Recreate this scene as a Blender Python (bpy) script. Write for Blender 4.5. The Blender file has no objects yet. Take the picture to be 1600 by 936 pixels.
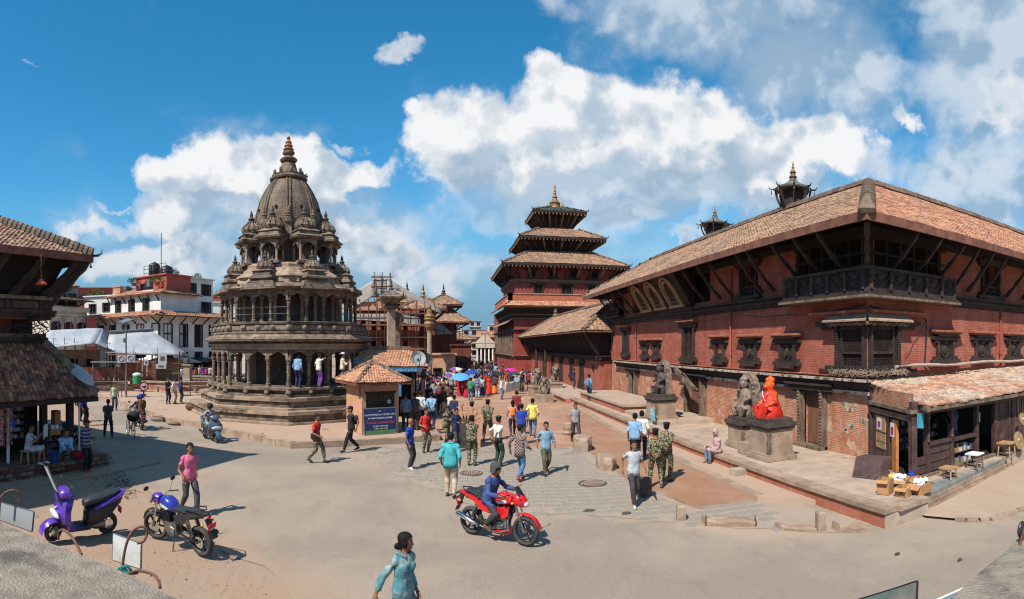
import bpy,math,random
import numpy as np
from math import sin,cos,pi,radians,atan2,sqrt,tan
from mathutils import Vector,Matrix,Euler,noise as mnoise
R=random.Random(7)
S=bpy.context.scene
COL=S.collection
H=4.0
FPX,HY,VX=850.0,540.0,695.0
cam_d=bpy.data.cameras.new('camera');cam=bpy.data.objects.new('camera',cam_d);COL.objects.link(cam);S.camera=cam
cam_d.type='PANO';cam_d.panorama_type='CENTRAL_CYLINDRICAL'
cam_d.central_cylindrical_radius=1.0
cam_d.central_cylindrical_range_u_min=-800/FPX;cam_d.central_cylindrical_range_u_max=800/FPX
cam_d.central_cylindrical_range_v_min=-(936-HY)/FPX;cam_d.central_cylindrical_range_v_max=HY/FPX
cam_d.clip_start=0.05;cam_d.clip_end=6000
cam.location=(0,0,H);cam.rotation_euler=(pi/2,0,-(800-VX)/FPX)
S.render.resolution_x,S.render.resolution_y=1024,599
S.view_settings.view_transform='Standard';S.view_settings.look='None'
S.cycles.filter_width=1.15;S.view_settings.exposure=0.56;S.view_settings.gamma=1.0
S.cycles.max_bounces=5;S.cycles.diffuse_bounces=3;S.cycles.glossy_bounces=2;S.cycles.transmission_bounces=3
S.cycles.caustics_reflective=False;S.cycles.caustics_refractive=False
SUN_EL=radians(50);SUN_AZ=atan2(-0.67,-0.74)
sd=Vector((sin(SUN_AZ)*cos(SUN_EL),cos(SUN_AZ)*cos(SUN_EL),sin(SUN_EL)))
sun_d=bpy.data.lights.new('sun','SUN');sun_d.energy=4.4;sun_d.angle=radians(0.55);sun_d.color=(1.0,0.935,0.83)
sun=bpy.data.objects.new('sun',sun_d);COL.objects.link(sun);sun.rotation_euler=sd.to_track_quat('Z','Y').to_euler()
W=bpy.data.worlds.new('World');S.world=W;W.use_nodes=True
W.cycles.sampling_method='MANUAL';W.cycles.sample_map_resolution=512
class NT:
 ""
 def __init__(s,tree):s.t=tree;s.n=tree.nodes;s.l=tree.links
 def new(s,typ,ins=None,**kw):
  nd=s.n.new(typ)
  for k,v in kw.items():setattr(nd,k,v)
  if ins:
   for k,v in ins.items():
    sock=nd.inputs[k]
    if isinstance(v,bpy.types.NodeSocket):s.l.new(v,sock)
    else:sock.default_value=v
  return nd
 def math(s,op,a,b=None,c=None,clamp=False):
  d={0:a}
  if b is not None:d[1]=b
  if c is not None:d[2]=c
  return s.new('ShaderNodeMath',d,operation=op,use_clamp=clamp).outputs[0]
 def vmath(s,op,a,b=None):
  d={0:a}
  if b is not None:d[1]=b
  nd=s.new('ShaderNodeVectorMath',d,operation=op)
  return nd.outputs['Value']if op in('LENGTH','DOT_PRODUCT')else nd.outputs[0]
 def rng(s,v,a,b,c=0.0,d=1.0,smooth=True):
  return s.new('ShaderNodeMapRange',{'Value':v,'From Min':a,'From Max':b,'To Min':c,'To Max':d},interpolation_type='SMOOTHSTEP' if smooth else 'LINEAR').outputs[0]
 def mix(s,f,a,b,mode='MIX'):
  nd=s.new('ShaderNodeMix',data_type='RGBA',blend_type=mode)
  for k,v in((0,f),(6,a),(7,b)):
   if isinstance(v,bpy.types.NodeSocket):s.l.new(v,nd.inputs[k])
   else:nd.inputs[k].default_value=v if k==0 else(tuple(v)+(1,))[:4]
  return nd.outputs[2]
 def noise(s,vec,scale,detail=4,rough=0.55,dist=0.0):
  return s.new('ShaderNodeTexNoise',{'Vector':vec,'Scale':scale,'Detail':detail,'Roughness':rough,'Distortion':dist}).outputs[0]
def build_world():
 t=NT(W.node_tree);t.n.clear()
 sky=t.new('ShaderNodeTexSky',sky_type='NISHITA')
 sky.sun_disc=False;sky.sun_elevation=SUN_EL;sky.sun_rotation=SUN_AZ
 sky.altitude=1300;sky.air_density=1.0;sky.dust_density=0.35;sky.ozone_density=3.0
 tc=t.new('ShaderNodeTexCoord').outputs['Generated']
 t_up=t.rng(t.new('ShaderNodeSeparateXYZ',{0:tc}).outputs[2],.0,.32)
 t_low=t.mix(t_up,(1.5,2.2,2.9),sky.outputs[0])
 skyc=t.new('ShaderNodeHueSaturation',{'Hue':0.482,'Saturation':1.33,'Value':1.4,'Color':t_low}).outputs[0]
 sep=t.new('ShaderNodeSeparateXYZ',{0:tc})
 x,y,z=sep.outputs
 az=t.math('ARCTAN2',x,y)
 rh=t.math('SQRT',t.math('ADD',t.math('MULTIPLY',x,x),t.math('MULTIPLY',y,y)))
 te=t.math('DIVIDE',z,t.math('MAXIMUM',rh,0.02))
 u=t.math('MULTIPLY_ADD',az,FPX/100,VX/100)
 v=t.math('MULTIPLY_ADD',te,-FPX/100,HY/100)
 p=t.new('ShaderNodeCombineXYZ',{0:u,1:v,2:0.0}).outputs[0]
 w1=t.new('ShaderNodeTexNoise',{'Vector':tc,'Scale':7.0,'Detail':6.0,'Roughness':0.6}).outputs['Color']
 w2=t.vmath('MULTIPLY',t.vmath('SUBTRACT',w1,(0.5,0.5,0.5)),(2.4,1.7,0.0))
 def field(pp,L):
  acc=None
  for(cx,cy,sx,sy,amp)in L:
   d=t.vmath('LENGTH',t.vmath('MULTIPLY',t.vmath('SUBTRACT',pp,(cx,cy,0)),(1/sx,1/sy,0)))
   g=t.rng(d,1.0,0.0,0.0,amp)
   acc=g if acc is None else t.math('MAXIMUM',acc,g)
  return acc
 pw=t.vmath('ADD',p,w2)
 F=field(pw,CLOUDS)
 F2=field(t.vmath('ADD',pw,(-0.3,-0.75,0.0)),CLOUDS)
 vo=t.new('ShaderNodeTexVoronoi',{'Vector':t.vmath('ADD',tc,t.vmath('MULTIPLY',w1,(.05,.05,.05))),'Scale':17.0,'Smoothness':.6},feature='SMOOTH_F1').outputs['Distance']
 fine=t.math('ADD',t.math('MULTIPLY',t.noise(tc,20.0,8,0.56),.65),t.math('MULTIPLY',t.math('SUBTRACT',.75,vo),.5))
 band=t.noise(t.vmath('MULTIPLY',tc,(1.0,1.0,2.6)),3.2,6,0.6,0.3)
 away=t.math('MAXIMUM',t.rng(t.math('ABSOLUTE',t.math('SUBTRACT',az,0.12)),1.05,1.5),t.rng(te,0.75,1.1))
 F=t.math('MAXIMUM',F,t.math('MULTIPLY',away,t.rng(band,0.45,0.72)))
 dens=t.math('ADD',F,t.math('MULTIPLY',t.math('SUBTRACT',fine,0.5),0.62))
 alpha=t.rng(dens,0.28,0.58)
 under=t.rng(t.math('SUBTRACT',F2,F),-0.35,0.3)
 sun_off=(-.012,0.0,.03)
 big=t.math('SUBTRACT',t.noise(t.vmath('ADD',tc,sun_off),7.5,7,.5),t.noise(tc,7.5,7,.5))
 relief=t.rng(big,-.09,.1,-.35,.6)
 puff=t.rng(vo,.1,.65,-.1,.24)
 shade=t.math('ADD',t.math('ADD',t.math('MULTIPLY',under,.8),relief),puff,clamp=True)
 shade=t.math('MULTIPLY',shade,t.rng(dens,0.3,0.62))
 shade=t.math('MAXIMUM',shade,t.rng(v,2.6,5.0,0.0,0.55))
 ccol=t.mix(shade,(7.4,7.45,7.5),(2.9,3.9,5.0))
 soft=t.noise(t.vmath('MULTIPLY',tc,(1.0,1.0,1.5)),4.6,8,0.56,0.4)
 FB=t.math('ADD',field(t.vmath('ADD',p,t.vmath('MULTIPLY',w2,(1.3,1.1,0.0))),VEILS),t.math('MULTIPLY',t.math('SUBTRACT',soft,.5),1.3))
 va=t.rng(FB,.12,.85,0.0,.88)
 vcol=t.mix(t.rng(t.math('ADD',soft,t.math('MULTIPLY',big,2.0)),.4,.68),(2.7,3.8,5.0),(5.2,5.9,6.6))
 hz=t.rng(v,3.4,5.4,0.0,.5)
 skyv=t.mix(hz,skyc,(1.35,2.7,4.3));skyv=t.mix(va,skyv,vcol)
 a2=t.math('MULTIPLY',alpha,t.rng(under,.55,1.0,.97,.45))
 a2=t.math('MULTIPLY',a2,t.rng(te,-0.02,0.05))
 col=t.mix(a2,skyv,ccol)
 bg=t.new('ShaderNodeBackground',{'Color':col,'Strength':0.085})
 out=t.new('ShaderNodeOutputWorld',{0:bg.outputs[0]})
CLOUDS=[(9.0,2.1,3.0,1.75,1.1),(10.6,2.15,2.6,1.6,1.05),(7.3,2.3,1.8,1.5,1.05),(8.8,1.35,1.5,.8,.95),(12.0,2.5,2.6,1.2,1.0),(13.3,2.6,1.6,.8,.85),(7.7,3.05,1.5,.9,.8),(9.5,3.3,1.9,.65,.8),(6.6,1.75,.8,.6,.8),(3.3,2.75,1.8,1.15,1.05),(4.3,2.8,1.9,1.1,1.0),(5.2,2.6,1.7,.55,.85),(3.0,3.4,1.9,.9,.85),(5.1,3.6,1.9,1.2,.8),(1.6,3.55,1.7,.4,.6),(2.6,4.15,2.8,.75,.8),(6.0,4.0,2.2,.8,.66),(6.8,4.5,1.9,.8,.55),(1.9,3.25,.9,.22,.55),(0.3,.95,.6,.12,.35),(6.25,.68,1.1,.4,.56),(5.3,2.2,.7,.28,.55),(15.7,1.6,1.4,1.0,.5),(15.5,2.5,1.3,.7,.48),(14.1,1.75,.6,.35,.62),(9.6,.3,1.6,.5,.42),(10.9,3.7,1.2,.45,.55),(17.5,1.5,2.0,2.0,.8)]
VEILS=[(10.0,2.5,4.2,2.2,1.05),(4.3,3.1,3.0,1.6,.95),(11.3,.2,4.2,1.7,.9),(12.7,1.1,2.6,1.9,1.0),(15.8,.8,2.6,2.6,.9),(15.2,2.8,2.2,1.8,.85),(9.6,2.9,3.2,1.5,.85),(12.3,2.9,2.8,1.2,.8),(5.6,3.8,2.8,1.6,.8),(2.8,3.9,3.4,1.1,.7),(8.3,.1,1.5,.5,.6),(7.8,4.2,3.2,.8,.55),(14.8,-.2,3,.8,.8)]
build_world()
def az(px):return(px-VX)/FPX
def G(px,py,z=0.0):
 r=(H-z)*FPX/(py-HY);a=az(px)
 return Vector((r*sin(a),r*cos(a),z))
def PR(px,r,z=0.0):
 a=az(px);return Vector((r*sin(a),r*cos(a),z))
def ZR(py,r):return H-(py-HY)/FPX*r
MATS={}
def mat_base(name,rough=0.8,metal=0.0,spec=0.35):
 m=bpy.data.materials.new(name);m.use_nodes=True;t=NT(m.node_tree);t.n.clear()
 b=t.new('ShaderNodeBsdfPrincipled',{'Roughness':rough,'Metallic':metal,'Specular IOR Level':spec})
 t.new('ShaderNodeOutputMaterial',{0:b.outputs[0]});MATS[name]=m
 return m,t,b
def mat(name,c1,c2=None,sc=6.0,rough=0.8,bump=0.0,bsc=None,island=0.0,metal=0.0,spec=0.35,dirt=None,dsc=0.8,dlo=0.5,dhi=0.7,coord='Object',stretch=None,coat=0.0,trans=0.0,blk=None):
 ""
 m,t,b=mat_base(name,rough,metal,spec)
 co=t.new('ShaderNodeTexCoord').outputs[coord]
 if stretch:co=t.vmath('MULTIPLY',co,stretch)
 c2=c2 or tuple(x*0.7 for x in c1)
 n=t.noise(co,sc,5,0.6)
 col=t.mix(t.rng(n,0.36,0.64),c1,c2)
 if blk:
  jb=t.new('ShaderNodeTexBrick',{'Vector':t.new('ShaderNodeUVMap').outputs[0],'Color1':(1,1,1,1),'Color2':(.72,.72,.72,1),'Mortar':(.3,.3,.3,1),'Scale':1.0,'Mortar Size':.009,'Brick Width':blk[0],'Row Height':blk[1]}).outputs[0]
  col=t.mix(1.0,col,jb,'MULTIPLY')
 if dirt:
  col=t.mix(t.rng(t.noise(co,dsc,6,0.65),dlo,dhi),col,dirt)
 if island:
  ri=t.new('ShaderNodeNewGeometry').outputs['Random Per Island']
  col=t.new('ShaderNodeHueSaturation',{'Hue':t.rng(ri,0,1,0.5-island*.05,0.5+island*.05,False),'Saturation':1.0,'Value':t.rng(ri,0,1,1-island,1+island,False),'Color':col}).outputs[0]
 t.l.new(col,b.inputs['Base Color'])
 if bump:
  bn=t.new('ShaderNodeBump',{'Height':t.noise(co,bsc or sc*3,6,0.6),'Strength':min(1.0,bump),'Distance':0.03})
  t.l.new(bn.outputs[0],b.inputs['Normal'])
 if coat:b.inputs['Coat Weight'].default_value=coat;b.inputs['Coat Roughness'].default_value=.08
 if trans:b.inputs['Transmission Weight'].default_value=trans
 return m
def brick(name,c1,c2,mortar,bw=0.23,bh=0.06,wear=None,wlo=.55,whi=.7,wsc=.7,bump=.6,msize=.008,rough=.85):
 m,t,b=mat_base(name,rough)
 uv=t.new('ShaderNodeUVMap').outputs[0];ob=t.new('ShaderNodeTexCoord').outputs['Object']
 wob=t.vmath('MULTIPLY',t.vmath('SUBTRACT',t.new('ShaderNodeTexNoise',{'Vector':uv,'Scale':3.0}).outputs['Color'],(.5,.5,.5)),(.02,.02,0))
 br=t.new('ShaderNodeTexBrick',{'Vector':t.vmath('ADD',uv,wob),'Color1':c1+(1,),'Color2':c2+(1,),'Mortar':mortar+(1,),'Scale':1.0,'Mortar Size':msize,'Mortar Smooth':.25,'Bias':-.1,'Brick Width':bw,'Row Height':bh},offset=.5)
 col=br.outputs[0]
 col=t.mix(t.rng(t.noise(ob,1.3,6,.7),.35,.7),col,tuple(x*.62 for x in c1),'MIX')
 col=t.mix(t.rng(t.noise(ob,14,3,.6),.3,.8,0,.45),col,tuple(min(1,x*1.3)for x in c2))
 if wear:col=t.mix(t.rng(t.noise(ob,wsc,7,.72),wlo,whi),col,wear)
 st=t.noise(t.vmath('MULTIPLY',ob,(2.2,2.2,.18)),1.6,4,.6)
 col=t.mix(t.rng(st,.52,.74,0,.5),col,tuple(x*.4 for x in c1))
 t.l.new(col,b.inputs['Base Color'])
 hgt=t.math('ADD',t.math('MULTIPLY',br.outputs['Fac'],-1.0),t.math('MULTIPLY',t.noise(ob,22,4),.6))
 t.l.new(t.new('ShaderNodeBump',{'Height':hgt,'Strength':bump,'Distance':.012}).outputs[0],b.inputs['Normal'])
 return m
def camo(name):
 m,t,b=mat_base(name,.85)
 co=t.new('ShaderNodeTexCoord').outputs['Object']
 v=t.noise(t.vmath('MULTIPLY',co,(1,1,1.3)),17.0,2,.5,.6)
 r=t.new('ShaderNodeValToRGB',{0:v});cr=r.color_ramp;cr.interpolation='CONSTANT'
 cr.elements[0].position=0;cr.elements[0].color=(.022,.022,.016,1)
 cr.elements[1].position=.44;cr.elements[1].color=(.065,.075,.035,1)
 for p_,c in((.53,(.36,.31,.2)),(.6,(.11,.055,.03))):e=cr.elements.new(p_);e.color=c+(1,)
 t.l.new(r.outputs[0],b.inputs['Base Color']);return m
def checks(name,a,c,sc=12.0,wave=False):
 m,t,b=mat_base(name,.85)
 co=t.new('ShaderNodeTexCoord').outputs['Object']
 if wave:
  f=t.rng(t.math('SINE',t.math('MULTIPLY',t.new('ShaderNodeSeparateXYZ',{0:co}).outputs[2],sc)),-.1,.1)
 else:
  f=t.new('ShaderNodeTexChecker',{'Vector':co,'Color1':(0,0,0,1),'Color2':(1,1,1,1),'Scale':sc}).outputs[0]
 t.l.new(t.mix(f,a,c),b.inputs['Base Color']);return m
BRICK_UP=brick('brick_red',(.43,.1,.055),(.22,.052,.036),(.4,.22,.17),wear=(.4,.2,.14),wlo=.52,whi=.8,msize=.01,bump=.9)
BRICK_LOW=brick('brick_worn',(.55,.2,.085),(.28,.08,.045),(.52,.42,.33),wear=(.5,.38,.28),wlo=.52,whi=.66,wsc=1.7,msize=.013,bump=.9)
BRICK_PLINTH=brick('brick_plinth',(.46,.15,.08),(.36,.11,.06),(.36,.25,.18),bw=.21,bh=.055,wear=(.42,.26,.18),wlo=.55,whi=.7)
BRICK_BOOTH=brick('brick_booth',(.58,.3,.18),(.52,.25,.15),(.42,.3,.22),bw=.22,bh=.06)
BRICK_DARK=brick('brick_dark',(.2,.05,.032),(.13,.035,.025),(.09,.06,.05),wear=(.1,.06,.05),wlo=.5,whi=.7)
BRICK_FAR=brick('brick_tower',(.29,.055,.045),(.24,.05,.04),(.2,.07,.06),bw=.4,bh=.12,bump=.2)
TILE=mat('roof_tile',(.37,.215,.135),(.28,.155,.1),sc=2.2,island=.26,bump=.4,bsc=30,dirt=(.2,.145,.1),dsc=.5,dlo=.42,dhi=.7)
TILE_RED=mat('roof_tile_red',(.42,.2,.12),(.33,.155,.095),sc=1.5,island=.26,bump=.4,bsc=30,dirt=(.33,.22,.15),dsc=.8)
TILE_MOSS=mat('roof_tile_mossy',(.3,.135,.09),(.19,.09,.065),sc=2,island=.5,bump=.5,bsc=25,dirt=(.13,.125,.06),dsc=1.2,dlo=.5,dhi=.72)
TILE_LEFT=mat('roof_tile_left',(.32,.2,.14),(.24,.13,.09),sc=2,island=.35,bump=.4,bsc=30)
TILE_NEW=mat('roof_tile_new',(.45,.22,.13),(.36,.17,.1),sc=2,island=.24,bump=.3,bsc=30,dirt=(.4,.26,.16),dsc=1.4)
RIDGE=mat('ridge_tile',(.2,.14,.1),(.12,.085,.065),sc=6,island=.25,bump=.6)
WOOD=mat('carved_wood',(.05,.031,.026),(.022,.015,.014),sc=5,rough=.75,bump=.9,bsc=28,dirt=(.1,.06,.045),dsc=2.5,dlo=.5,dhi=.75)
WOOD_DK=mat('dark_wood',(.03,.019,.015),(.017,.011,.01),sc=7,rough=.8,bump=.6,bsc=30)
WOOD_GREY=mat('weathered_wood',(.21,.15,.105),(.1,.07,.05),sc=5,rough=.85,bump=1,bsc=30,stretch=(1,1,.25))
WOOD_RED=mat('fascia_wood',(.2,.085,.055),(.12,.05,.035),sc=3,rough=.75,bump=.4,stretch=(1,1,1))
WOOD_SHOP=mat('painted_shop_wood',(.085,.045,.042),(.05,.028,.026),sc=4,rough=.6,bump=.4,dirt=(.16,.1,.08),dsc=1.8,dlo=.55,dhi=.75)
WOOD_DOOR=mat('old_plank_door',(.2,.09,.05),(.12,.055,.035),sc=4,rough=.8,bump=.6,stretch=(1,1,.15))
WOOD_TAN=mat('bare_stool_wood',(.42,.26,.13),(.3,.17,.08),sc=6,rough=.7,bump=.3)
GOLD_WOOD=mat('gilded_wood',(.42,.24,.11),(.22,.11,.05),sc=9,rough=.45,bump=.5,dirt=(.2,.1,.04),dsc=4)
STONE=mat('temple_stone',(.27,.195,.14),(.115,.084,.064),sc=2.6,bump=1,bsc=14,dirt=(.34,.26,.19),dsc=1.5,dlo=.54,dhi=.74,blk=(.55,.14))
STONE_LT=mat('pale_stone',(.36,.26,.19),(.25,.175,.125),sc=2,bump=.7,bsc=16,dirt=(.16,.12,.09),dsc=1.2,dlo=.58,dhi=.75)
STONE_DOME=mat('dome_stone',(.235,.172,.124),(.135,.098,.072),sc=1.6,bump=.8,bsc=18,dirt=(.075,.058,.05),dsc=1.3,dlo=.52,dhi=.75,stretch=(1,1,.5),blk=(.3,.1))
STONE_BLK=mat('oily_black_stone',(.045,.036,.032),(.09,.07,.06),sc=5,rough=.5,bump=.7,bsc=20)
STONE_CARVED=mat('carved_stone',(.27,.2,.15),(.14,.11,.09),sc=6,bump=.9,bsc=22,dirt=(.09,.07,.06),dsc=3,dlo=.5,dhi=.7)
SLATE=mat('blue_grey_slab',(.2,.215,.2),(.14,.15,.14),sc=3,bump=.5,bsc=12,dirt=(.33,.25,.19),dsc=1.6)
VERM=mat('vermilion_paint',(.6,.022,.01),(.5,.03,.012),sc=5,rough=.5,bump=.6,dirt=(.3,.015,.008),dsc=6,dlo=.5,dhi=.7)
VERM2=mat('orange_paint',(.75,.13,.02),(.62,.06,.015),sc=7,rough=.5,bump=.6,dirt=(.35,.03,.01),dsc=7,dlo=.52,dhi=.7)
GILT=mat('gilt_copper',(.27,.16,.07),(.16,.09,.04),sc=8,rough=.5,metal=.3)
COPPER=mat('green_copper',(.095,.115,.105),(.06,.07,.066),sc=3,rough=.6,bump=.3,dirt=(.2,.15,.11),dsc=1)
PLASTER=mat('white_plaster',(.74,.72,.68),(.62,.6,.57),sc=.5,bump=.15,dirt=(.45,.42,.38),dsc=.5,dlo=.55,dhi=.8)
PLASTER_GY=mat('grey_plaster',(.36,.36,.36),(.27,.27,.28),sc=.6,bump=.2,dirt=(.2,.19,.18),dsc=.4)
PLASTER_CR=mat('cream_plaster',(.6,.52,.42),(.5,.43,.35),sc=.5,bump=.2,dirt=(.35,.3,.25),dsc=.6)
PLASTER_RED=mat('red_plaster',(.42,.1,.07),(.33,.08,.06),sc=.6,bump=.2)
PLASTER_PINK=mat('salmon_plaster',(.52,.26,.18),(.42,.2,.14),sc=.6,bump=.2)
GLASSDK=mat('dark_window_pane',(.02,.024,.03),(.03,.03,.04),sc=2,rough=.12,spec=.6)
INNER=mat('interior_shade_black',(.018,.014,.012),(.01,.008,.008),sc=3,rough=.9)  # near-black colour stands in for the shade of unlit rooms behind openings
METAL=mat('grey_metal',(.32,.33,.34),(.24,.25,.26),sc=8,rough=.45,metal=.7)
METAL_DK=mat('dark_metal',(.05,.05,.055),(.03,.03,.035),sc=9,rough=.45,metal=.5)
RUST=mat('rusty_steel',(.22,.1,.06),(.12,.06,.045),sc=14,rough=.75,metal=.3,bump=.4)
CHROME=mat('chrome',(.75,.75,.76),(.65,.65,.67),sc=5,rough=.15,metal=1.0)
RUBBER=mat('tyre_rubber',(.035,.033,.032),(.06,.052,.046),sc=9,rough=.85,bump=.4)
BAMBOO=mat('bamboo_pole',(.28,.16,.09),(.17,.09,.055),sc=5,rough=.7)
TARP_W=mat('white_tarpaulin',(.38,.4,.43),(.29,.32,.36),sc=1.2,rough=.55,bump=.5,bsc=2.5,dirt=(.42,.42,.42),dsc=.5,dlo=.6,dhi=.8)
TARP_T=mat('translucent_tarpaulin',(.3,.26,.23),(.22,.19,.17),sc=1.1,rough=.6,bump=.4,bsc=3)
TARP_B=mat('blue_tarpaulin',(.02,.06,.34),(.015,.04,.2),sc=2,rough=.5,bump=.5,bsc=4)
CONCRETE=mat('parapet_concrete',(.34,.285,.225),(.24,.2,.158),sc=9,bump=.8,bsc=70,dirt=(.12,.1,.085),dsc=3.5,dlo=.5,dhi=.7)
CEMENT=mat('smooth_cement',(.42,.32,.25),(.34,.26,.2),sc=2,bump=.35,bsc=18,dirt=(.24,.185,.145),dsc=1.3,dlo=.52,dhi=.72)
BOARD=mat('grimy_white_board',(.6,.6,.58),(.5,.49,.46),sc=5,rough=.6,bump=.2,dirt=(.3,.25,.2),dsc=7,dlo=.56,dhi=.75)
CARD=mat('cardboard',(.42,.22,.1),(.35,.18,.08),sc=5,rough=.8,bump=.1)
PAPER=mat('white_paper',(.72,.72,.7),(.6,.62,.64),sc=12,rough=.8)
LEAF=mat('green_leaves',(.07,.12,.025),(.035,.07,.015),sc=5,island=.4)
def plain(name,c,rough=.7,**k):return mat(name,c,tuple(x*.82 for x in c),sc=7,rough=rough,**k)
WM={}
def _lm(o):return WM.get(o.name,Matrix.Identity(4))
def tag(o,label=None,cat=None,group=None,kind=None):
 if label:o['label']=label
 if cat:o['category']=cat
 if group:o['group']=group
 if kind:o['kind']=kind
 return o
def thing(name,label,cat,loc=(0,0,0),rotz=0.0,group=None,kind=None):
 o=bpy.data.objects.new(name,None);COL.objects.link(o)
 o.location=loc;o.rotation_euler=(0,0,rotz);o.empty_display_size=.3
 WM[o.name]=Matrix.Translation(Vector(loc))@Matrix.Rotation(rotz,4,'Z')
 return tag(o,label,cat,group,kind)
def orth(d):
 d=Vector(d).normalized();a=Vector((0,0,1))if abs(d.z)<.9 else Vector((1,0,0))
 x=d.cross(a).normalized();return x,x.cross(d).normalized(),d
def vnoise(p,s=1.0):return mnoise.noise(Vector(p)*s)
class MB:
 def __init__(s):s.v=[];s.f=[];s.m=[];s.n=0;s.mi=0
 def add(s,vs,fs,mi=None):
  vs=np.asarray(vs,dtype=float).reshape(-1,3);k=s.n
  s.v.append(vs);s.n+=len(vs)
  for f in fs:s.f.append(tuple(i+k for i in f));s.m.append(s.mi if mi is None else mi)
  return s
 def box(s,c,d,rot=0.0,M=None,mi=None,tap=1.0):
  hx,hy,hz=d[0]/2,d[1]/2,d[2]/2;t=tap
  vs=[(-hx,-hy,-hz),(hx,-hy,-hz),(hx,hy,-hz),(-hx,hy,-hz),(-hx*t,-hy*t,hz),(hx*t,-hy*t,hz),(hx*t,hy*t,hz),(-hx*t,hy*t,hz)]
  if M is None:M=Matrix.Rotation(rot,4,'Z')if rot else None
  c=Vector(c);vs=[tuple((M@Vector(v)if M else Vector(v))+c)for v in vs]
  return s.add(vs,[(0,3,2,1),(4,5,6,7),(0,1,5,4),(1,2,6,5),(2,3,7,6),(3,0,4,7)],mi)
 def bx(s,x0,x1,y0,y1,z0,z1,mi=None):return s.box(((x0+x1)/2,(y0+y1)/2,(z0+z1)/2),(abs(x1-x0),abs(y1-y0),abs(z1-z0)),mi=mi)
 def beam(s,p,q,w,h,up=(0,0,1),w2=None,h2=None,mi=None):
  p=Vector(p);q=Vector(q);d=(q-p).normalized();up=Vector(up)
  x=d.cross(up);x=x.normalized()if x.length>1e-5 else Vector((1,0,0));y=x.cross(d).normalized()
  vs=[]
  for c,a,b in((p,w,h),(q,w2 or w,h2 or h)):
   for sx,sy in((-1,-1),(1,-1),(1,1),(-1,1)):vs.append(tuple(c+x*(sx*a/2)+y*(sy*b/2)))
  return s.add(vs,[(0,1,2,3),(7,6,5,4),(0,4,5,1),(1,5,6,2),(2,6,7,3),(3,7,4,0)],mi)
 def loft(s,rings,caps=True,mi=None,closed=True):
  n=len(rings[0]);fs=[]
  for i in range(len(rings)-1):
   for j in range(n if closed else n-1):
    k=(j+1)%n;fs.append((i*n+j,i*n+k,(i+1)*n+k,(i+1)*n+j))
  if caps:fs.append(tuple(range(n-1,-1,-1)));fs.append(tuple((len(rings)-1)*n+j for j in range(n)))
  return s.add([p for r in rings for p in r],fs,mi)
 def tube(s,pts,rad,n=8,caps=True,mi=None,flat=1.0):
  pts=[Vector(p)for p in pts];rad=rad if isinstance(rad,(list,tuple))else[rad]*len(pts)
  rings=[];px=None
  for i,p in enumerate(pts):
   d=(pts[min(i+1,len(pts)-1)]-pts[max(i-1,0)])
   if d.length<1e-6:d=Vector((0,0,1))
   d.normalize()
   if px is None:x,y,_=orth(d)
   else:
    x=px-d*px.dot(d);x=x.normalized()if x.length>1e-5 else orth(d)[0];y=d.cross(x)
   px=x
   rings.append([tuple(p+x*(cos(2*pi*k/n)*rad[i])+y*(sin(2*pi*k/n)*rad[i]*flat))for k in range(n)])
  return s.loft(rings,caps,mi)
 def lathe(s,c,prof,n=16,a0=0.0,caps=True,mi=None,sx=1.0,sy=1.0):
  c=Vector(c)
  return s.loft([[(c.x+r*sx*cos(a0+2*pi*k/n),c.y+r*sy*sin(a0+2*pi*k/n),c.z+z)for k in range(n)]for r,z in prof],caps,mi)
 def ell(s,c,r,n=10,m=7,M=None,mi=None):
  c=Vector(c);r=(r,r,r)if isinstance(r,(int,float))else r;rings=[]
  for i in range(m+1):
   t=-pi/2+pi*(i/m)*.98+pi*.01
   ring=[]
   for k in range(n):
    v=Vector((cos(t)*cos(2*pi*k/n)*r[0],cos(t)*sin(2*pi*k/n)*r[1],sin(t)*r[2]))
    ring.append(tuple((M@v if M else v)+c))
   rings.append(ring)
  return s.loft(rings,True,mi)
 def prism(s,poly,z0,z1,mi=None):
  n=len(poly)
  area=sum(poly[i][0]*poly[(i+1)%n][1]-poly[(i+1)%n][0]*poly[i][1]for i in range(n))
  if area<0:poly=poly[::-1]
  return s.loft([[(p[0],p[1],z0)for p in poly],[(p[0],p[1],z1)for p in poly]],True,mi)
 def poly(s,pts,mi=None):return s.add([tuple(p)for p in pts],[tuple(range(len(pts)))],mi)
 def scatter(s,tv,tf,Ms,mi=None):
  ""
  tv=np.asarray(tv,float);Ms=np.asarray(Ms,float)
  if len(Ms)==0:return s
  h=np.c_[tv,np.ones(len(tv))];out=np.einsum('nij,vj->nvi',Ms,h)[:,:,:3].reshape(-1,3)
  k=s.n;s.v.append(out);s.n+=len(out);L=len(tv)
  for i in range(len(Ms)):
   o=k+i*L
   for f in tf:s.f.append(tuple(a+o for a in f));s.m.append(s.mi if mi is None else mi)
  return s
 def build(s,name,mats,parent=None,smooth=False,world=True,uv=True,kind=None,label=None,loc=None,angle=40):
  V=np.concatenate(s.v)if s.v else np.zeros((0,3));me=bpy.data.meshes.new(name)
  Vl=V
  o=bpy.data.objects.new(name,me)
  if parent is not None:
   o.parent=parent
   if world:
    Mi=np.array(_lm(parent).inverted());Vl=V@Mi[:3,:3].T+Mi[:3,3]
   WM[o.name]=_lm(parent)
  elif loc is not None:
   Vl=V-np.array(loc);o.location=loc;WM[o.name]=Matrix.Translation(Vector(loc))
  me.from_pydata(Vl.tolist(),[],s.f)
  ms=mats if isinstance(mats,(list,tuple))else[mats]
  for m in ms:me.materials.append(m)
  if len(ms)>1:me.polygons.foreach_set('material_index',s.m)
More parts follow.
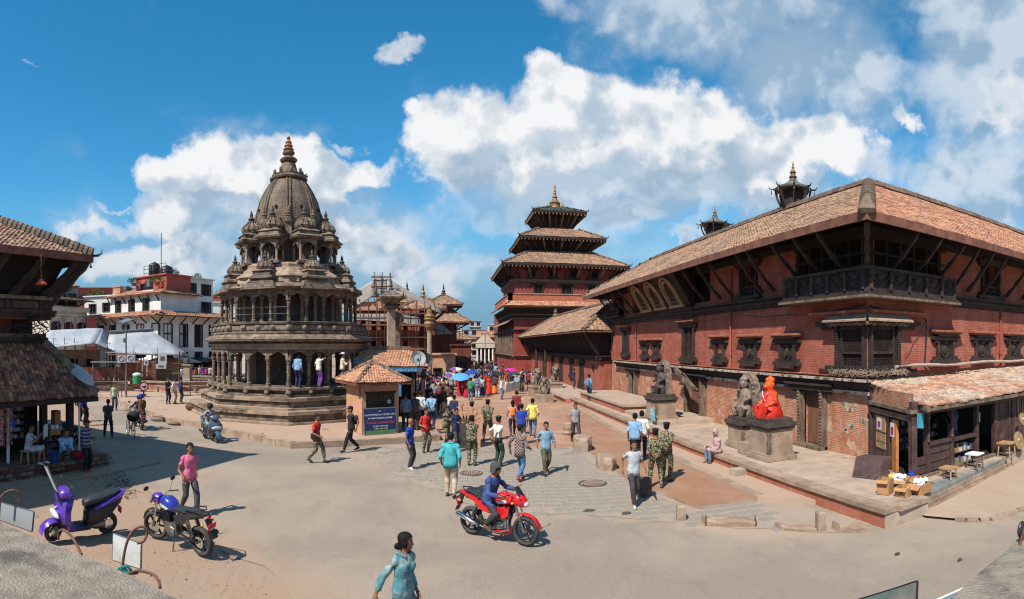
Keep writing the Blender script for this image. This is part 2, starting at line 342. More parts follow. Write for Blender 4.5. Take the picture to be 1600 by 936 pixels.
  if uv and len(s.f):
   nl=len(me.loops);li=np.zeros(nl,int);me.loops.foreach_get('vertex_index',li)
   pn=np.zeros(len(me.polygons)*3);me.polygons.foreach_get('normal',pn);pn=pn.reshape(-1,3)
   lt=np.zeros(len(me.polygons),int);me.polygons.foreach_get('loop_total',lt)
   N=np.repeat(pn,lt,axis=0);P=Vl[li]
   tx=np.stack([-N[:,1],N[:,0]],1);ln=np.linalg.norm(tx,axis=1);flat=ln<.35;ln[ln<1e-6]=1;tx/=ln[:,None]
   uvs=np.stack([P[:,0]*tx[:,0]+P[:,1]*tx[:,1],P[:,2]],1);uvs[flat]=P[flat][:,:2]
   lay=me.uv_layers.new(name='UVMap');lay.data.foreach_set('uv',uvs.ravel())
  if smooth:
   me.shade_smooth()if hasattr(me,'shade_smooth')else None
   if angle<180:
    try:me.set_sharp_from_angle(angle=radians(angle))
    except Exception:pass
  me.update();COL.objects.link(o)
  if kind:o['kind']=kind
  if label:o['label']=label
  return o
def copy_tree(o,loc=None,rotz=None,parent=None,label=None,group=None,scale=None):
 c=o.copy();COL.objects.link(c)
 if parent is not None:c.parent=parent
 for ch in list(o.children):copy_tree(ch,parent=c)
 if loc is not None:c.location=loc
 if rotz is not None:c.rotation_euler=(0,0,rotz)
 if scale:c.scale=(scale,)*3
 if label:c['label']=label
 if group:c['group']=group
 return c
def recolour(o,mp):
 ""
 stack=[o]
 while stack:
  q=stack.pop();stack+=list(q.children)
  if q.type=='MESH':
   for sl in q.material_slots:
    if sl.material and sl.material.name in mp:
     m=mp[sl.material.name];sl.link='OBJECT';sl.material=m
def ngon(c,r,n,a0):return[(c[0]+r*cos(a0+2*pi*k/n),c[1]+r*sin(a0+2*pi*k/n))for k in range(n)]
def jag(pts,step=.5,amp=.12,seed=0):
 ""
 out=[];n=len(pts)
 for i in range(n):
  a=Vector(pts[i][:2]);b=Vector(pts[(i+1)%n][:2]);L=(b-a).length;k=max(1,int(L/step));nn=Vector((-(b-a).y,(b-a).x))/max(L,1e-6)
  for j in range(k):
   p=a.lerp(b,j/k);out.append(tuple(p+nn*(mnoise.noise(Vector((p.x*1.7,p.y*1.7,seed)))*amp*2+mnoise.noise(Vector((p.x*6,p.y*6,seed)))*amp*.6)))
 return out
def sheet(name,poly,z,m,kind='structure',parent=None):
 ""
 from mathutils.geometry import tessellate_polygon
 v=[Vector((p[0],p[1],z))for p in poly];tris=tessellate_polygon([v])
 b=MB();fs=[]
 for t in tris:
  a,b_,c=t;nz=(v[b_]-v[a]).cross(v[c]-v[a]).z
  fs.append((a,b_,c)if nz>0 else(a,c,b_))
 b.add([tuple(p)for p in v],fs);return b.build(name,m,parent,kind=kind)
def inside(p,poly):
 x,y=p;c=False;n=len(poly);j=n-1
 for i in range(n):
  if(poly[i][1]>y)!=(poly[j][1]>y)and x<(poly[j][0]-poly[i][0])*(y-poly[i][1])/(poly[j][1]-poly[i][1])+poly[i][0]:c=not c
  j=i
 return c
class Fr:
 def __init__(s,o,u,n=None):
  s.o=Vector(o);s.u=Vector(u).normalized();s.n=Vector(n).normalized()if n else Vector((s.u.y,-s.u.x,0))
 def p(s,a,z,d=0.0):return s.o+s.u*a+s.n*d+Vector((0,0,z))
def fbox(b,F,a0,a1,z0,z1,d0,d1,mi=None,tz=0.0):
 ""
 q=lambda a,z,d:tuple(F.p(a,z,d))
 vs=[q(a0,z0,d1),q(a1,z0,d1),q(a1,z0,d0),q(a0,z0,d0),q(a0,z1-tz,d1),q(a1,z1-tz,d1),q(a1,z1,d0),q(a0,z1,d0)]
 left=F.u.cross(F.n).z>0
 fs=[(0,3,2,1),(4,5,6,7),(0,1,5,4),(1,2,6,5),(2,3,7,6),(3,0,4,7)]
 if left:fs=[f[::-1]for f in fs]
 return b.add(vs,fs,mi)
def fquad(b,F,a0,a1,z0,z1,d=0.0,mi=None):
 vs=[tuple(F.p(a0,z0,d)),tuple(F.p(a1,z0,d)),tuple(F.p(a1,z1,d)),tuple(F.p(a0,z1,d))]
 f=(0,1,2,3)if F.u.cross(F.n).z<0 else(3,2,1,0)
 return b.add(vs,[f],mi)
def wall_holes(b,F,a0,a1,z0,z1,holes,depth=.3,back=1):
 ""
 A=sorted({a0,a1,*[min(max(h[0],a0),a1)for h in holes],*[min(max(h[1],a0),a1)for h in holes]})
 Z=sorted({z0,z1,*[min(max(h[2],z0),z1)for h in holes],*[min(max(h[3],z0),z1)for h in holes]})
 for i in range(len(A)-1):
  for j in range(len(Z)-1):
   ca,cz=(A[i]+A[i+1])/2,(Z[j]+Z[j+1])/2
   if not any(h[0]<ca<h[1]and h[2]<cz<h[3]for h in holes):fquad(b,F,A[i],A[i+1],Z[j],Z[j+1],0,0)
 for h in holes:
  h0,h1,g0,g1=h[:4]
  for(p,q,r,s_)in(((h0,g0,0),(h0,g1,0),(h0,g1,-depth),(h0,g0,-depth)),((h1,g1,0),(h1,g0,0),(h1,g0,-depth),(h1,g1,-depth)),((h0,g1,0),(h1,g1,0),(h1,g1,-depth),(h0,g1,-depth)),((h1,g0,0),(h0,g0,0),(h0,g0,-depth),(h1,g0,-depth))):
   b.add([tuple(F.p(*p)),tuple(F.p(*q)),tuple(F.p(*r)),tuple(F.p(*s_))],[(0,1,2,3)],0)
  fquad(b,F,h0,h1,g0,g1,-depth,back)
 return b
def tiles(b,e0,e1,t1,t0,w=.2,rl=.2,th=.028,jit=1.0,seed=1,lift=.05,mi=None,tl=5):
 ""
 rr=random.Random(seed);e0,e1,t0,t1=map(Vector,(e0,e1,t0,t1))
 mid=((t0+t1)/2-(e0+e1)/2);ue=(e1-e0).normalized();mid=mid-ue*mid.dot(ue);L=mid.length
 rows=max(1,int(round(L/rl)));Ms=[]
 up=mid.normalized();nn=ue.cross(up).normalized()
 if nn.z<0:nn=-nn
 for r in range(rows):
  f=r/rows;a=e0.lerp(t0,f);c=e1.lerp(t1,f);ln=(c-a).length
  k=max(1,int(round(ln/w)));off=.5*(r%2)
  for j in range(k+(1 if off else 0)):
   u=(j+.5-off)/k
   if u<0 or u>1:u=min(max(u,.02),.98)
   p=a.lerp(c,u)+nn*(lift*.5+rr.uniform(-.006,.008)*jit)+up*rr.uniform(-.012,.012)*jit
   sag=.035*mnoise.noise(p*.35)+.02*mnoise.noise(p*1.3)
   ti=radians(tl+rr.uniform(-3,3)*jit);yw=radians(rr.uniform(-4,4)*jit)
   y=(up*cos(ti)-nn*sin(ti)).normalized();x=(ue*cos(yw)+y*sin(yw)).normalized();z=x.cross(y).normalized();y=z.cross(x)
   if z.dot(nn)<0:z=-z;x=-x
   p=p+up*(rl*.5)+nn*sag
   M=np.eye(4);M[:3,0]=x*w*.94;M[:3,1]=y*rl*1.3;M[:3,2]=z*th;M[:3,3]=p;Ms.append(M)
 tv=[(-.5,-.5,0),(0,-.5,.9),(.5,-.5,0),(-.5,.5,0),(0,.5,.9),(.5,.5,0),(-.5,-.5,-1),(.5,-.5,-1),(-.5,.5,-1),(.5,.5,-1)]
 tf=[(0,1,4,3),(1,2,5,4),(0,6,7,2,1),(0,3,8,6),(2,7,9,5)]
 return b.scatter(tv,tf,Ms,mi)
def slab(b,e0,e1,t1,t0,th=.12,mi=None):
 ""
 q=[Vector(p)-Vector((0,0,.045))for p in(e0,e1,t1,t0)];d=Vector((0,0,-th))
 if(q[0]-q[3]).length<1e-4 or(q[3]-q[2]).length<1e-4:
  q=q[:3]
 n=len(q);nrm=(q[1]-q[0]).cross(q[2]-q[0])
 if nrm.z<0:q=q[::-1]
 b.loft([[tuple(p+d)for p in q],[tuple(p)for p in q]],True,mi);return b
def ridge(b,p,q,w=.26,h=.14,step=.3,mi=None):
 ""
 p=Vector(p);q=Vector(q);L=(q-p).length;k=max(1,int(L/step));d=(q-p).normalized();x=d.cross(Vector((0,0,1))).normalized();z=x.cross(d)
 for i in range(k):
  a=p+d*(L*i/k);c=p+d*(L*(i+1.12)/k);j=R.uniform(-.012,.012)
  rings=[]
  for pt,g in((a,1.08),(c,.92)):
   rings.append([tuple(pt+x*(s_*w*g)+z*(hh*h*g+j))for s_,hh in((-.5,-.35),(-.42,.3),(-.2,.62),(0,.72),(.2,.62),(.42,.3),(.5,-.35))])
  b.loft(rings,True,mi)
 return b
def hip_roof(root,c,hx,hy,z,rise,top=(0,0),w=.25,rl=.25,m=None,rot=0.0,fascia=True,tname='roof_tiles',seed=3,ridges=True,fm=None,th=.14):
 ""
 M=Matrix.Translation(Vector((c[0],c[1],0)))@Matrix.Rotation(rot,4,'Z')
 E=[M@Vector((sx*hx,sy*hy,z))for sx,sy in((-1,-1),(1,-1),(1,1),(-1,1))]
 T=[M@Vector((sx*top[0],sy*top[1],z+rise))for sx,sy in((-1,-1),(1,-1),(1,1),(-1,1))]
 d=MB();tl=MB();rg=MB()
 for i in range(4):
  j=(i+1)%4
  slab(d,E[i],E[j],T[j],T[i],th);tiles(tl,E[i],E[j],T[j],T[i],w,rl,seed=seed+i,lift=.03)
  if ridges:ridge(rg,E[i]+Vector((0,0,.05)),T[i]+Vector((0,0,.05)),w=.3,h=.2,step=.4)
 d.build('roof',fm or WOOD_RED,root);tl.build(tname,m or TILE,root,kind='stuff')
 if ridges:rg.build('hip_ridge',RIDGE,root,kind='stuff')
 return E,T
def road_mat(name,base,dust,dark,sc=1.0):
 m,t,b=mat_base(name,.9)
 co=t.new('ShaderNodeTexCoord').outputs['Object']
 big=t.noise(co,.22*sc,7,.62,.4);fine=t.noise(co,45,3,.6);mid=t.noise(t.vmath('MULTIPLY',co,(1,.45,1)),1.4,6,.7,.5)
 col=t.mix(t.rng(big,.4,.62),base,dust)
 col=t.mix(t.rng(mid,.5,.72,0,.55),col,dark)
 spots=t.new('ShaderNodeTexVoronoi',{'Vector':co,'Scale':2.3}).outputs['Distance']
 col=t.mix(t.rng(spots,.05,.0,0,.5),col,tuple(x*.45 for x in base))
 col=t.mix(t.rng(fine,.3,.7,0,.45),col,tuple(x*.6 for x in base))
 col=t.mix(t.rng(t.noise(co,110,3,.6),.52,.68,0,.7),col,tuple(min(1,x*1.35)for x in dust))
 t.l.new(col,b.inputs['Base Color'])
 hh=t.math('ADD',fine,t.math('MULTIPLY',mid,1.5))
 t.l.new(t.new('ShaderNodeBump',{'Height':hh,'Strength':.5,'Distance':.02}).outputs[0],b.inputs['Normal'])
 return m
ASPHALT=road_mat('dusty_asphalt',(.25,.205,.165),(.35,.275,.21),(.18,.155,.135))
def dust_drift(m,A,B,wid,c):
 t=NT(m.node_tree);b=[n for n in t.n if n.type=='BSDF_PRINCIPLED'][0];old=b.inputs['Base Color'].links[0].from_socket;co=t.new('ShaderNodeTexCoord').outputs['Object']
 d=(B-A).normalized();nrm=(-d.y,d.x,0);f=t.math('SUBTRACT',t.vmath('DOT_PRODUCT',co,nrm),A.x*nrm[0]+A.y*nrm[1]);f=t.math('ADD',t.math('ABSOLUTE',f),t.math('MULTIPLY',t.math('SUBTRACT',t.noise(co,1.1,6,.65),.5),2.6));al=t.vmath('DOT_PRODUCT',co,tuple(d));a0=A.x*d.x+A.y*d.y;L=(B-A).length
 k=t.math('MULTIPLY',t.rng(f,wid,-.1,0,.9),t.math('MULTIPLY',t.rng(al,a0-1.2,a0+.2),t.rng(al,a0+L+2.5,a0+L+.5)));t.l.new(t.mix(k,old,c),b.inputs['Base Color'])
dust_drift(ASPHALT,G(207,765),G(440,905),1.0,(.34,.235,.165));dust_drift(ASPHALT,G(566,710),G(1185,828),.8,(.37,.275,.205))
DIRT=road_mat('orange_dirt',(.35,.235,.16),(.33,.24,.18),(.22,.145,.1),3)
SAND=road_mat('sandy_earth',(.4,.285,.205),(.42,.31,.23),(.3,.21,.15),2)
PAVE=road_mat('pink_pavement',(.42,.28,.2),(.4,.29,.22),(.32,.21,.155),2)
PIT=road_mat('damp_brick_paving',(.29,.155,.09),(.35,.2,.13),(.19,.095,.055),3)
STREET=brick('brick_street',(.4,.22,.14),(.34,.18,.12),(.3,.2,.14),bw=.22,bh=.11,wear=(.42,.3,.22),wlo=.45,whi=.7,wsc=.5,bump=.4)
MORTAR=road_mat('paver_joint_sand',(.31,.24,.185),(.36,.28,.22),(.24,.19,.15),2)
GREYSTONE=mat('grey_paving_stone',(.26,.228,.19),(.2,.175,.145),sc=2.2,bump=.45,bsc=16,dirt=(.32,.26,.205),dsc=1.1,dlo=.46,dhi=.68,island=.16)
b=MB();N=24;ring0=None
b.poly([(-3000,-3000,-.02),(3000,-3000,-.02),(3000,3000,-.02),(-3000,3000,-.02)])
b.build('ground',DIRT,kind='structure')
road=[tuple(G(*p)[:2])for p in((455,936),(430,895),(350,858),(300,806),(250,782),(207,765),(182,736),(157,713),(145,702))]
road=[(-.9,-12)]+[(-1.2,3)]+road+[(-12.2,18.5),(-20,26),(-45,45),(-30,50),(0,60),(10,60),(12,7.9),(40,7.9),(40,-12)]
sheet('road',jag(road,.35,.1,3),-.006,ASPHALT)
sheet('sandy_verge',jag([(9.7,8.3),(9.95,7.35),(10.5,6.75),(11.6,6.45),(14,6.6),(30,9),(30,12),(10.2,12)],.3,.05,9),.06,SAND)
vb=MB()
pts=jag([(9.95,7.3),(10.5,6.7),(11.6,6.4),(14,6.55),(22,8)],.22,.05,10)
for i in range(len(pts)//2-2):
 p,q=pts[i],pts[i+1]
 if(Vector(p)-Vector(q)).length>1:continue
 c=((p[0]+q[0])/2,(p[1]+q[1])/2,.015);vb.box(c,(.24+R.uniform(-.04,.06),.12+R.uniform(0,.06),.09+R.uniform(0,.05)),atan2(q[1]-p[1],q[0]-p[0])+R.uniform(-.15,.15))
vb.build('verge_edge_rubble',STONE_LT,kind='structure')
brick_street=[(-.3,22.8),(.4,22.4),(2.6,21.2),(5.4,20.6),(7.7,20.2),(8.5,31),(9.5,36),(9.2,75),(8.8,100),(8.2,220),(2,220),(.8,100),(-1.5,75),(-4,45),(-4,32),(-1,27)]
sheet('brick_street',jag(brick_street,.5,.08,5),.004,STREET)
pav_poly=[tuple(G(*p)[:2])for p in((566,708),(605,733),(650,757),(720,783),(800,806),(880,803),(960,808),(1060,816),(1185,826),(1320,832))]+[(8.65,8.6),(8.65,11.3),(7.6,11.9),(6.0,11.9),(5.4,15),(5.35,21),(2.6,21.5),(.4,22.6),(-.3,22.9),(-1.8,21.9)]
sheet('paved_square',jag(pav_poly,.3,.07,6),.002,MORTAR)
sheet('earth_pit',jag([(6.0,11.85),(7.62,11.75),(7.62,24),(8.3,31),(7,31),(5.4,23),(5.35,15)],.3,.05,7),.008,PIT)
cands=[];ca,sa=cos(radians(-7)),sin(radians(-7));rp=random.Random(4)
for j in range(-2,70):
 yy=8.2+j*.34;off=rp.uniform(0,.4)
 for i in range(-12,26):
  xx=-4.2+i*.46+off;x,y=xx*ca-(yy-14)*sa,xx*sa+(yy-14)*ca+14
  if inside((x,y),pav_poly)and not(7.4<x and y>11.7):
   edge=min((Vector((x,y))-Vector(q)).length for q in jag(pav_poly,.4,0))
   if edge<.45 and rp.random()<.45:continue
   cands.append((x,y))
cands.sort(key=lambda p:p[0]**2+p[1]**2)
pb=MB();pb.lathe((0,0,-.03),[(.5,0),(.5,.036),(.47,.044)],4,pi/4);
tv=np.concatenate(pb.v)*np.array([.605,.445,1]);pb.v=[tv]
psq=thing('stone_paving','grey stone slabs laid in rows on the open square in front of the palace','paving',(0,0,0),kind='structure')
del psq['category'];del psq['label']
paver=pb.build('paving_stone',GREYSTONE,psq,world=False);WMs=[]
for k,(x,y)in enumerate(cands):
 h=-.002+rp.uniform(-.008,.006);sx,sy=rp.uniform(.9,1.06),rp.uniform(.88,1.04);rot=radians(-7)+rp.uniform(-.03,.03)
 if k<300:
  o=paver if k==0 else paver.copy()
  if k:COL.objects.link(o)
  o.location=(x,y,h);o.rotation_euler=(rp.uniform(-.01,.01),rp.uniform(-.01,.01),rot);o.scale=(sx,sy,1)
 else:WMs.append(np.array(Matrix.Translation((x,y,h))@Matrix.Rotation(rot,4,'Z')@Matrix.Diagonal((sx,sy,1,1))))
fb=MB();fb.scatter(tv,pb.f,WMs);fb.build('farther_paving_stones',GREYSTONE,psq,world=False,kind='stuff')
pv=[(-30,38),(-26.7,35),(-20,29.6),(-14.6,25.2),(-11.7,23.9),(-9.7,22.6),(-5.9,20.3),(-2.2,22.0),(-.2,22.9),(-.6,26),(-2.5,29),(-4,32),(-4,45),(-12,60),(-50,62),(-50,48)]
pz=.24
pave=MB();pave.prism(pv,-.05,pz-.012);pave=pave.build('pavement',PAVE,kind='structure')
def kerb(parent,pts,z0,z1,w=.3,ln=.95,m=STONE_LT,seed=1,name='kerb_stone'):
 rr=random.Random(seed)
 for i in range(len(pts)-1):
  a=Vector(pts[i]);c=Vector(pts[i+1]);L=(c-a).length;k=max(1,round(L/ln));d=(c-a).normalized()
  for j in range(k):
   p=a.lerp(c,j/k);q=a.lerp(c,(j+1)/k)-d*.015;mid=(p+q)/2+Vector((d.y,-d.x))*(-.5*w+.02)*-1
   bb=MB();hz=(z1-z0)+rr.uniform(-.015,.012)
   bb.box((mid.x,mid.y,z0+hz/2),((q-p).length,w,hz),atan2(d.y,d.x)+rr.uniform(-.012,.012),tap=.97)
   bb.build(name,m,parent)
kerb(pave,[(-26.7,35),(-20,29.6),(-14.6,25.2),(-11.7,23.9),(-9.7,22.6),(-5.9,20.3)][::-1],-.02,pz,seed=2)
kerb(pave,[(-5.9,20.3),(-2.2,22.0),(-.2,22.9),(-.6,26),(-2.5,29)][::-1],-.02,pz,seed=3)
fl=MB()
for i in range(60):
 x,y=R.uniform(-24,-1),R.uniform(20,42)
 if inside((x,y),pv)and(Vector((x,y))-Vector((-8.9,30))).length>6:fl.box((x,y,pz-.008),(R.uniform(.5,1.4),R.uniform(.25,.4),.02),R.uniform(-.2,.8))
fl.build('flagstones',STONE_LT,pave,kind='stuff')
TZ=.43
ter=thing('palace_terrace',None,None,(0,0,0),kind='structure')
tb=MB();tb.prism([(8.62,8.22),(9.95,8.12),(9.95,9.0),(32,9.3),(32,13),(12.4,13),(12.4,36.5),(8.62,36.5)],-.05,.415);tb.build('plinth_top',CEMENT,ter)
tb=MB();tb.prism([(8.6,8.2),(8.6,36.5),(8.9,36.5),(8.9,8.2)],-.05,.33);tb.build('plinth_brick_face',BRICK_PLINTH,ter)
tb=MB();tb.prism([(8.58,8.19),(9.96,8.09),(9.96,8.5),(8.98,8.56)],-.05,.33);tb.build('plinth_end_face',CEMENT,ter)
for k in range(22):
 y0=8.15+k*1.3;bb=MB();bb.bx(8.54,8.95,y0,y0+1.285,.325+R.uniform(-.01,.005),.432+R.uniform(-.006,.006));bb.build('coping_stone',STONE_LT,ter)
bb=MB();bb.bx(8.96,9.99,8.06,8.45,.32,.43);bb.build('coping_stone',STONE_LT,ter)
tb=MB();tb.prism([(7.62,11.75),(8.6,10.6),(8.6,36),(8.4,36),(7.62,24)],-.04,.125);tb.build('lower_step_top',PAVE,ter)
kerb(ter,[(7.66,11.8),(7.66,24.0),(8.45,34)],-.02,.14,w=.22,ln=1.1,seed=5,name='step_stone')
tb=MB();tb.bx(9.35,12.1,22.3,27.2,.3,.6);tb.build('landing_slab',CEMENT,ter)
tb=MB();tb.bx(9.3,11.9,27.2,36.5,.3,.75);tb.build('landing_brick',BRICK_PLINTH,ter)
tb=MB();tb.bx(9.22,11.9,27.1,36.5,.75,.88);tb.build('landing_coping',CEMENT,ter)
tb=MB();tb.bx(8.25,11.3,36.52,75,-.05,.3);tb.build('far_plinth_brick',BRICK_PLINTH,ter)
tb=MB();tb.bx(8.15,11.3,36.52,75,.3,.42);tb.build('far_plinth_coping',CEMENT,ter)
for k in range(16):
 x0=9.99+k*1.05;bb=MB();y0=8.35+(x0-9.9)*.14
 bb.prism([(x0,y0),(x0+1.03,y0+.15),(x0+1.03,9.45),(x0,9.45)],.25,.372+R.uniform(-.008,.008));bb.build('slate_slab',SLATE,ter)
bb=MB()
for j in range(3):
 for k in range(52):
  x0=9.98+k*.34+(j%2)*.15;y0=8.38+(x0-9.9)*.14-.05*(2-j)-.02
  bb.box((x0+.17,y0+.12,.05+j*.088),(.33,.24+R.uniform(-.03,.05),.08),.145+R.uniform(-.06,.06))
bb.build('ledge_stone_course',STONE_LT,ter,kind='stuff')
for(px,py,w,d,h,rot,lab)in((912,703,.55,1.3,.5,.1,'long low stone block lying at the brown pit edge behind the grey stone beside it'),(950,733,.5,1.15,.42,.1,'rough stone block at the brown pit edge by the manhole cover'),(888,680,.45,.5,.55,0,'round stone drum standing at the edge of the brick street'),(1011,779,.34,.3,.5,.3,'dark upright stone stub beside the walker in the pale grey T-shirt')):
 g=G(px,py);b=MB()
 if 'drum' in lab:b.lathe((g.x,g.y+.1,0),[(.2,0),(.25,.1),(.22,.2),(.26,.36),(.24,.52),(.2,.56)],14)
 else:
  b.loft([[(g.x+cos(a+rot)*w*.62*s_+0,g.y+.2+sin(a+rot)*d*.5*s_,zz)for a in[pi/4+k*pi/4+R.uniform(-.08,.08)for k in range(8)]]for zz,s_ in((0,1),(h*.5,1.02),(h*.85,.97),(h,.86))])
 tag(b.build('stone_block',STONE_BLK if 'dark' in lab else STONE_LT,loc=(g.x,g.y,0)),lab,'stone block')
for(px,py,w,h,lab)in((1064,812,.19,.36,'squat stone bollard at the corner of the paved square, its shadow to the right'),(1282,828,.17,.43,'taller square stone bollard between two kerb blocks near the plinth corner')):
 g=G(px,py);b=MB();b.lathe((g.x,g.y,-.02),[(w*.78,0),(w*.75,h*.9),(w*.6,h)],4,.5);tag(b.build('bollard',STONE_LT,loc=(g.x,g.y,0)),lab,'bollard')
for(p0,p1,h,lab)in(((1105,822),(1180,824),.17,'pale kerb block lying between two dark iron stubs at the road edge'),((1222,829),(1276,831),.12,'low cracked kerb slab left of the taller bollard'),((1312,832),(1357,833),.2,'square cut kerb block below the brick plinth corner')):
 a,c=G(*p0),G(*p1);b=MB();q_=[a.lerp(c,i/6)+Vector((0,.15,0))for i in range(7)];j_=[(R.uniform(-.03,.03),R.uniform(-.03,.02))for _ in q_];b.loft([[tuple(p+Vector((0,y_+e_[0]*(1 if i_>1 else .3),max(0,z_+e_[1]*(z_>.05))-.01)))for i_,(y_,z_)in enumerate(((-.15,0),(-.16,h*.6),(-.12,h*.95),(.1,h),(.15,0)))][::-1]for p,e_ in zip(q_,j_)]);tag(b.build('kerb_block',STONE_LT,loc=tuple(a)),lab,'kerb block')
for(px,py,lab)in((1103,821,'small dark iron stub at the near end of the pale kerb block'),(1180,822,'pointed dark iron stub at the plinth end of the pale kerb block')):
 g=G(px,py);b=MB();b.lathe((g.x,g.y,0),[(.03,0),(.035,.1),(.01,.24)],6);tag(b.build('iron_stub',RUST,loc=tuple(g)),lab,'metal stub')
for(px,py,rad,lab)in((926,756,.42,'round iron manhole cover set in the paving'),(737,740,.36,'round grated drain cover behind the red motorcycle rider')):
 g=G(px,py);root=thing('manhole_cover',lab,'manhole cover',(g.x,g.y,0));b=MB();b.lathe((g.x,g.y,0),[(rad,0),(rad,.022),(rad*.9,.026),(rad*.88,.02)],24);b.build('cover_plate',STONE_BLK,root)
 b=MB()
 for i in range(-4,5):
  for j in range(-4,5):
   if i*i+j*j<18:b.box((g.x+i*rad/5,g.y+j*rad/5,.026),(rad*.13,rad*.13,.012))
 b.build('raised_grid',STONE_LT,root,kind='stuff')
for(px,py,lab)in((920,799,'dark torn rag lying on the paving edge'),(978,803,'flat dark patch of cloth on the road'),(1402,867,'small dark leaf on the open road'),(1500,876,'dark leaf flattened on the road farther along')):
 g=G(px,py);b=MB();s_=.16 if py<810 else .07
 b.loft([[(g.x+cos(a)*s_*k*R.uniform(.6,1.2),g.y+sin(a)*s_*.5*k*R.uniform(.6,1.3),zz)for a in[i*pi/5 for i in range(10)]]for k,zz in((1,.006),(.9,.03),(.4,.045))]);tag(b.build('litter_rag' if py<810 else 'fallen_leaf',STONE_BLK,loc=tuple(g)),lab,'rag' if py<810 else 'leaf')
pebv=[(-.5,-.4,0),(.5,-.5,0),(.45,.5,0),(-.5,.4,0),(-.2,-.2,.6),(.25,-.15,.5),(.1,.25,.55)]
pebf=[(0,1,5,4),(1,2,6,5),(2,3,4,6),(3,0,4),(4,5,6)]
Ms=[]
for i in range(2600):
 k=R.random()
 if k<.55:p=G(R.uniform(0,420),R.uniform(770,936));ok=not inside(p[:2],road)
 elif k<.7:p=Vector((R.uniform(-12,-9),R.uniform(11,17),0));ok=not inside(p[:2],road)
 elif k<.9:p=G(R.uniform(60,1600),R.uniform(700,900));ok=R.random()<.3
 else:p=Vector((R.uniform(9.5,17),R.uniform(6.2,8.4),.06));ok=True
 if ok:
  s_=R.uniform(.006,.017)*(2.2 if R.random()<.06 else 1)
  Ms.append(np.array(Matrix.Translation((p.x,p.y,p.z))@Matrix.Rotation(R.uniform(0,6),4,'Z')@Matrix.Diagonal((s_*1.4,s_,s_*.8,1))))
b=MB();b.scatter(pebv,pebf,Ms);b.build('gravel',STONE_LT,kind='stuff')
Ms=[]
for i in range(1100):
 t=R.random()*3.99;P4=[(145,700),(157,711),(182,734),(200,757),(212,768)];k=int(t);x,y=[P4[k][q]*(1-t+k)+P4[k+1][q]*(t-k)for q in(0,1)];p=G(x-abs(R.gauss(0,30))+4,y+R.gauss(0,9));s_=R.uniform(.008,.03)*(2.2 if R.random()<.12 else 1)
 Ms.append(np.array(Matrix.Translation((p.x,p.y,.0))@Matrix.Rotation(R.uniform(0,6),4,'Z')@Matrix.Diagonal((s_*1.4,s_,s_*.7,1))))
b=MB();b.scatter(pebv,pebf,Ms);b.build('road_edge_rubble',STONE,kind='stuff')
def lattice(b,F,a0,a1,z0,z1,d,pitch=.11,w=.022,dia=True):
 A,Z=a1-a0,z1-z0
 if dia:
  for sgn in(1,-1):
   t=-Z
   while t<A:
    p0=max(0,t);p1=min(A,t+Z)
    if p1-p0>.03:
     if sgn>0:q0,q1=(a0+p0,z0+(p0-t)),(a0+p1,z0+(p1-t))
     else:q0,q1=(a0+p0,z1-(p0-t)),(a0+p1,z1-(p1-t))
     b.beam(F.p(q0[0],q0[1],d),F.p(q1[0],q1[1],d),w,w,up=F.n)
    t+=pitch*1.4
 else:
  n=int(A/pitch)
  for i in range(1,n):b.beam(F.p(a0+A*i/n,z0,d),F.p(a0+A*i/n,z1,d),w,w,up=F.n)
  n=int(Z/pitch)
  for i in range(1,n):b.beam(F.p(a0,z0+Z*i/n,d),F.p(a1,z0+Z*i/n,d),w,w,up=F.n)
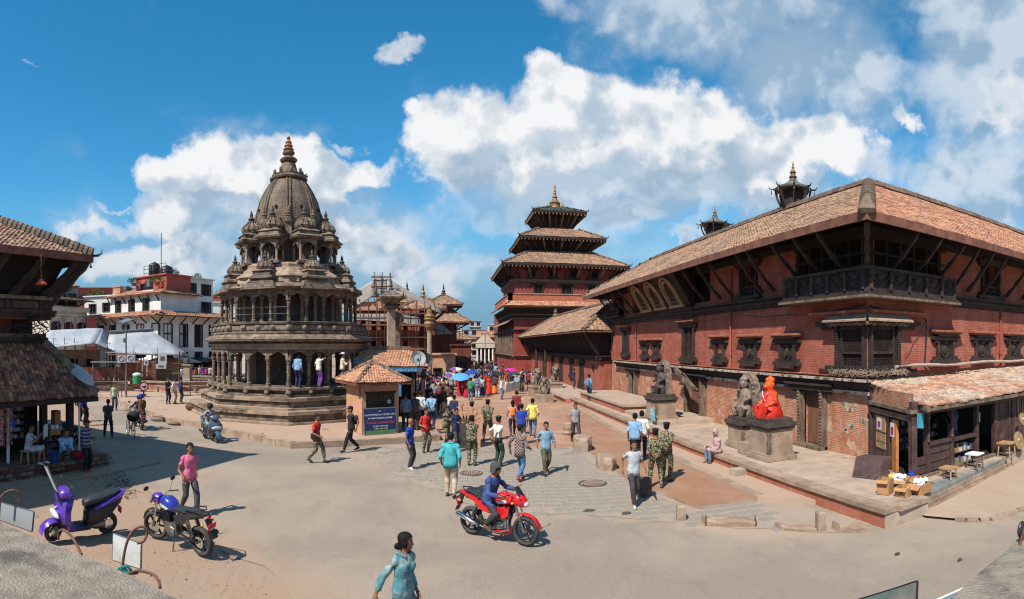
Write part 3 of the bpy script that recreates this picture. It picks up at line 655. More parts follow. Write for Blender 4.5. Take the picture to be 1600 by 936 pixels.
def nwindow(root,F,a,z,w,h,kind='blind',hood=True,wood=None,depth=.12):
 ""
 wood=wood or WOOD;b=MB();t=.1 if w<1.3 else .14
 fbox(b,F,a-w/2-t,a-w/2,z,z+h,-.05,depth);fbox(b,F,a+w/2,a+w/2+t,z,z+h,-.05,depth)
 fbox(b,F,a-w/2-.02,a-w/2+.05,z,z+h,-.1,depth-.04);fbox(b,F,a+w/2-.05,a+w/2+.02,z,z+h,-.1,depth-.04)
 fbox(b,F,a-w/2-t,a+w/2+t,z+h-.05,z+h-.002,-.06,depth-.03);fbox(b,F,a-w/2-t,a+w/2+t,z+.002,z+.05,-.06,depth-.03)
 win=b.build('window',wood,root)
 for nm,z0,s in(('lintel',z+h,1),('sill',z-.14,-1)):
  b=MB();fbox(b,F,a-w/2-.42,a+w/2+.42,z0+(.0 if s>0 else .0),z0+.13,-.03,depth+.05)
  fbox(b,F,a-w/2-.3,a-w/2-t,z0-.12*s,z0-.12*s+.12,-.02,depth);fbox(b,F,a+w/2+t,a+w/2+.3,z0-.12*s,z0-.12*s+.12,-.02,depth)
  if s<0:fbox(b,F,a-w/2-.1,a+w/2+.1,z0-.1,z0-.002,-.02,depth+.1)
  else:fbox(b,F,a-w/2-.2,a+w/2+.2,z0+.132,z0+.2,-.02,depth+.12)
  b.build(nm,wood,win)
 b=MB()
 if kind=='lattice':
  lattice(b,F,a-w/2+.05,a+w/2-.05,z+.03,z+h-.03,-.02,.12);fbox(b,F,a-.03,a+.03,z,z+h,-.04,.03)
  b.build('lattice',wood,win)
 elif kind=='open':
  b.beam(F.p(a-w/2,z+h*.3,0),F.p(a+w/2,z+h*.3,0),.04,.06);b.beam(F.p(a-w/2,z+h*.16,0),F.p(a+w/2,z+h*.16,0),.03,.04)
  for k in range(1,6):b.beam(F.p(a-w/2+w*k/6,z,0),F.p(a-w/2+w*k/6,z+h*.3,0),.035,.035)
  b.build('balustrade',wood,win)
 else:
  fbox(b,F,a-w/2,a+w/2,z,z+h,-.12,.02)
  for k in range(14):
   t0,t1=2*pi*k/14,2*pi*(k+1)/14
   b.beam(F.p(a+cos(t0)*w*.36,z+h*.5+sin(t0)*h*.38,.04),F.p(a+cos(t1)*w*.36,z+h*.5+sin(t1)*h*.38,.04),.05,.05,up=F.n)
  M=Matrix.Rotation(0,4,'Z');b.ell(F.p(a,z+h*.5,.02),(w*.22,w*.08,h*.27),8,5);b.ell(F.p(a,z+h*.86,.03),(w*.12,w*.12,h*.1),6,4)
  b.build('carved_panel',wood,win)
 if hood:
  b=MB();fbox(b,F,a-w/2-.5,a+w/2+.5,z+h+.27,z+h+.38,-.02,depth+.2,tz=.06);fbox(b,F,a-w/2-.45,a+w/2+.45,z+h+.2,z+h+.268,-.02,depth+.1)
  b.build('brick_hood',HOOD,win)
 return win
HOOD=mat('rusty_brick_hood',(.33,.1,.05),(.2,.07,.045),sc=5,bump=.5,dirt=(.42,.26,.17),dsc=2.5,dlo=.55,dhi=.7)
WHITEWASH=mat('flaked_lime_wash',(.5,.42,.35),(.36,.28,.22),sc=6,bump=.6,dirt=(.1,.07,.06),dsc=4,dlo=.5,dhi=.6)
def strut(root,p,q,w=.14,h=.22,m=None,name='strut',n=7):
 ""
 p,q=Vector(p),Vector(q);d=(q-p);L=d.length;d.normalize();x=d.cross(Vector((0,0,1))).normalized();y=x.cross(d).normalized();rings=[]
 for i in range(n+1):
  t=i/n;c=p+d*(L*t)-y*(.06*sin(pi*t));k=1+.28*sin(t*17)*(1 if 0<i<n else 0);ww,hh=w*k*.5,h*k*.5*(1.1-.35*t)
  rings.append([tuple(c+x*sx*ww+y*sy*hh)for sx,sy in((-1,-1),(1,-1),(1,1),(-1,1))])
 b=MB();b.loft(rings);return b.build(name,m or WOOD,root)
def cornice(root,F,a0,a1,z,prof,m=None,name='cornice',dent=0,ds=.16,dm=None):
 ""
 b=MB()
 for z0,z1,d in prof:fbox(b,F,a0,a1,z+z0,z+z1,-.05,d)
 o=b.build(name,m or WOOD,root)
 if dent:
  n=int((a1-a0)/ds);tv=[(-.5,-.5,-.5),(.5,-.5,-.5),(.5,.5,-.5),(-.5,.5,-.5),(-.5,-.5,.5),(.5,-.5,.5),(.5,.5,.5),(-.5,.5,.5)];tf=[(0,3,2,1),(4,5,6,7),(0,1,5,4),(1,2,6,5),(2,3,7,6),(3,0,4,7)];Ms=[]
  zz=z+prof[0][0]
  for k in range(n):
   c=F.p(a0+(k+.5)*(a1-a0)/n,zz-dent/2,prof[0][2]*.4);M=np.eye(4);M[:3,0]=F.u*ds*.55;M[:3,1]=F.n*prof[0][2]*.9;M[:3,2]=(0,0,dent);M[:3,3]=c;Ms.append(M)
  b=MB();b.scatter(tv,tf,Ms);b.build('dentil_row',dm or m or WOOD,root,kind='stuff')
 return o
PX,PY=12.0,12.2;PE=38.0
pal=thing('palace_building','long red brick palace with carved dark windows, deep struts and a tiled roof','palace',(PX,PY,.35))
FL=Fr((PX,PE,0),(0,-1,0),(-1,0,0))
FR=Fr((PX,PY,0),(1,0,0),(0,-1,0))
LA=PE-PY
fa=lambda Y:PE-Y
up_h=[];lo_h=[]
wl2=[(19.15,6.0,1.15,1.35)]
for Y,z,w,h in wl2:up_h.append((fa(Y)-w/2,fa(Y)+w/2,z,z+h))
up_h.append((fa(33.4),fa(22.6),6.1,7.6));up_h.append((fa(37.5),fa(35.2),6.0,7.5));up_h.append((fa(15.95),LA-.15,6.45,7.6))
bL=MB();wall_holes(bL,FL,0,LA,2.95,7.75,up_h+[(fa(Y)-w/2,fa(Y)+w/2,z,z+h)for(Y,z,w,h,*_r)in((34.6,3.45,1.0,1.75),(24.9,3.3,1.15,1.75),(31.0,3.35,.6,.85),(29.2,3.35,.6,.85),(14.15,3.3,0.01,.01))],.45)
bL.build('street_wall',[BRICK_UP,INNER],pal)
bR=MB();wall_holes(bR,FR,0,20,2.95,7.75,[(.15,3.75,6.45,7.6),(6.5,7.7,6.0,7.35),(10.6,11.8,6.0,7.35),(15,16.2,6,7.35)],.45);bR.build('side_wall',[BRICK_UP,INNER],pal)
b=MB();b.bx(PX+.5,17.9,PE-.3,PE,.3,7.7);b.bx(17.6,17.9,18,PE-.31,.3,7.7);b.bx(18,32,17.7,18,.3,7.7);b.build('rear_wall',BRICK_DARK,pal)
doorsL=[(15.0,TZ,.95,2.05),(24.3,TZ,1.5,2.0),(33.2,TZ,.8,1.9)]
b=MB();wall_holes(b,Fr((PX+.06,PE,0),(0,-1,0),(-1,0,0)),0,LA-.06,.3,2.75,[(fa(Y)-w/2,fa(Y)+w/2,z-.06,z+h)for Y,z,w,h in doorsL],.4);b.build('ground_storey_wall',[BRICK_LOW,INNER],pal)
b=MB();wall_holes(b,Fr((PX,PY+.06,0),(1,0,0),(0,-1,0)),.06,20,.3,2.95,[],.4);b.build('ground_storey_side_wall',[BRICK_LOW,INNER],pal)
for k in range(9):
 z=R.uniform(.7,2.5);Y=R.uniform(12.3,13.6);b=MB();n=9;c=FL.p(fa(Y),z,-.055);w=R.uniform(.06,.2);h=R.uniform(.04,.13)
 b.poly([tuple(c+Vector((0,cos(2*pi*i/n)*w*R.uniform(.6,1.2),sin(2*pi*i/n)*h*R.uniform(.6,1.2))))for i in range(n)][::-1]);b.build('lime_patch',WHITEWASH,pal)
for F,L0,L1,sg in((FL,0,LA,0),(FR,0,20,1)):
 cornice(pal,F,L0,L1+(.3 if not sg else 0),0,[(5.52,5.62,.1),(5.62,5.7,.2),(5.7,5.8,.13),(5.8,5.86,.26)],WOOD,'string_course',.06,.14)
cornice(pal,FL,1.4,LA+.32,0,[(2.62,2.72,.12),(2.72,2.82,.2),(2.82,2.86,.27)],WOOD,'carved_cornice',.09,.15)
cornice(pal,FL,1.4,LA+.36,0,[(2.862,2.94,.36)],WHITEWASH,'weathered_ledge')
cornice(pal,FR,0.0,20,0,[(2.80,2.94,.2)],WOOD,'side_cornice')
b=MB();fbox(b,FL,1.6,LA+.2,2.44,2.55,-.05,.12);b.build('lower_ledge',WHITEWASH,pal)
b=MB();fbox(b,FL,1.4,LA+.1,2.94,3.06,-.05,.1,tz=.05);fbox(b,FL,1.4,LA+.2,3.0,3.03,-.05,.2);b.build('dusty_brick_shelf',HOOD,pal)
for(Y,z,w,h,k)in((34.6,3.5,1.0,1.5,'lattice'),(31.0,3.4,.6,.66,'blind'),(29.2,3.4,.6,.66,'blind'),(24.9,3.35,1.15,1.6,'lattice'),(21.6,3.4,.6,.72,'open'),(19.0,3.4,.76,.7,'blind'),(16.4,3.4,.8,.7,'blind')):
 nwindow(pal,FL,fa(Y),z,w,h,k)
for(a,z,w,h,k)in((3.95,3.5,.8,.72,'blind'),(6.45,3.5,.85,.72,'blind'),(9.0,3.5,.8,.72,'blind'),(12.5,3.5,.8,.72,'blind')):nwindow(pal,FR,a,z,w,h,k)
for(a,z,w,h)in((7.1,6.05,1.2,1.3),(11.2,6.05,1.2,1.3),(15.6,6.05,1.2,1.3)):nwindow(pal,FR,a,z,w,h,'open',hood=False)
nwindow(pal,FL,fa(19.15),6.05,1.15,1.3,'open',hood=False)
cw=MB();cz0,cz1=3.25,4.62
FRb=Fr((PX-.007,PY,.003),(1,0,0),(0,-1,0))
for F,s in((Fr((PX,PY,0),(0,1,0),(-1,0,0)),0),(FRb,0)):
 fbox(cw,F,-.16,1.62,cz0-.16,cz0,-.05,.22);fbox(cw,F,-.1,1.5,cz1,cz1+.14,-.05,.16);fbox(cw,F,1.22,1.3,cz0,cz1,-.05,.2);fbox(cw,F,1.36,1.46,cz0,cz1,-.05,.12)
 fbox(cw,F,.03,.12,cz0,cz1,-.05,.15);fbox(cw,F,1.06,1.14,cz0,cz1,-.05,.13)
 fbox(cw,F,.1,1.08,cz1-.1,cz1,-.05,.13);fbox(cw,F,.1,1.08,cz0,cz0+.1,-.05,.13);fbox(cw,F,.1,1.08,cz0+.48,cz0+.56,-.05,.13)
 fbox(cw,F,1.5,2.5,cz1+.05,cz1+.2,-.05,.1);fbox(cw,F,1.5,2.2,cz1-.1,cz1+.05,-.05,.08);fbox(cw,F,1.5,2.3,cz0-.16,cz0-.04,-.05,.1);fbox(cw,F,1.5,2.0,cz0-.04,cz0+.08,-.05,.08)
 for k in range(16):cw.ell(F.p(1.26,cz0+.05+k*.083,.2),(.06,.06,.04),6,4)
cwin=cw.build('corner_window',WOOD,pal)
for F in(Fr((PX,PY,0),(0,1,0),(-1,0,0)),FRb):
 b=MB();lattice(b,F,.12,1.06,cz0+.56,cz1-.1,.05,.07,.02);lattice(b,F,.12,1.06,cz0+.1,cz0+.48,.05,.1,.022);b.build('lattice',WOOD,cwin)
 b=MB();fquad(b,F,.05,1.2,cz0,cz1,.012);b.build('window_backing',INNER,cwin)
 b=MB();q=[F.p(-.35,cz1+.14,.42),F.p(1.75,cz1+.14,.42),F.p(1.75,cz1+.4,0),F.p(0,cz1+.4,0)];d=Vector((0,0,.05));b.loft([[tuple(p)for p in q],[tuple(p+d)for p in q]]);b.build('window_canopy',STONE_LT,cwin)
 b=MB()
 for k in range(20):b.ell(F.p(-.2+k*.095,cz1+.08+.02*sin(k*2),.26),(.06,.06,.07),6,4)
 b.build('carved_canopy_edge',WOOD_GREY,cwin)
 b=MB();fbox(b,F,0,2.75,cz1+.42,cz1+.56,-.05,.26,tz=.05);fbox(b,F,0,2.6,cz1+.34,cz1+.42,-.05,.16);b.build('brick_hood',HOOD,cwin)
b=MB()
for k in range(420):
 t=R.random();s=R.choice((0,1));F=(Fr((PX,PY,0),(0,1,0),(-1,0,0)),FR)[s];c=F.p(R.uniform(-.2,1.6),cz0-.12+R.uniform(-.07,.07),.24+R.uniform(-.06,.06));d=Vector((R.uniform(-1,1),R.uniform(-1,1),R.uniform(-.6,1))).normalized()*R.uniform(.05,.12)
 b.beam(c-d,c+d,.012,.02)
b.build('dry_grass',STONE_LT,cwin,kind='stuff')
F3=FL;A0,A1=fa(31.2),fa(24.2)
bay=MB()
zb,zt,ob,ot=6.02,7.62,.25,1.25
def slant(a,t,d=0.0):
 n=Vector((-(zt-zb),0,-(ot-ob))).normalized()
 return FL.p(a,zb+(zt-zb)*t,ob+(ot-ob)*t)+n*d
def sl_beam(b,a0,t0,a1,t1,w,h,d=.03):b.beam(slant(a0,t0,d),slant(a1,t1,d),w,h,up=(-1,0,0))
q=[slant(A0,0),slant(A1,0),slant(A1,1),slant(A0,1)]
bay.add([tuple(p)for p in q]+[tuple(FL.p(A0,zb,0)),tuple(FL.p(A1,zb,0)),tuple(FL.p(A1,zt,0)),tuple(FL.p(A0,zt,0))],[(0,1,2,3),(0,4,5,1),(1,5,6,2),(0,3,7,4)])
bayo=bay.build('leaning_bay',WOOD_DK,pal)
for k in range(3):
 c=A0+1.25+k*2.15;ar=MB()
 for s in(-1,1):
  sl_beam(ar,c+s*.72,.02,c+s*.72,.5,.12,.1,.06);sl_beam(ar,c+s*.5,.02,c+s*.5,.5,.07,.12,.05)
  for i in range(7):
   t0,t1=i/7*pi/2,(i+1)/7*pi/2
   sl_beam(ar,c+s*.72*cos(t0),.5+.42*sin(t0),c+s*.72*cos(t1),.5+.42*sin(t1),.14,.12,.06)
   sl_beam(ar,c+s*.5*cos(t0),.5+.3*sin(t0),c+s*.5*cos(t1),.5+.3*sin(t1),.07,.12,.05)
 sl_beam(ar,c-.85,.03,c+.85,.03,.14,.14,.08);ar.build('gilded_arch',GOLD_WOOD,bayo)
 ar=MB();sl_beam(ar,c-.45,.18,c+.45,.18,.05,.05,.03);sl_beam(ar,c-.45,.3,c+.45,.3,.04,.04,.03)
 for i in range(9):sl_beam(ar,c-.4+i*.1,.04,c-.4+i*.1,.18,.03,.03,.03)
 ar.build('arch_balustrade',WOOD_GREY,bayo)
b=MB()
for i in range(26):sl_beam(b,A0+.1+i*(A1-A0-.2)/25,-.02,A0+.1+i*(A1-A0-.2)/25,-.28,.14,.22,.02)
sl_beam(b,A0,-.3,A1,-.3,.16,.3,.02);b.build('bay_bracket_row',WOOD,bayo)
bal=MB();BZ0,BZ1=5.62,6.42
FCL=Fr((PX,PY-.004,0),(0,1,0),(-1,0,0))
for F,L in((FCL,3.75),(FRb,3.95)):
 fbox(bal,F,-.55,L,BZ0,BZ0+.12,-.05,.55);fbox(bal,F,-.6,L,BZ1-.1,BZ1,-.05,.6);fbox(bal,F,-.5,L,BZ0+.12,BZ1-.1,.3,.5);fbox(bal,F,-.62,L+.05,BZ0-.08,BZ0,-.05,.66)
 fbox(bal,F,L-.12,L,BZ0,BZ1,-.05,.56)
balo=bal.build('corner_balcony',WOOD,pal)
for F,L in((FCL,3.75),(FRb,3.95)):
 n=5
 for k in range(n):
  a0,a1=-.45+(L+.4)*k/n,-.45+(L+.4)*(k+1)/n;b=MB();fbox(b,F,a0,a0+.12,BZ0+.1,BZ1-.08,.5,.6)
  for i in range(12):
   t0,t1=i/12,(i+1)/12;f=lambda t:BZ0+.38-.22*sin(pi*t)
   b.beam(F.p(a0+.14+(a1-a0-.16)*t0,f(t0)+.12,.52),F.p(a0+.14+(a1-a0-.16)*t1,f(t1)+.12,.52),.05,.06,up=F.n)
  b.ell(F.p((a0+a1)/2,BZ0+.5,.52),(.12,.12,.1),8,5);b.ell(F.p((a0+a1)/2-.2,BZ0+.3,.51),(.07,.07,.06),6,4);b.build('carved_parapet_panel',WOOD,balo)
 b=MB();fbox(b,F,-.64,L+.1,BZ0-.16,BZ0-.08,-.05,.72);b.build('balcony_ledge',WOOD_GREY,balo)
 b=MB()
 for k in range(6):fbox(b,F,.1+k*.68,.2+k*.68,BZ1,7.6,-.04,.06)
 fbox(b,F,0,L,6.9,6.98,-.04,.05);fbox(b,F,0,L,7.4,7.6,-.04,.08);b.build('balcony_screen',WOOD_DK,balo)
b=MB();fbox(b,FL,fa(37.6),fa(35.0),5.95,6.05,0,.5);fbox(b,FL,fa(37.6),fa(35.0),6.5,6.6,0,.5);fbox(b,FL,fa(37.6),fa(35.0),6.05,6.5,.38,.44)
for k in range(9):fbox(b,FL,fa(37.6)+k*.32,fa(37.6)+k*.32+.06,6.05,6.5,.44,.5)
b.build('far_balcony',WOOD,pal)
EO=1.5;ez,rz=7.72,10.45;ex,ey=PX-EO,PY-EO;rx,ry=15.2,15.4;YF,XF=40.3,34
rd=MB();rt=MB()
planes=[((ex,YF,ez),(ex,ey,ez),(rx,ry,rz),(rx,YF-3,rz)),((ex,ey,ez),(XF,ey,ez),(XF,ry,rz),(rx,ry,rz)),((rx+4.6,YF,ez),(ex,YF,ez),(rx,YF-3,rz),(rx,YF-3,rz)),((19.8,20,ez),(19.8,YF,ez),(rx,YF-3,rz),(rx,ry,rz)),((XF,20,ez),(19.8,20,ez),(rx,ry,rz),(XF,ry,rz))]
for i,p in enumerate(planes):slab(rd,*p,th=.1)
rd.build('roof',WOOD_DK,pal)
tiles(rt,*planes[0],w=.2,rl=.175,seed=11,lift=.02);rt.build('roof_tiles',TILE,pal,kind='stuff')
rt=MB();tiles(rt,*planes[1],w=.2,rl=.175,seed=12,lift=.02);rt.build('side_roof_tiles',TILE_RED,pal,kind='stuff')
rt=MB()
for i in(2,3):tiles(rt,*planes[i],w=.3,rl=.3,seed=13+i,lift=.02)
rt.build('rear_roof_tiles',TILE,pal,kind='stuff')
rg=MB();up=Vector((0,0,.06));ridge(rg,Vector((ex,ey,ez))+up,Vector((rx,ry,rz))+up,.5,.22,.35);ridge(rg,Vector((rx,ry,rz+.06)),Vector((rx,YF-3,rz+.06)),.4,.22,.4);ridge(rg,Vector((rx,ry,rz+.06)),Vector((XF,ry,rz+.06)),.4,.22,.4);ridge(rg,Vector((ex,YF,ez+.06)),Vector((rx,YF-3,rz+.06)),.34,.2)
rg.build('ridge_tiles',RIDGE,pal,kind='stuff')
b=MB();b.lathe((ex+.05,ey+.05,ez-.08),[(.22,0),(.34,.12),(.1,.5),(.02,.56)],4,0);b.build('corner_finial',RIDGE,pal)
fs=MB();fs.beam((ex-.02,YF,ez-.12),(ex-.02,ey-.05,ez-.12),.07,.26);fs.beam((ex-.06,ey-.02,ez-.12),(XF,ey-.02,ez-.12),.07,.26);fs.build('fascia_board',WOOD_RED,pal)
sf=MB()
for i in range(int((YF-ey)/.42)):y=ey+.3+i*.42;k=min(1,(y-ey)/1.6);sf.beam((ex+.05,y,ez-.18),(ex+.05+(PX+.05-ex)*k,y,ez-.18+.68*k),.09,.12)
for i in range(int((XF-ex)/.42)):x=ex+.3+i*.42;k=min(1,(x-ex)/1.6);sf.beam((x,ey+.05,ez-.18),(x,ey+.05+(PY+.05-ey)*k,ez-.18+.68*k),.09,.12)
sf.build('rafters',WOOD_DK,pal,kind='stuff')
b=MB();fbox(b,FL,-.1,LA+.1,7.5,7.75,-.05,.16);fbox(b,FR,-.1,20,7.5,7.75,-.05,.16);b.build('wall_plate',WOOD_DK,pal)
for Y in(37.0,35.4,33.9,32.4,22.9,21.4,20.3,18.0,17.2,15.6,14.3,13.1):strut(pal,(PX-.1,Y,6.1 if Y>17 or Y<0 else 6.42),(ex+.18,Y+.02,ez-.2),.085,.13)
strut(pal,(PX-.42,PY-.42,6.42),(ex+.25,ey+.25,ez-.2),.15,.2)
for X in(12.9,14.1,15.4,16.3,17.3,18.3,20.2,21.6,23,25):strut(pal,(X,PY-.1,6.42 if X<15.9 else 6.1),(X+.02,ey+.18,ez-.2),.085,.13)
for F,a,z0,z1 in((FL,fa(20.6),3.05,7.3),(FR,7.85,3.1,7.2),(FL,fa(32.6),3.05,6)):
 b=MB();b.tube([F.p(a,z0,.07),F.p(a,z1,.07)],.055,10)
 for z in(z0+.5,(z0+z1)/2,z1-.4):b.tube([F.p(a,z,.07),F.p(a,z+.06,.07)],.075,10)
 b.build('drain_pipe',PLASTER_RED,pal)
def old_door(Y,w,h,torn=False,wide=.3):
 F=Fr((PX+.06,PE,0),(0,-1,0),(-1,0,0));a=fa(Y);z=TZ
 b=MB()
 for s in(-1,1):
  for k,(o,ww,d)in enumerate(((0,.1,.12),(.1,.1,.2),(.2,wide-.2,.1))):
   x0=a+s*(w/2+o);x1=a+s*(w/2+o+ww);fbox(b,F,min(x0,x1),max(x0,x1),z-.02*k,z+h+.02*k,-.05,d)
  for k in range(18):b.ell(F.p(a+s*(w/2+.15),z+.08+k*h/18,.2),(.06,.06,.045),6,4)
  if s<0:fr=b.build('doorway',WOOD_GREY,pal);b=MB()
 b.build('door_jamb',WOOD_GREY,fr)
 b=MB();fbox(b,F,a-w/2-.75,a+w/2+.75,z+h,z+h+.14,-.05,.24);fbox(b,F,a-w/2-.55,a+w/2+.55,z+h-.14,z+h,-.05,.14);fbox(b,F,a-w/2-.85,a+w/2+.85,z+h+.14,z+h+.22,-.05,.34);b.build('carved_lintel',WOOD,fr)
 b=MB();fbox(b,F,a-w/2-.3,a+w/2+.3,z-.04,z+.1,-.05,.34);b.build('threshold',WOOD_GREY,fr)
 n=2 if w<1.1 else 4
 for k in range(n):
  b=MB();fbox(b,F,a-w/2+w*k/n+.01,a-w/2+w*(k+1)/n-.01,z+.1,z+h-.15,-.2,-.13);b.build('door_leaf',WOOD_DOOR,fr)
 return fr
old_door(15.0,.95,2.05);dr=old_door(24.3,1.45,1.95,wide=.42);old_door(33.2,.8,1.9)
b=MB();F=FL;c=F.p(fa(24.1),2.15,.32)
pts=[(-.95,0),(-.8,.22),(-.45,.45),(0,.72),(.5,.38),(.85,.12),(.95,0),(.7,-.05),(0,-.35),(-.6,-.08)]
for dd in(0,):
 r0=[tuple(c+Vector((-.12-y*.45,-x,y*.75-x*.28)))for x,y in pts];r1=[tuple(Vector(p)+Vector((.1,0,-.03)))for p in r0];b.loft([r0,r1])
b.beam(c+Vector((-.3,1.15,.68)),c+Vector((-.3,-1.0,-.18)),.16,.2);b.ell(c+Vector((-.36,0,.12)),(.14,.2,.2));b.build('leaning_torana',WOOD_GREY,dr)
for(pts,r)in(([FL.p(fa(32),5.35,.25),FL.p(fa(26),5.1,.2),FL.p(fa(20),5.35,.15),FL.p(fa(16),5.15,.12),FL.p(LA,5.3,.12)],.018),([FR.p(0,5.25,.14),FR.p(2.5,5.0,.12),FR.p(2.75,4.9,.14),FR.p(2.8,4.2,.1),FR.p(2.7,3.4,.1),FR.p(3.1,3.15,.1)],.03),([FR.p(2.75,4.9,.1),FR.p(2.2,4.2,.06),FR.p(1.7,3.6,.06)],.01)):
 b=MB();P2=[]
 for i in range(len(pts)-1):
  for k in range(6):P2.append(Vector(pts[i]).lerp(Vector(pts[i+1]),k/6)-Vector((0,0,.1*sin(pi*k/6)if i<1 or r<.02 else 0)))
 P2.append(Vector(pts[-1]));b.tube(P2,r,6);b.build('cable',METAL_DK,pal)
TC=Vector((-8.86,30.0,0));TA=atan2(-TC.y,-TC.x)
tem=thing('stone_temple','grey octagonal stone temple with two colonnades, rings of small pavilions and a tall ribbed spire','temple',(TC.x,TC.y,.24))
OA=TA
def oc(r,z,a0=OA,n=8):return[(TC.x+r*cos(a0+2*pi*k/n),TC.y+r*sin(a0+2*pi*k/n),z)for k in range(n)]
def octlathe(prof,name,m=STONE,n=8,a0=None,kind=None,parent=None):
 b=MB();b.loft([oc(r,z,OA if a0 is None else a0,n)for r,z in prof]);return b.build(name,m,parent or tem,kind=kind)
def V8(r,k,z):a=OA+2*pi*k/8;return Vector((TC.x+r*cos(a),TC.y+r*sin(a),z))
def tier(r,z0,z1,nb=3):
 octlathe([(r-.12,z0),(r-.12,z1-.16)],'base_tier',STONE)
 for k in range(8):
  A,B=V8(r,k,0),V8(r,k+1,0);A2,B2=V8(r-.6,k,0),V8(r-.6,k+1,0)
  for j in range(nb):
   p,q,p2,q2=A.lerp(B,j/nb),A.lerp(B,(j+.99)/nb),A2.lerp(B2,j/nb),A2.lerp(B2,(j+.99)/nb);dz=R.uniform(-.012,.012)
   b=MB();b.loft([[(p.x,p.y,z1-.17),(q.x,q.y,z1-.17),(q2.x,q2.y,z1-.17),(p2.x,p2.y,z1-.17)],[(p.x,p.y,z1+dz),(q.x,q.y,z1+dz),(q2.x,q2.y,z1+dz),(p2.x,p2.y,z1+dz)]]);b.build('coping_block',STONE_LT if R.random()<.65 else STONE,tem)
 octlathe([(r-.02,z0),(r-.02,z0+.1),(r-.1,z0+.13)],'tier_foot',STONE_LT)
tier(5.75,.24,.86,4);tier(5.2,.86,1.45,4)
octlathe([(4.7,1.4),(4.7,1.55),(4.5,1.6),(4.5,1.72),(4.72,1.78),(4.72,1.9),(4.6,1.94)],'column_platform',STONE)
b=MB()
for k in range(8):
 for j in range(3):
  p=V8(4.62,k,0).lerp(V8(4.62,k+1,0),(j+.0)/3);b.ell((p.x,p.y,1.68),(.16,.16,.13),8,5)
b.build('carved_boss_row',STONE_CARVED,tem,kind='stuff')
colb=MB();colb.lathe((0,0,0),[(.17,0),(.17,.16),(.12,.2),(.115,1.15),(.13,1.2),(.115,1.25),(.18,1.36),(.2,1.48)],8,pi/8)
proto=None
def column(x,y,z,h,s,rot,name='column',ht=1.48,m=None):
 b=MB();sc=h/ht
 b.lathe((x,y,z),[(.17*s,0),(.17*s,.16*sc),(.12*s,.2*sc),(.115*s,1.12*sc),(.14*s,1.16*sc),(.12*s,1.22*sc),(.19*s,1.34*sc),(.21*s,ht*sc)],8,rot+pi/8);return b.build(name,m or STONE_LT,tem)
def arch_side(r,k,j,n,z0,z1,th=.22,name='arch',rise=.75):
 ""
 A,B=V8(r,k,0),V8(r,k+1,0);p,q=A.lerp(B,j/n),A.lerp(B,(j+1)/n);u=(q-p);L=u.length;u.normalize();nn=Vector((u.y,-u.x,0))
 if nn.dot(p-TC)<0:nn=-nn
 b=MB();N=10;hh=(z1-z0);lo=[]
 for i in range(N+1):
  t=i/N;y=1-abs(2*t-1);zz=z0+hh*rise*(y**.6)+.05*abs(sin(t*pi*4))*(y>0)*.6;lo.append((t,min(zz,z1-.03)))
 for i in range(N):
  (t0,a),(t1,c)=lo[i],lo[i+1];P0,P1=p+u*L*t0,p+u*L*t1
  ring=[[(P0.x+nn.x*d,P0.y+nn.y*d,a),(P1.x+nn.x*d,P1.y+nn.y*d,c),(P1.x+nn.x*d,P1.y+nn.y*d,z1),(P0.x+nn.x*d,P0.y+nn.y*d,z1)]for d in(th/2,-th/2)]
  b.loft(ring)
 return b.build(name,STONE,tem)
for k in range(8):
 for j in range(3):
  p=V8(4.32,k,0).lerp(V8(4.32,k+1,0),j/3);a=atan2(p.y-TC.y,p.x-TC.x);column(p.x,p.y,1.92,1.5,.82,a,m=STONE);arch_side(4.32,k,j,3,3.3,3.82)
  q=V8(2.9,k,0).lerp(V8(2.9,k+1,0),j/3)
  if j==0:column(q.x,q.y,1.92,1.6,1.1,a)
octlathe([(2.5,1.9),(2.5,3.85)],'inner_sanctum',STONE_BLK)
octlathe([(4.5,3.8),(4.5,3.98),(4.58,4.0),(4.58,4.1)],'lower_beam',STONE_LT)
octlathe([(4.45,4.1),(4.52,4.18),(4.9,4.24),(4.93,4.33),(4.72,4.44),(4.5,4.58)],'lower_eave',STONE)
octlathe([(4.42,4.58),(4.5,4.62),(4.5,4.7),(4.36,4.74),(4.36,5.06),(4.5,5.1),(4.52,5.2),(4.4,5.22)],'balcony_parapet',STONE)
for k in range(8):
 for j in range(4):
  p=V8(4.4,k,0).lerp(V8(4.4,k+1,0),(j+.0)/4);a=atan2(p.y-TC.y,p.x-TC.x);b=MB();c=(p.x,p.y,4.9)
  b.ell(c,(.17,.17,.16),8,6);b.box((p.x,p.y,4.9),(.1,.34,.3),a);b.build('parapet_carving',STONE_CARVED,tem)
  p=V8(4.4,k,0).lerp(V8(4.4,k+1,0),(j+.5)/4);a=(OA+2*pi*(k+.5)/8);b=MB();b.box((p.x,p.y,4.9),(.06,.62,.22),a);b.build('relief_panel',STONE_CARVED,tem)
for k in range(8):
 for j in range(3):
  p=V8(3.85,k,0).lerp(V8(3.85,k+1,0),j/3);a=atan2(p.y-TC.y,p.x-TC.x);column(p.x,p.y,5.2,1.22,.75,a,m=STONE);arch_side(3.85,k,j,3,6.3,6.78,.2)
  if j:q=V8(3.0,k,0).lerp(V8(3.0,k+1,0),j/3);column(q.x,q.y,5.2,1.5,.8,a)
octlathe([(2.75,5.2),(2.75,6.9)],'upper_sanctum',STONE_BLK)  # core coloured near-black to stand in for shade inside the upper colonnade
b=MB()
for r_,z_ in((4.0,5.62),(4.0,5.95)):
 for k in range(8):b.tube([V8(r_,k,z_),V8(r_,k+1,z_)],.014,6)
b.build('hand_rail',METAL_DK,tem)
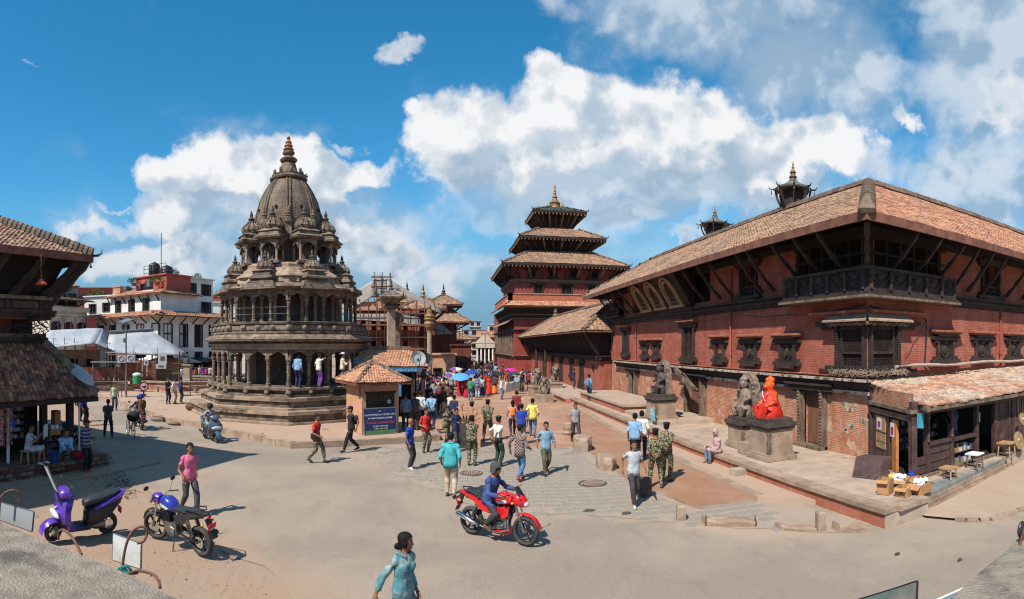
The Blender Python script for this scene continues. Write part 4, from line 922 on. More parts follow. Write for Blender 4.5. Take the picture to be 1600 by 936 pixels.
octlathe([(3.95,6.74),(3.98,6.86),(4.22,6.9),(4.3,6.98),(4.1,7.08),(3.9,7.2),(3.7,7.24)],'upper_eave',STONE)
b=MB()
for k in range(8):
 for r,z0,z1,w in((4.2,6.88,7.1,1.25),(3.9,7.1,7.32,1.0)):
  a=OA+2*pi*(k+.5)/8;rr_=r*cos(pi/8);b.box((TC.x+rr_*cos(a),TC.y+rr_*sin(a),(z0+z1)/2),(.5,w*1.6,z1-z0),a,tap=.86)
b.build('cornice_block',STONE,tem)
octlathe([(3.5,7.2),(3.45,7.55),(3.6,7.6),(3.55,7.7),(3.1,7.95),(3.0,8.1),(2.9,8.14),(2.9,8.3),(2.75,8.4)],'roof_terrace',STONE_LT)
def finial(b,c,s):
 b.lathe(c,[(.16*s,0),(.2*s,.06*s),(.1*s,.12*s),(.15*s,.2*s),(.06*s,.3*s),(.08*s,.36*s),(.015*s,.56*s)],8)
def pavilion(rad,ang,z,s,open_=True,name='pavilion'):
 cx,cy=TC.x+rad*cos(ang),TC.y+rad*sin(ang)
 def sq(r,zz):return[(cx+r*s*sqrt(2)*cos(ang+pi/4+k*pi/2),cy+r*s*sqrt(2)*sin(ang+pi/4+k*pi/2),zz)for k in range(4)]
 b=MB();z0=z
 if open_:
  b.loft([sq(.5,z0),sq(.5,z0+.12*s),sq(.42,z0+.16*s)]);ro=b.build(name,STONE,tem);z1=z0+1.05*s
  for k in range(4):
   a=ang+pi/4+k*pi/2;c=(cx+.5*s*cos(a),cy+.5*s*sin(a),z0+.14*s);q=MB();q.lathe(c,[(.08*s,0),(.055*s,.1*s),(.05*s,.65*s),(.1*s,.86*s)],8);q.build('column',STONE_LT,ro)
   a2=ang+k*pi/2;m=Vector((cx+.4*s*cos(a2),cy+.4*s*sin(a2),0));q=MB();u=Vector((-sin(a2),cos(a2),0))
   for i in range(6):
    t0,t1=-1+i/3,-1+(i+1)/3;f=lambda t:z0+(.62+.3*(1-t*t))*s;p0,p1=m+u*t0*.36*s,m+u*t1*.36*s;nn=Vector((cos(a2),sin(a2),0))*.06*s
    q.loft([[(p0+nn*d)[:2]+(f(t0),),(p1+nn*d)[:2]+(f(t1),),(p1+nn*d)[:2]+(z1+.02,),(p0+nn*d)[:2]+(z1+.02,)]for d in(1,-1)])
   q.build('arch',STONE,ro)
  q=MB();q.lathe((cx,cy,z0+.1*s),[(.16*s,0),(.16*s,.7*s)],6);q.build('inner_shrine',STONE_BLK,ro)
  b=MB();b.loft([sq(.5,z1),sq(.62,z1+.06*s),sq(.64,z1+.13*s),sq(.5,z1+.22*s),sq(.46,z1+.34*s),sq(.52,z1+.38*s),sq(.36,z1+.5*s)]);b.build('eave',STONE,ro)
  zt=z1+.48*s
 else:
  b.loft([sq(.56,z0),sq(.56,z0+.1*s),sq(.66,z0+.16*s),sq(.64,z0+.24*s),sq(.5,z0+.34*s),sq(.48,z0+.5*s),sq(.56,z0+.55*s),sq(.44,z0+.64*s)]);ro=b.build(name,STONE,tem);zt=z0+.62*s
 b=MB();b.lathe((cx,cy,zt),[(.32*s,0),(.42*s,.06*s),(.45*s,.16*s),(.38*s,.32*s),(.22*s,.46*s),(.2*s,.5*s)],12)
 for k in range(12):
  a=k*pi/6;b.tube([(cx+.4*s*cos(a),cy+.4*s*sin(a),zt+.04*s),(cx+.46*s*cos(a),cy+.46*s*sin(a),zt+.16*s),(cx+.37*s*cos(a),cy+.37*s*sin(a),zt+.34*s),(cx+.2*s*cos(a),cy+.2*s*sin(a),zt+.5*s)],.035*s,5)
 b.build('ribbed_dome',STONE,ro)
 b=MB();finial(b,(cx,cy,zt+.48*s),s*1.1);b.build('finial',STONE_BLK,ro)
 return ro
for k in range(8):
 a=OA+pi/8+k*pi/4
 pavilion(3.2,a,7.3,1.0,False,'shrine_turret')
 pavilion(2.25,a,8.35,1.22,True,'pavilion')
for k in range(8):
 a=OA+k*pi/4;b=MB()
 for r,z0,z1,w in((3.35,7.3,7.6,1.1),(3.2,7.6,7.85,.95),(3.0,7.85,8.05,.7)):b.box((TC.x+(r-.3)*cos(a),TC.y+(r-.3)*sin(a),(z0+z1)/2),(.7,w,z1-z0),a,tap=.88)
 b.build('bay_block',STONE_LT,tem)
prof=[(1.5,8.3),(1.54,9.6),(1.72,10.0),(1.85,10.5),(1.86,11.0),(1.78,11.6),(1.62,12.2),(1.36,12.75),(1.08,13.2),(.93,13.4)]
b=MB();b.loft([oc(r,z,OA,32)for r,z in prof]);b.build('spire_dome',STONE_DOME,tem,smooth=True,angle=30)
for k in range(8):
 a=OA+k*pi/4
 for off in(-.055,.055):
  b=MB();b.tube([(TC.x+(r+.02)*cos(a+off*(1.5/r)),TC.y+(r+.02)*sin(a+off*(1.5/r)),z)for r,z in prof],[.07]*6+[.065,.06,.055,.05],6);b.build('rib',STONE_DOME,tem)
 b=MB();b.box((TC.x+1.82*cos(a),TC.y+1.82*sin(a),10.3),(.3,.34,1.3),a);finial(b,(TC.x+1.9*cos(a),TC.y+1.9*sin(a),10.95),1.1);b.lathe((TC.x+1.9*cos(a),TC.y+1.9*sin(a),10.6),[(.14,0),(.22,.1),(.22,.3),(.1,.42)],8);b.build('rib_niche',STONE,tem)
 a+=pi/8
 b=MB();b.box((TC.x+1.81*cos(a),TC.y+1.81*sin(a),11.6),(.1,.12,.14),a);b.build('drain_hole',INNER,tem)
b=MB();b.loft([oc(r,z,OA,32)for r,z in((.9,13.38),(1.06,13.44),(1.1,13.52),(1.0,13.6),(.95,13.66),(.98,13.72),(.8,13.8))]);b.build('neck_collar',STONE,tem)
for k in range(8):
 a=OA+k*pi/4+.2;b=MB();b.ell((TC.x+.8*cos(a),TC.y+.8*sin(a),13.9),(.1,.14,.2),8,6);b.build('neck_carving',STONE_CARVED,tem)
b=MB();b.lathe((TC.x,TC.y,0),[(.62,13.75),(.5,14.1),(.42,14.4),(.3,14.5),(.46,14.56),(.52,14.66),(.42,14.76),(.26,14.82),(.22,14.95),(.34,15.0),(.36,15.1),(.24,15.18)],16);b.build('spire_neck',STONE,tem)
b=MB();b.lathe((TC.x,TC.y,0),[(.22,15.16),(.32,15.26),(.22,15.36),(.2,15.4),(.26,15.46),(.18,15.56),(.16,15.6),(.2,15.66),(.1,15.8),(.07,15.85),(.12,15.93),(.02,16.05)],16);b.build('spire_finial',mat('tarnished_copper',(.34,.15,.07),(.2,.1,.06),sc=8,rough=.5,metal=.4),tem)
b=MB()
for k in range(14):
 a=R.uniform(0,2*pi);r,z=R.choice(((4.2,7.02),(3.6,7.62),(1.05,13.6),(2.95,8.2)))
 b.ell((TC.x+r*cos(a),TC.y+r*sin(a),z+.08),(.09,.05,.06),6,4,M=Matrix.Rotation(a,3,'Z'));b.ell((TC.x+(r+.07)*cos(a),TC.y+(r+.07)*sin(a),z+.15),.03,5,4)
b.build('ledge_figure',STONE_BLK,tem,kind='stuff')
TH=radians(14.5);U=Vector((-sin(TH),-cos(TH),0));Vv=Vector((-cos(TH),sin(TH),0))
CE=Vector((-10.9,14.4,0));DI=U+Vv
LT=thing('left_temple','old timber pagoda temple in shadow with a mossy skirt roof over a souvenir shop','temple',tuple(Vector((-13.5,11.5,0))))
def LP(off,du=0,dv=0,z=0):
 p=CE+DI*off+U*du+Vv*dv;return Vector((p.x,p.y,z))
LS=13.0
def lt_band(name,off,z0,z1,m,taper=0.0,holes=None):
 b=MB();A=[LP(off,0,0),LP(off,LS-2*off,0),LP(off,LS-2*off,LS-2*off),LP(off,0,LS-2*off)];B=[LP(off+taper,0,0),LP(off+taper,LS-2*(off+taper),0),LP(off+taper,LS-2*(off+taper),LS-2*(off+taper)),LP(off+taper,0,LS-2*(off+taper))]
 b.loft([[(p.x,p.y,z0)for p in A][::-1],[(p.x,p.y,z1)for p in B][::-1]]);return b.build(name,m,LT)
FS=Fr(LP(1.25),U,-Vv)
FN=Fr(LP(1.25),Vv,-U)
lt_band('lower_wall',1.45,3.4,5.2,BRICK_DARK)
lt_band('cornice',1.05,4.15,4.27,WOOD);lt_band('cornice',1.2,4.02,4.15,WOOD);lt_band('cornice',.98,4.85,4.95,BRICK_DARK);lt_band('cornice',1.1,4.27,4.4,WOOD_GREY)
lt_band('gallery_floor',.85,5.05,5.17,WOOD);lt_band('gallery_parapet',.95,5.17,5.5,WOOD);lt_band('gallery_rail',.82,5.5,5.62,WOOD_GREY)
lt_band('gallery_shade_screen',1.15,5.5,7.1,INNER,taper=-.65);lt_band('upper_cornice',.88,4.95,5.05,WOOD)  # leaning near-black screen added to stand in for the gallery's dark interior
for F,sgn in((FS,1),(FN,1)):
 for k in range(8):
  b=MB();a=.1+k*1.3
  fbox(b,F,a,a+.14,5.17,5.5,.25,.34);b.build('gallery_post',WOOD,LT)
  b=MB();fbox(b,F,a+.2,a+1.15,5.22,5.45,.28,.33);b.build('gallery_panel',WOOD_SHOP,LT)
  b=MB();fbox(b,F,a+.3,a+.9,4.42,4.84,-.15,-.05);b.build('blind_window',WOOD_DK,LT)
 cornice(LT,F,-.2,10,4.1,[(-.04,.04,.12),(.04,.07,.2)],WOOD,'bracket_course',.09,.18)
for k in range(7):strut(LT,LP(1.0,.3+k*1.25,0,5.6),LP(.12,.35+k*1.32,0,6.85),.16,.22)
for k in range(1,6):strut(LT,LP(1.0,0,.3+k*1.25,5.6),LP(.12,0,.35+k*1.32,6.85),.16,.22)
strut(LT,LP(1.1,0,0,5.4),LP(.12,0,0,6.85),.24,.34)
ez2=6.98;E=[LP(0,0,0,ez2),LP(0,LS,0,ez2),LP(0,LS,LS,ez2),LP(0,0,LS,ez2)];apx=2.7;T=[LP(5,0,0,ez2+apx),LP(5,LS-10,0,ez2+apx),LP(5,LS-10,LS-10,ez2+apx),LP(5,0,LS-10,ez2+apx)]
d=MB();tl=MB();rg=MB()
for i in range(4):
 j=(i+1)%4;slab(d,E[i],E[j],T[j],T[i],.16);tiles(tl,E[i],E[j],T[j],T[i],.17 if i in(0,3)else .35,.15 if i in(0,3)else .3,seed=30+i,lift=.03)
 ridge(rg,E[i]+Vector((0,0,.08)),T[i]+Vector((0,0,.08)),.4,.26,.17)
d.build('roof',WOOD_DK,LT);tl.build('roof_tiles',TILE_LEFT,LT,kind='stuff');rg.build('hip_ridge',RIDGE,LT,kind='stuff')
b=MB();b.beam(E[0]+Vector((0,0,-.1)),E[1]+Vector((0,0,-.1)),.1,.24);b.beam(E[0]+Vector((0,0,-.1)),E[3]+Vector((0,0,-.1)),.1,.24);b.build('fascia_board',WOOD_RED,LT)
b=MB();c=E[0];dd=(-DI).normalized();b.tube([c,c+dd*.18+Vector((0,0,.0)),c+dd*.3+Vector((0,0,.08)),c+dd*.34+Vector((0,0,.22))],[.07,.05,.035,.01],6);b.build('upturned_finial',METAL_DK,LT)
b=MB();b.tube([c+dd*-.05+Vector((0,0,-.22)),c+dd*-.05+Vector((0,0,-.4))],[.02,.05],6);b.build('wind_bell',METAL_DK,LT)
b=MB()
for k in range(30):b.beam(LP(.08,.1+k*.42,0,6.86),LP(1.9,max(0,.1+k*.42-1.82),0,7.6)if k>5 else LP(.08+(.1+k*.42)*.9,.1*k*.42,0,6.86+.35*(.1+k*.42)),.08,.1)
b.build('rafters',WOOD_DK,LT,kind='stuff')
s0=.0;SE=lambda off,du,dv,z:LP(off,du,dv,z)
SC=-.12
e0,e1,t1,t0=SE(SC,0,0,2.36),SE(SC,13.3,0,2.36),SE(1.15,11.8,0,4.05),SE(1.15,0,0,4.05)
n0,n1,m1,m0=SE(SC,0,13.3,2.36),SE(SC,0,0,2.36),SE(1.15,0,0,4.05),SE(1.15,0,11.8,4.05)
d=MB();slab(d,e0,e1,t1,t0,.1);slab(d,n0,n1,m1,m0,.1);d.build('skirt_roof',WOOD_DK,LT)
tl=MB();tiles(tl,e0,e1,t1,t0,.16,.13,th=.06,seed=50,lift=.05,jit=1.8,tl=11);tl.build('skirt_roof_tiles',TILE_MOSS,LT,kind='stuff')
tl=MB();tiles(tl,n0,n1,m1,m0,.2,.18,seed=51,lift=.03,jit=1.6);tl.build('rear_skirt_tiles',TILE_MOSS,LT,kind='stuff')
rg=MB();ridge(rg,e0+Vector((0,0,.06)),t0+Vector((0,0,.08)),.34,.2,.22);rg.build('skirt_hip',RIDGE,LT)
b=MB();b.beam(e0+Vector((.02,0,-.13)),e1+Vector((.02,0,-.13)),.08,.14);b.beam(n0+Vector((0,0,-.13)),n1+Vector((0,0,-.13)),.08,.14);b.build('skirt_fascia',WOOD_DK,LT)
PZ=.43
b=MB();o=-.35
pl=[LP(o,0,0),LP(o,14,0),LP(o,14,14),LP(o,0,14)];b.prism([tuple(p[:2])for p in pl],-.05,PZ);b.build('shop_plinth',mat('rough_dark_masonry',(.16,.095,.065),(.08,.05,.04),sc=5,bump=1.0,bsc=9,dirt=(.24,.15,.1),dsc=2),LT)
rr=random.Random(5)
for r_ in range(3):
 for k in range(26):
  p=LP(o-.0,.04+k*.24+(r_%2)*.11,0,.06+r_*.135);b=MB();b.box(p,(.1+rr.uniform(0,.05),.225,.12),-TH+rr.uniform(-.06,.06));b.build('plinth_brick',BRICK_DARK if rr.random()<.4 else STONE,LT)
b=MB();b.prism([tuple(LP(o-.85,-.8,0)[:2]),tuple(LP(o-.85,6,0)[:2]),tuple(LP(o-.05,6,0)[:2]),tuple(LP(o-.05,-.8,0)[:2])],-.04,.05);b.build('shop_apron',DIRT,LT)
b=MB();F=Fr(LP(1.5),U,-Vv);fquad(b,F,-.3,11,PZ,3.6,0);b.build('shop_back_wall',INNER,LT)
F2=Fr(LP(.35),U,-Vv)
for a in(.15,1.2,3.0,5.0):b=MB();fbox(b,F2,a,a+.2,PZ,2.35,-.2,0);b.build('shop_post',WOOD,LT)
b=MB();fbox(b,F2,-.1,11,2.12,2.34,-.18,.02);b.build('shop_beam',WOOD,LT)
for a,r_ in((.02,.035),(2.72,.055)):b=MB();b.tube([F2.p(a,PZ,.12),F2.p(a,2.2,.12)],r_,10);b.build('white_pipe',PLASTER,LT)
def shelf_unit(name,lab,F,a0,a1,z0,z1,d,rows,seed,gl):
 c=F.p((a0+a1)/2,z0,d);root=thing(name,lab,'shelf',(c.x,c.y,z0));rr=random.Random(seed)
 b=MB();fbox(b,F,a0,a0+.03,z0,z1,d-.25,d);fbox(b,F,a1-.03,a1,z0,z1,d-.25,d);fbox(b,F,a0,a1,z0,z1,d-.27,d-.25);b.build('shelf_frame',WOOD_DK,root)
 cols=[plain(gl+c_,v)for c_,v in(('_white',(.5,.48,.45)),('_teal',(.1,.22,.25)),('_red',(.25,.06,.05)),('_ochre',(.3,.19,.09)),('_blue',(.07,.09,.18)))]
 for i in range(rows):
  z=z0+(z1-z0)*i/rows;b=MB();fbox(b,F,a0+.03,a1-.03,z,z+.02,d-.25,d);b.build('shelf_board',WOOD_GREY,root)
  x=a0+.06
  while x<a1-.1:
   w=rr.uniform(.06,.14);h=rr.uniform(.08,(z1-z0)/rows*.8);b=MB();fbox(b,F,x,x+w,z+.02,z+.02+h,d-.2,d-.03);b.build('boxed_goods',rr.choice(cols),root);x+=w+rr.uniform(.01,.04)
 return root
shelf_unit('display_shelf','low rack of teal and white boxes beside the seated man in a light blue shirt',F2,.5,1.15,PZ,1.05,-.35,3,4,'gift')
shelf_unit('book_shelf','tall dark shelf of white booklets behind the newspaper reader',F2,1.65,2.45,1.0,2.1,-.6,5,6,'book')
for(a,z,w,h,d,m,lab)in((.75,1.06,.42,.2,-.3,CARD,'brown carton on top of the low goods rack in the shop'),(.78,1.27,.3,.13,-.28,PAPER,'white box stacked on the brown carton in the shop'),(.62,1.4,.22,.45,-.35,CARD,'tall brown board leaning above the boxes near the shop post')):
 c=F2.p(a,z,d);root=thing('goods_box',lab,'box',tuple(c));b=MB();fbox(b,F2,a-w/2,a+w/2,z,z+h,d-.15,d+.1);b.build('carton_body',m,root);b=MB();fbox(b,F2,a-.02,a+.02,z+.001,z+h+.003,d-.15,d+.103);b.build('tape_strip',WOOD_TAN,root)
BEADS=mat('pink_bead_strings',(.5,.1,.13),(.55,.4,.36),sc=16,island=.6,rough=.5)
for i,a in enumerate((2.85,3.2)):
 c=F2.p(a,1.4,.2);b=MB()
 for s in range(11):
  x=a-.16+s*.035;dd=R.uniform(.12,.32)
  z=2.1
  while z>(.95+R.uniform(0,.12)):b.ell(F2.p(x+R.uniform(-.015,.015),z,dd+R.uniform(-.02,.02)),R.uniform(.016,.03),5,3);z-=R.uniform(.04,.06)
 tag(b.build('bead_garland',BEADS,loc=tuple(c),kind='stuff'),['thick bunch of pink and white bead strings hanging beside the white pipe','outer bunch of pink bead strings at the cut edge of the shop front'][i],'bead strings')
b=MB();c=F2.p(2.62,1.65,.3);b.ell(c,(.07,.04,.12),8,6);b.tube([c+Vector((0,0,.1)),c+Vector((0,0,.5))],.006,5);tag(b.build('hanging_purse',plain('royal_blue_cloth',(.02,.07,.45)),loc=tuple(c)),'small royal blue purse hanging among the pink bead strings','purse')
b=MB();c=F2.p(1.9,6.0,.7);b.tube([c+Vector((0,0,.75)),c],.012,6);b.lathe(c-Vector((0,0,.16)),[(.17,0),(.19,.03),(.1,.1),(.06,.17)],10);tag(b.build('hanging_lantern',plain('orange_cloth',(.55,.12,.04)),loc=tuple(c)),'small orange cloth lantern hanging from the upper gallery of the left temple','lantern')
for i,(p,q)in enumerate((((1.0,3.9,0),(1.0,9.5,0)),((1.0,3.2,.4),(1.0,9.0,.9)),((.9,2.0,.9),(1.0,9,1.6)))):
 a=LP(.9,.3,0,5.05-i*.25);c=LP(.75,6.5,0,3.9-i*.35);pts=[a.lerp(c,t/12)-Vector((0,0,.35*sin(pi*t/12)))for t in range(13)];b=MB();b.tube(pts,.016,5);b.build('cable',METAL_DK,LT)
b=MB()
for k in range(70):
 c=LP(1.0,R.uniform(0,1.2),0,4.2+R.uniform(-.1,.9))+Vector((R.uniform(-.2,.2),R.uniform(-.2,.2),0));d_=Vector((R.uniform(-1,1),R.uniform(-1,1),R.uniform(-1,1)))*.25;b.tube([c-d_,c+Vector((0,0,R.uniform(-.1,.1))),c+d_],.014,4)
b.build('cable_tangle',METAL_DK,LT,kind='stuff')
c=LP(.28,-.02,0,3.02);b=MB();b.loft([[tuple(c+Vector((cos(t)*.5*s_,sin(t)*.36*s_,z_-.32*cos(t)*s_)))for t in[k*pi/5 for k in range(10)]]for z_,s_ in((-.02,1.0),(.12,.85),(.2,.45))]);tag(b.build('rolled_tarpaulin',TARP_W,loc=tuple(c)),'crumpled white and blue sheet lying over the hip of the mossy skirt roof','sheet')
def rect_frames(x0,x1,y0,y1):return(Fr((x0,y1,0),(0,-1,0),(-1,0,0)),y1-y0),(Fr((x0,y0,0),(1,0,0),(0,-1,0)),x1-x0)
wing=thing('palace_wing','low brick palace wing with a sloping tiled roof over rows of slanted struts','palace',(11.2,38.3,0))
FLw,FRw=rect_frames(11.2,18,38.3,70)
b=MB();wall_holes(b,FLw[0],0,FLw[1],.1,5.0,[(4,5,1.4,2.8),(9,10.2,.5,2.7),(14,15,1.4,2.8),(18,19.2,.5,2.7),(22.5,23.4,1.4,2.6),(26,27.2,.5,2.6),(29.5,30.2,1.5,2.6)],.35);wall_holes(b,FRw[0],0,FRw[1],.1,5,[],.3);b.build('brick_wall',[BRICK_UP,INNER],wing)
cornice(wing,FLw[0],0,FLw[1]+.3,2.95,[(0,.12,.15),(.12,.24,.25),(.24,.3,.35)],WOOD,'cornice',.08,.18);cornice(wing,FRw[0],-.3,1.2,2.95,[(0,.12,.15),(.12,.24,.25),(.24,.3,.35)],WOOD,'cornice',.08,.18)
b=MB();fbox(b,FLw[0],0,FLw[1],3.3,4.9,-.05,.06);fbox(b,FRw[0],-.05,1.5,3.3,4.9,-.05,.06);b.build('timber_gallery',WOOD_DK,wing)
for a,z,w,h in((4.5,1.4,.9,1.4),(9.6,.5,1.1,2.2),(14.5,1.4,.9,1.4),(18.6,.5,1.1,2.2),(22.9,1.4,.8,1.2),(26.6,.5,1.1,2.1)):nwindow(wing,FLw[0],a,z,w,h,'open' if h<2 else 'lattice',hood=False)
wz,wr=5.12,7.45;A=(9.65,37.2,wz);B=(19,37.2,wz);C=(19,71,wz);D=(9.65,71,wz);P0=(13,41.2,wr);P1=(13,63,wr)
d=MB();rt=MB();rg=MB()
for i,p in enumerate(((D,A,P0,P1),(A,B,P0,P0),(C,D,P1,P1),(B,C,P1,P0))):slab(d,*p,th=.12);tiles(rt,*p,w=.3,rl=.26,seed=60+i,lift=.02)
d.build('roof',WOOD_RED,wing);rt.build('roof_tiles',TILE,wing,kind='stuff')
for p,q in((A,P0),(P0,P1),(D,P1)):ridge(rg,Vector(p)+Vector((0,0,.05)),Vector(q)+Vector((0,0,.05)),.36,.2,.4)
rg.build('ridge_tiles',RIDGE,wing,kind='stuff')
for k in range(30):strut(wing,FLw[0].p(.6+k*1.04,3.3,.1),(9.8,70-.6-k*1.04,5.0),.11,.16,n=4)
strut(wing,(11.1,38.2,3.3),(9.8,37.35,5.0),.14,.2);strut(wing,(12,38.2,3.3),(12,37.35,5.0),.12,.18)
b=MB();b.lathe((13,63,wr),[(.3,0),(.35,.2),(.15,.35),(.25,.5),(.05,.9)],10);b.build('ridge_finial',STONE,wing)
for y in(56.5,62):
 b=MB();b.lathe((10.55,y,.3),[(.2,0),(.2,.25),(.14,.3),(.14,3.6),(.22,3.9),(.26,4.2)],8);b.build('porch_column',WOOD,wing)
tow=thing('pagoda_tower','tall red brick temple tower with four stacked roofs and a gilded pinnacle','tower',(16.2,79,0))
def body(x0,x1,y0,y1,z0,z1,m,name='wall',hl=(),hr=()):
 b=MB();(f1,l1),(f2,l2)=rect_frames(x0,x1,y0,y1);wall_holes(b,f1,0,l1,z0,z1,hl,.3);wall_holes(b,f2,0,l2,z0,z1,hr,.3)
 f3=Fr((x1,y0,0),(0,1,0),(1,0,0));f4=Fr((x1,y1,0),(-1,0,0),(0,1,0));fquad(b,f3,0,y1-y0,z0,z1,0,0);fquad(b,f4,0,x1-x0,z0,z1,0,0)
 return b.build(name,[m,INNER],tow)
TR=BRICK_FAR
body(9.1,23,71,100,0,9.3,TR,'lower_wall',[(2+k*2.6,2.7+k*2.6,2.9,4.6)for k in range(10)]+[(2+k*2.6,2.6+k*2.6,.8,2.1)for k in range(10)],[(1+k*2.6,1.9+k*2.6,4.2,5.8)for k in range(5)])
for z in(2.5,5.9):
 for F,L in rect_frames(9.1,23,71,100):cornice(tow,F,-.1 if z else 0,L+.1,z,[(0,.15,.2),(.15,.25,.35)],WOOD_GREY if z<3 else WOOD,'string_course')
F=rect_frames(9.1,23,71,100)[0][0]
for k in range(12):b=MB();fbox(b,F,3+k*2.2,3.3+k*2.2,2.8,7.2,-.02,.25);b.build('timber_pillar',WOOD_GREY,tow)
b=MB();b.add([(8.9,71,7.6),(8.9,90,7.6),(8,90,7.0),(8,71,7.0),(8.9,71,7.5),(8.9,90,7.5),(8,90,6.9),(8,71,6.9)],[(3,2,1,0),(4,5,6,7),(0,4,7,3),(3,7,6,2)]);b.build('street_lean_roof',TILE,tow)
for(F,L),s in zip(rect_frames(9.1,23,71,89),(0,1)):
 n=10;b=MB();e0,e1=(-.0,L+.75)if s==0 else(-.75,L+.0)
 p=[F.p(0 if s else 0,7.5,.02),F.p(L,7.5,.02),F.p(L if s else L+.9,9.0,.95),F.p(-.9 if s else 0,9.0,.95)];b.add([tuple(x)for x in p]+[tuple(F.p(L if s else L,9.0,0)),tuple(F.p(0,9.0,0))],[(0,1,2,3),(3,2,4,5)]);b.build('leaning_gallery',WOOD_DK,tow)
 for z,o in((7.6,.12),(8.1,.42),(8.95,.97)):b=MB();b.beam(F.p(-o if s else 0,z,o),F.p(L if s else L+o,z,o),.14,.14);b.build('gallery_rail',WOOD_GREY,tow)
 for k in range(15):b=MB();a=L*k/14;b.beam(F.p(a,7.55,.08),F.p(a,8.95,.98),.1,.08);b.build('gallery_post',WOOD,tow)
 q=MB();e_=1.6
 P_=[F.p(-e_ if s else 0,9.2,e_),F.p(L if s else L+e_,9.2,e_),F.p(L if s else L+.9,9.85,.8),F.p(-.9 if s else 0,9.85,.8)];dk=MB();slab(dk,*P_,th=.1);dk.build('ledge_roof',WOOD_RED,tow);tiles(q,*P_,w=.34,rl=.26,seed=70+s);q.build('ledge_tiles',TILE_RED,tow,kind='stuff')
 q=MB();fbox(q,F,-.85 if s else 0,L if s else L+.85,9.8,10.7,.3,.85);q.build('parapet_wall',brick('brick_parapet',(.44,.13,.07),(.38,.11,.06),(.3,.12,.08),bw=.4,bh=.12,bump=.2)if s==0 else MATS['brick_parapet'],tow);q=MB();fbox(q,F,-.95 if s else 0,L if s else L+.95,10.7,10.82,.25,.95);q.build('parapet_coping',STONE_LT,tow)
body(9.3,23.1,72.0,86,9.8,14.9,TR,'middle_wall',[(2+k*3.3,3.1+k*3.3,11,12.2)for k in range(4)],[(2.6,3.8,10.95,12.2),(6.4,7.8,10.95,12.2),(10.2,11.4,10.95,12.2)]+[(1.8+k*2.9,2.8+k*2.9,13.15,14.2)for k in range(4)])
for(F,L)in rect_frames(9.3,23.1,72.0,86):
 cornice(tow,F,-.3,L+.3,12.5,[(0,.14,.22),(.14,.3,.38),(.3,.36,.48)],WOOD_GREY,'string_course',.12,.3);cornice(tow,F,-.15,L+.15,10.82,[(0,.1,.12)],WOOD,'string_course')
FRt=rect_frames(9.3,23.1,72,86)[1][0]
for a,z,w in((3.2,11.0,1.1),(7.1,11.0,1.3),(10.8,11,1.1)):nwindow(tow,FRt,a,z,w,1.15,'lattice',hood=False)
for a in(2.3,5.2,8.1,11):nwindow(tow,FRt,a,13.2,.9,.95,'lattice',hood=False)
def tow_roof(hx,z,rise,top,wall,zw,m,w,struts=7,copper=False):
 c=(16.2,79);E,T=hip_roof(tow,c,hx,hx,z,rise,(top,top),w,w*.9,m,fm=WOOD_RED if not copper else COPPER,seed=int(hx*9),th=.2)
 b=MB()
 for i in range(4):j=(i+1)%4;b.beam(E[i]+Vector((0,0,-.2)),E[j]+Vector((0,0,-.2)),.12,.3)
 b.build('fascia_board',WOOD_DK,tow)
 b=MB()
 for i in range(4):
  j=(i+1)%4;n=int(hx*4)
  for k in range(n):p=E[i].lerp(E[j],(k+.5)/n);b.box((p.x,p.y,z-.48),(.12,.12,.2))
 b.build('eave_bell_row',GOLD_WOOD if copper else WOOD_GREY,tow,kind='stuff')
 for s,(fx,fy,ux,uy)in enumerate(((0,-1,1,0),(-1,0,0,-1),(1,0,0,1),(0,1,-1,0))):
  for k in range(struts):
   t=-1+2*(k+.5)/struts;pw=Vector((16.2+fx*wall+ux*t*wall,79+fy*wall+uy*t*wall,zw));pe=Vector((16.2+fx*(hx-.25)+ux*t*(wall+(hx-wall)*.55),79+fy*(hx-.25)+uy*t*(wall+(hx-wall)*.55),z-.25));strut(tow,pw,pe,.2,.28,WOOD_GREY if s==0 and k%2 else WOOD,n=4)
 for sx in(-1,1):
  for sy in(-1,1):strut(tow,(16.2+sx*wall,79+sy*wall,zw),(16.2+sx*(hx-.3),79+sy*(hx-.3),z-.25),.24,.3,n=4)
 b=MB();A_=[(16.2+sx*(hx-.2),79+sy*(hx-.2),z-.12)for sx,sy in((-1,-1),(1,-1),(1,1),(-1,1))];B_=[(16.2+sx*wall*.98,79+sy*wall*.98,z+(hx-wall)*rise/max(hx-top,.1)-.2)for sx,sy in((-1,-1),(1,-1),(1,1),(-1,1))]
 b.loft([A_,B_],caps=False);b.build('soffit',WOOD_DK,tow)
tow_roof(8.7,14.9,2.3,4.4,6.9,13.0,TILE,.4,9)
body(12.6,19.8,75.4,82.6,16.3,19,WOOD,'upper_gallery');body(12.9,19.5,75.7,82.3,16.9,17.6,TR,'upper_wall')
b=MB();b.bx(12.0,20.4,74.8,83.2,17.05,17.2);b.build('gallery_ledge',PLASTER_RED,tow)
tow_roof(6.1,19.0,1.7,2.9,3.5,17.3,TILE,.4,7)
b=MB();b.bx(13.7,18.7,76.5,81.5,20.5,20.68);b.build('gallery_ledge',PLASTER_RED,tow)
body(14,18.4,76.8,81.2,20.2,23,WOOD,'top_gallery');body(13.9,18.5,76.7,81.3,20.2,21.0,TR,'top_wall')
tow_roof(3.85,23.1,1.2,1.0,2.2,21.1,COPPER,.5,6,True)
b=MB();b.lathe((16.2,79,24.2),[(1.1,0),(1.0,.25),(.75,.3),(.7,.8),(.85,.85),(.5,1.25),(.28,1.7),(.4,1.75),(.3,1.95),(.16,2.2),(.26,2.3),(.14,2.6),(.2,2.7),(.08,3.1),(.15,3.2),(.04,3.7)],12);b.build('gilded_pinnacle',GILT,tow)
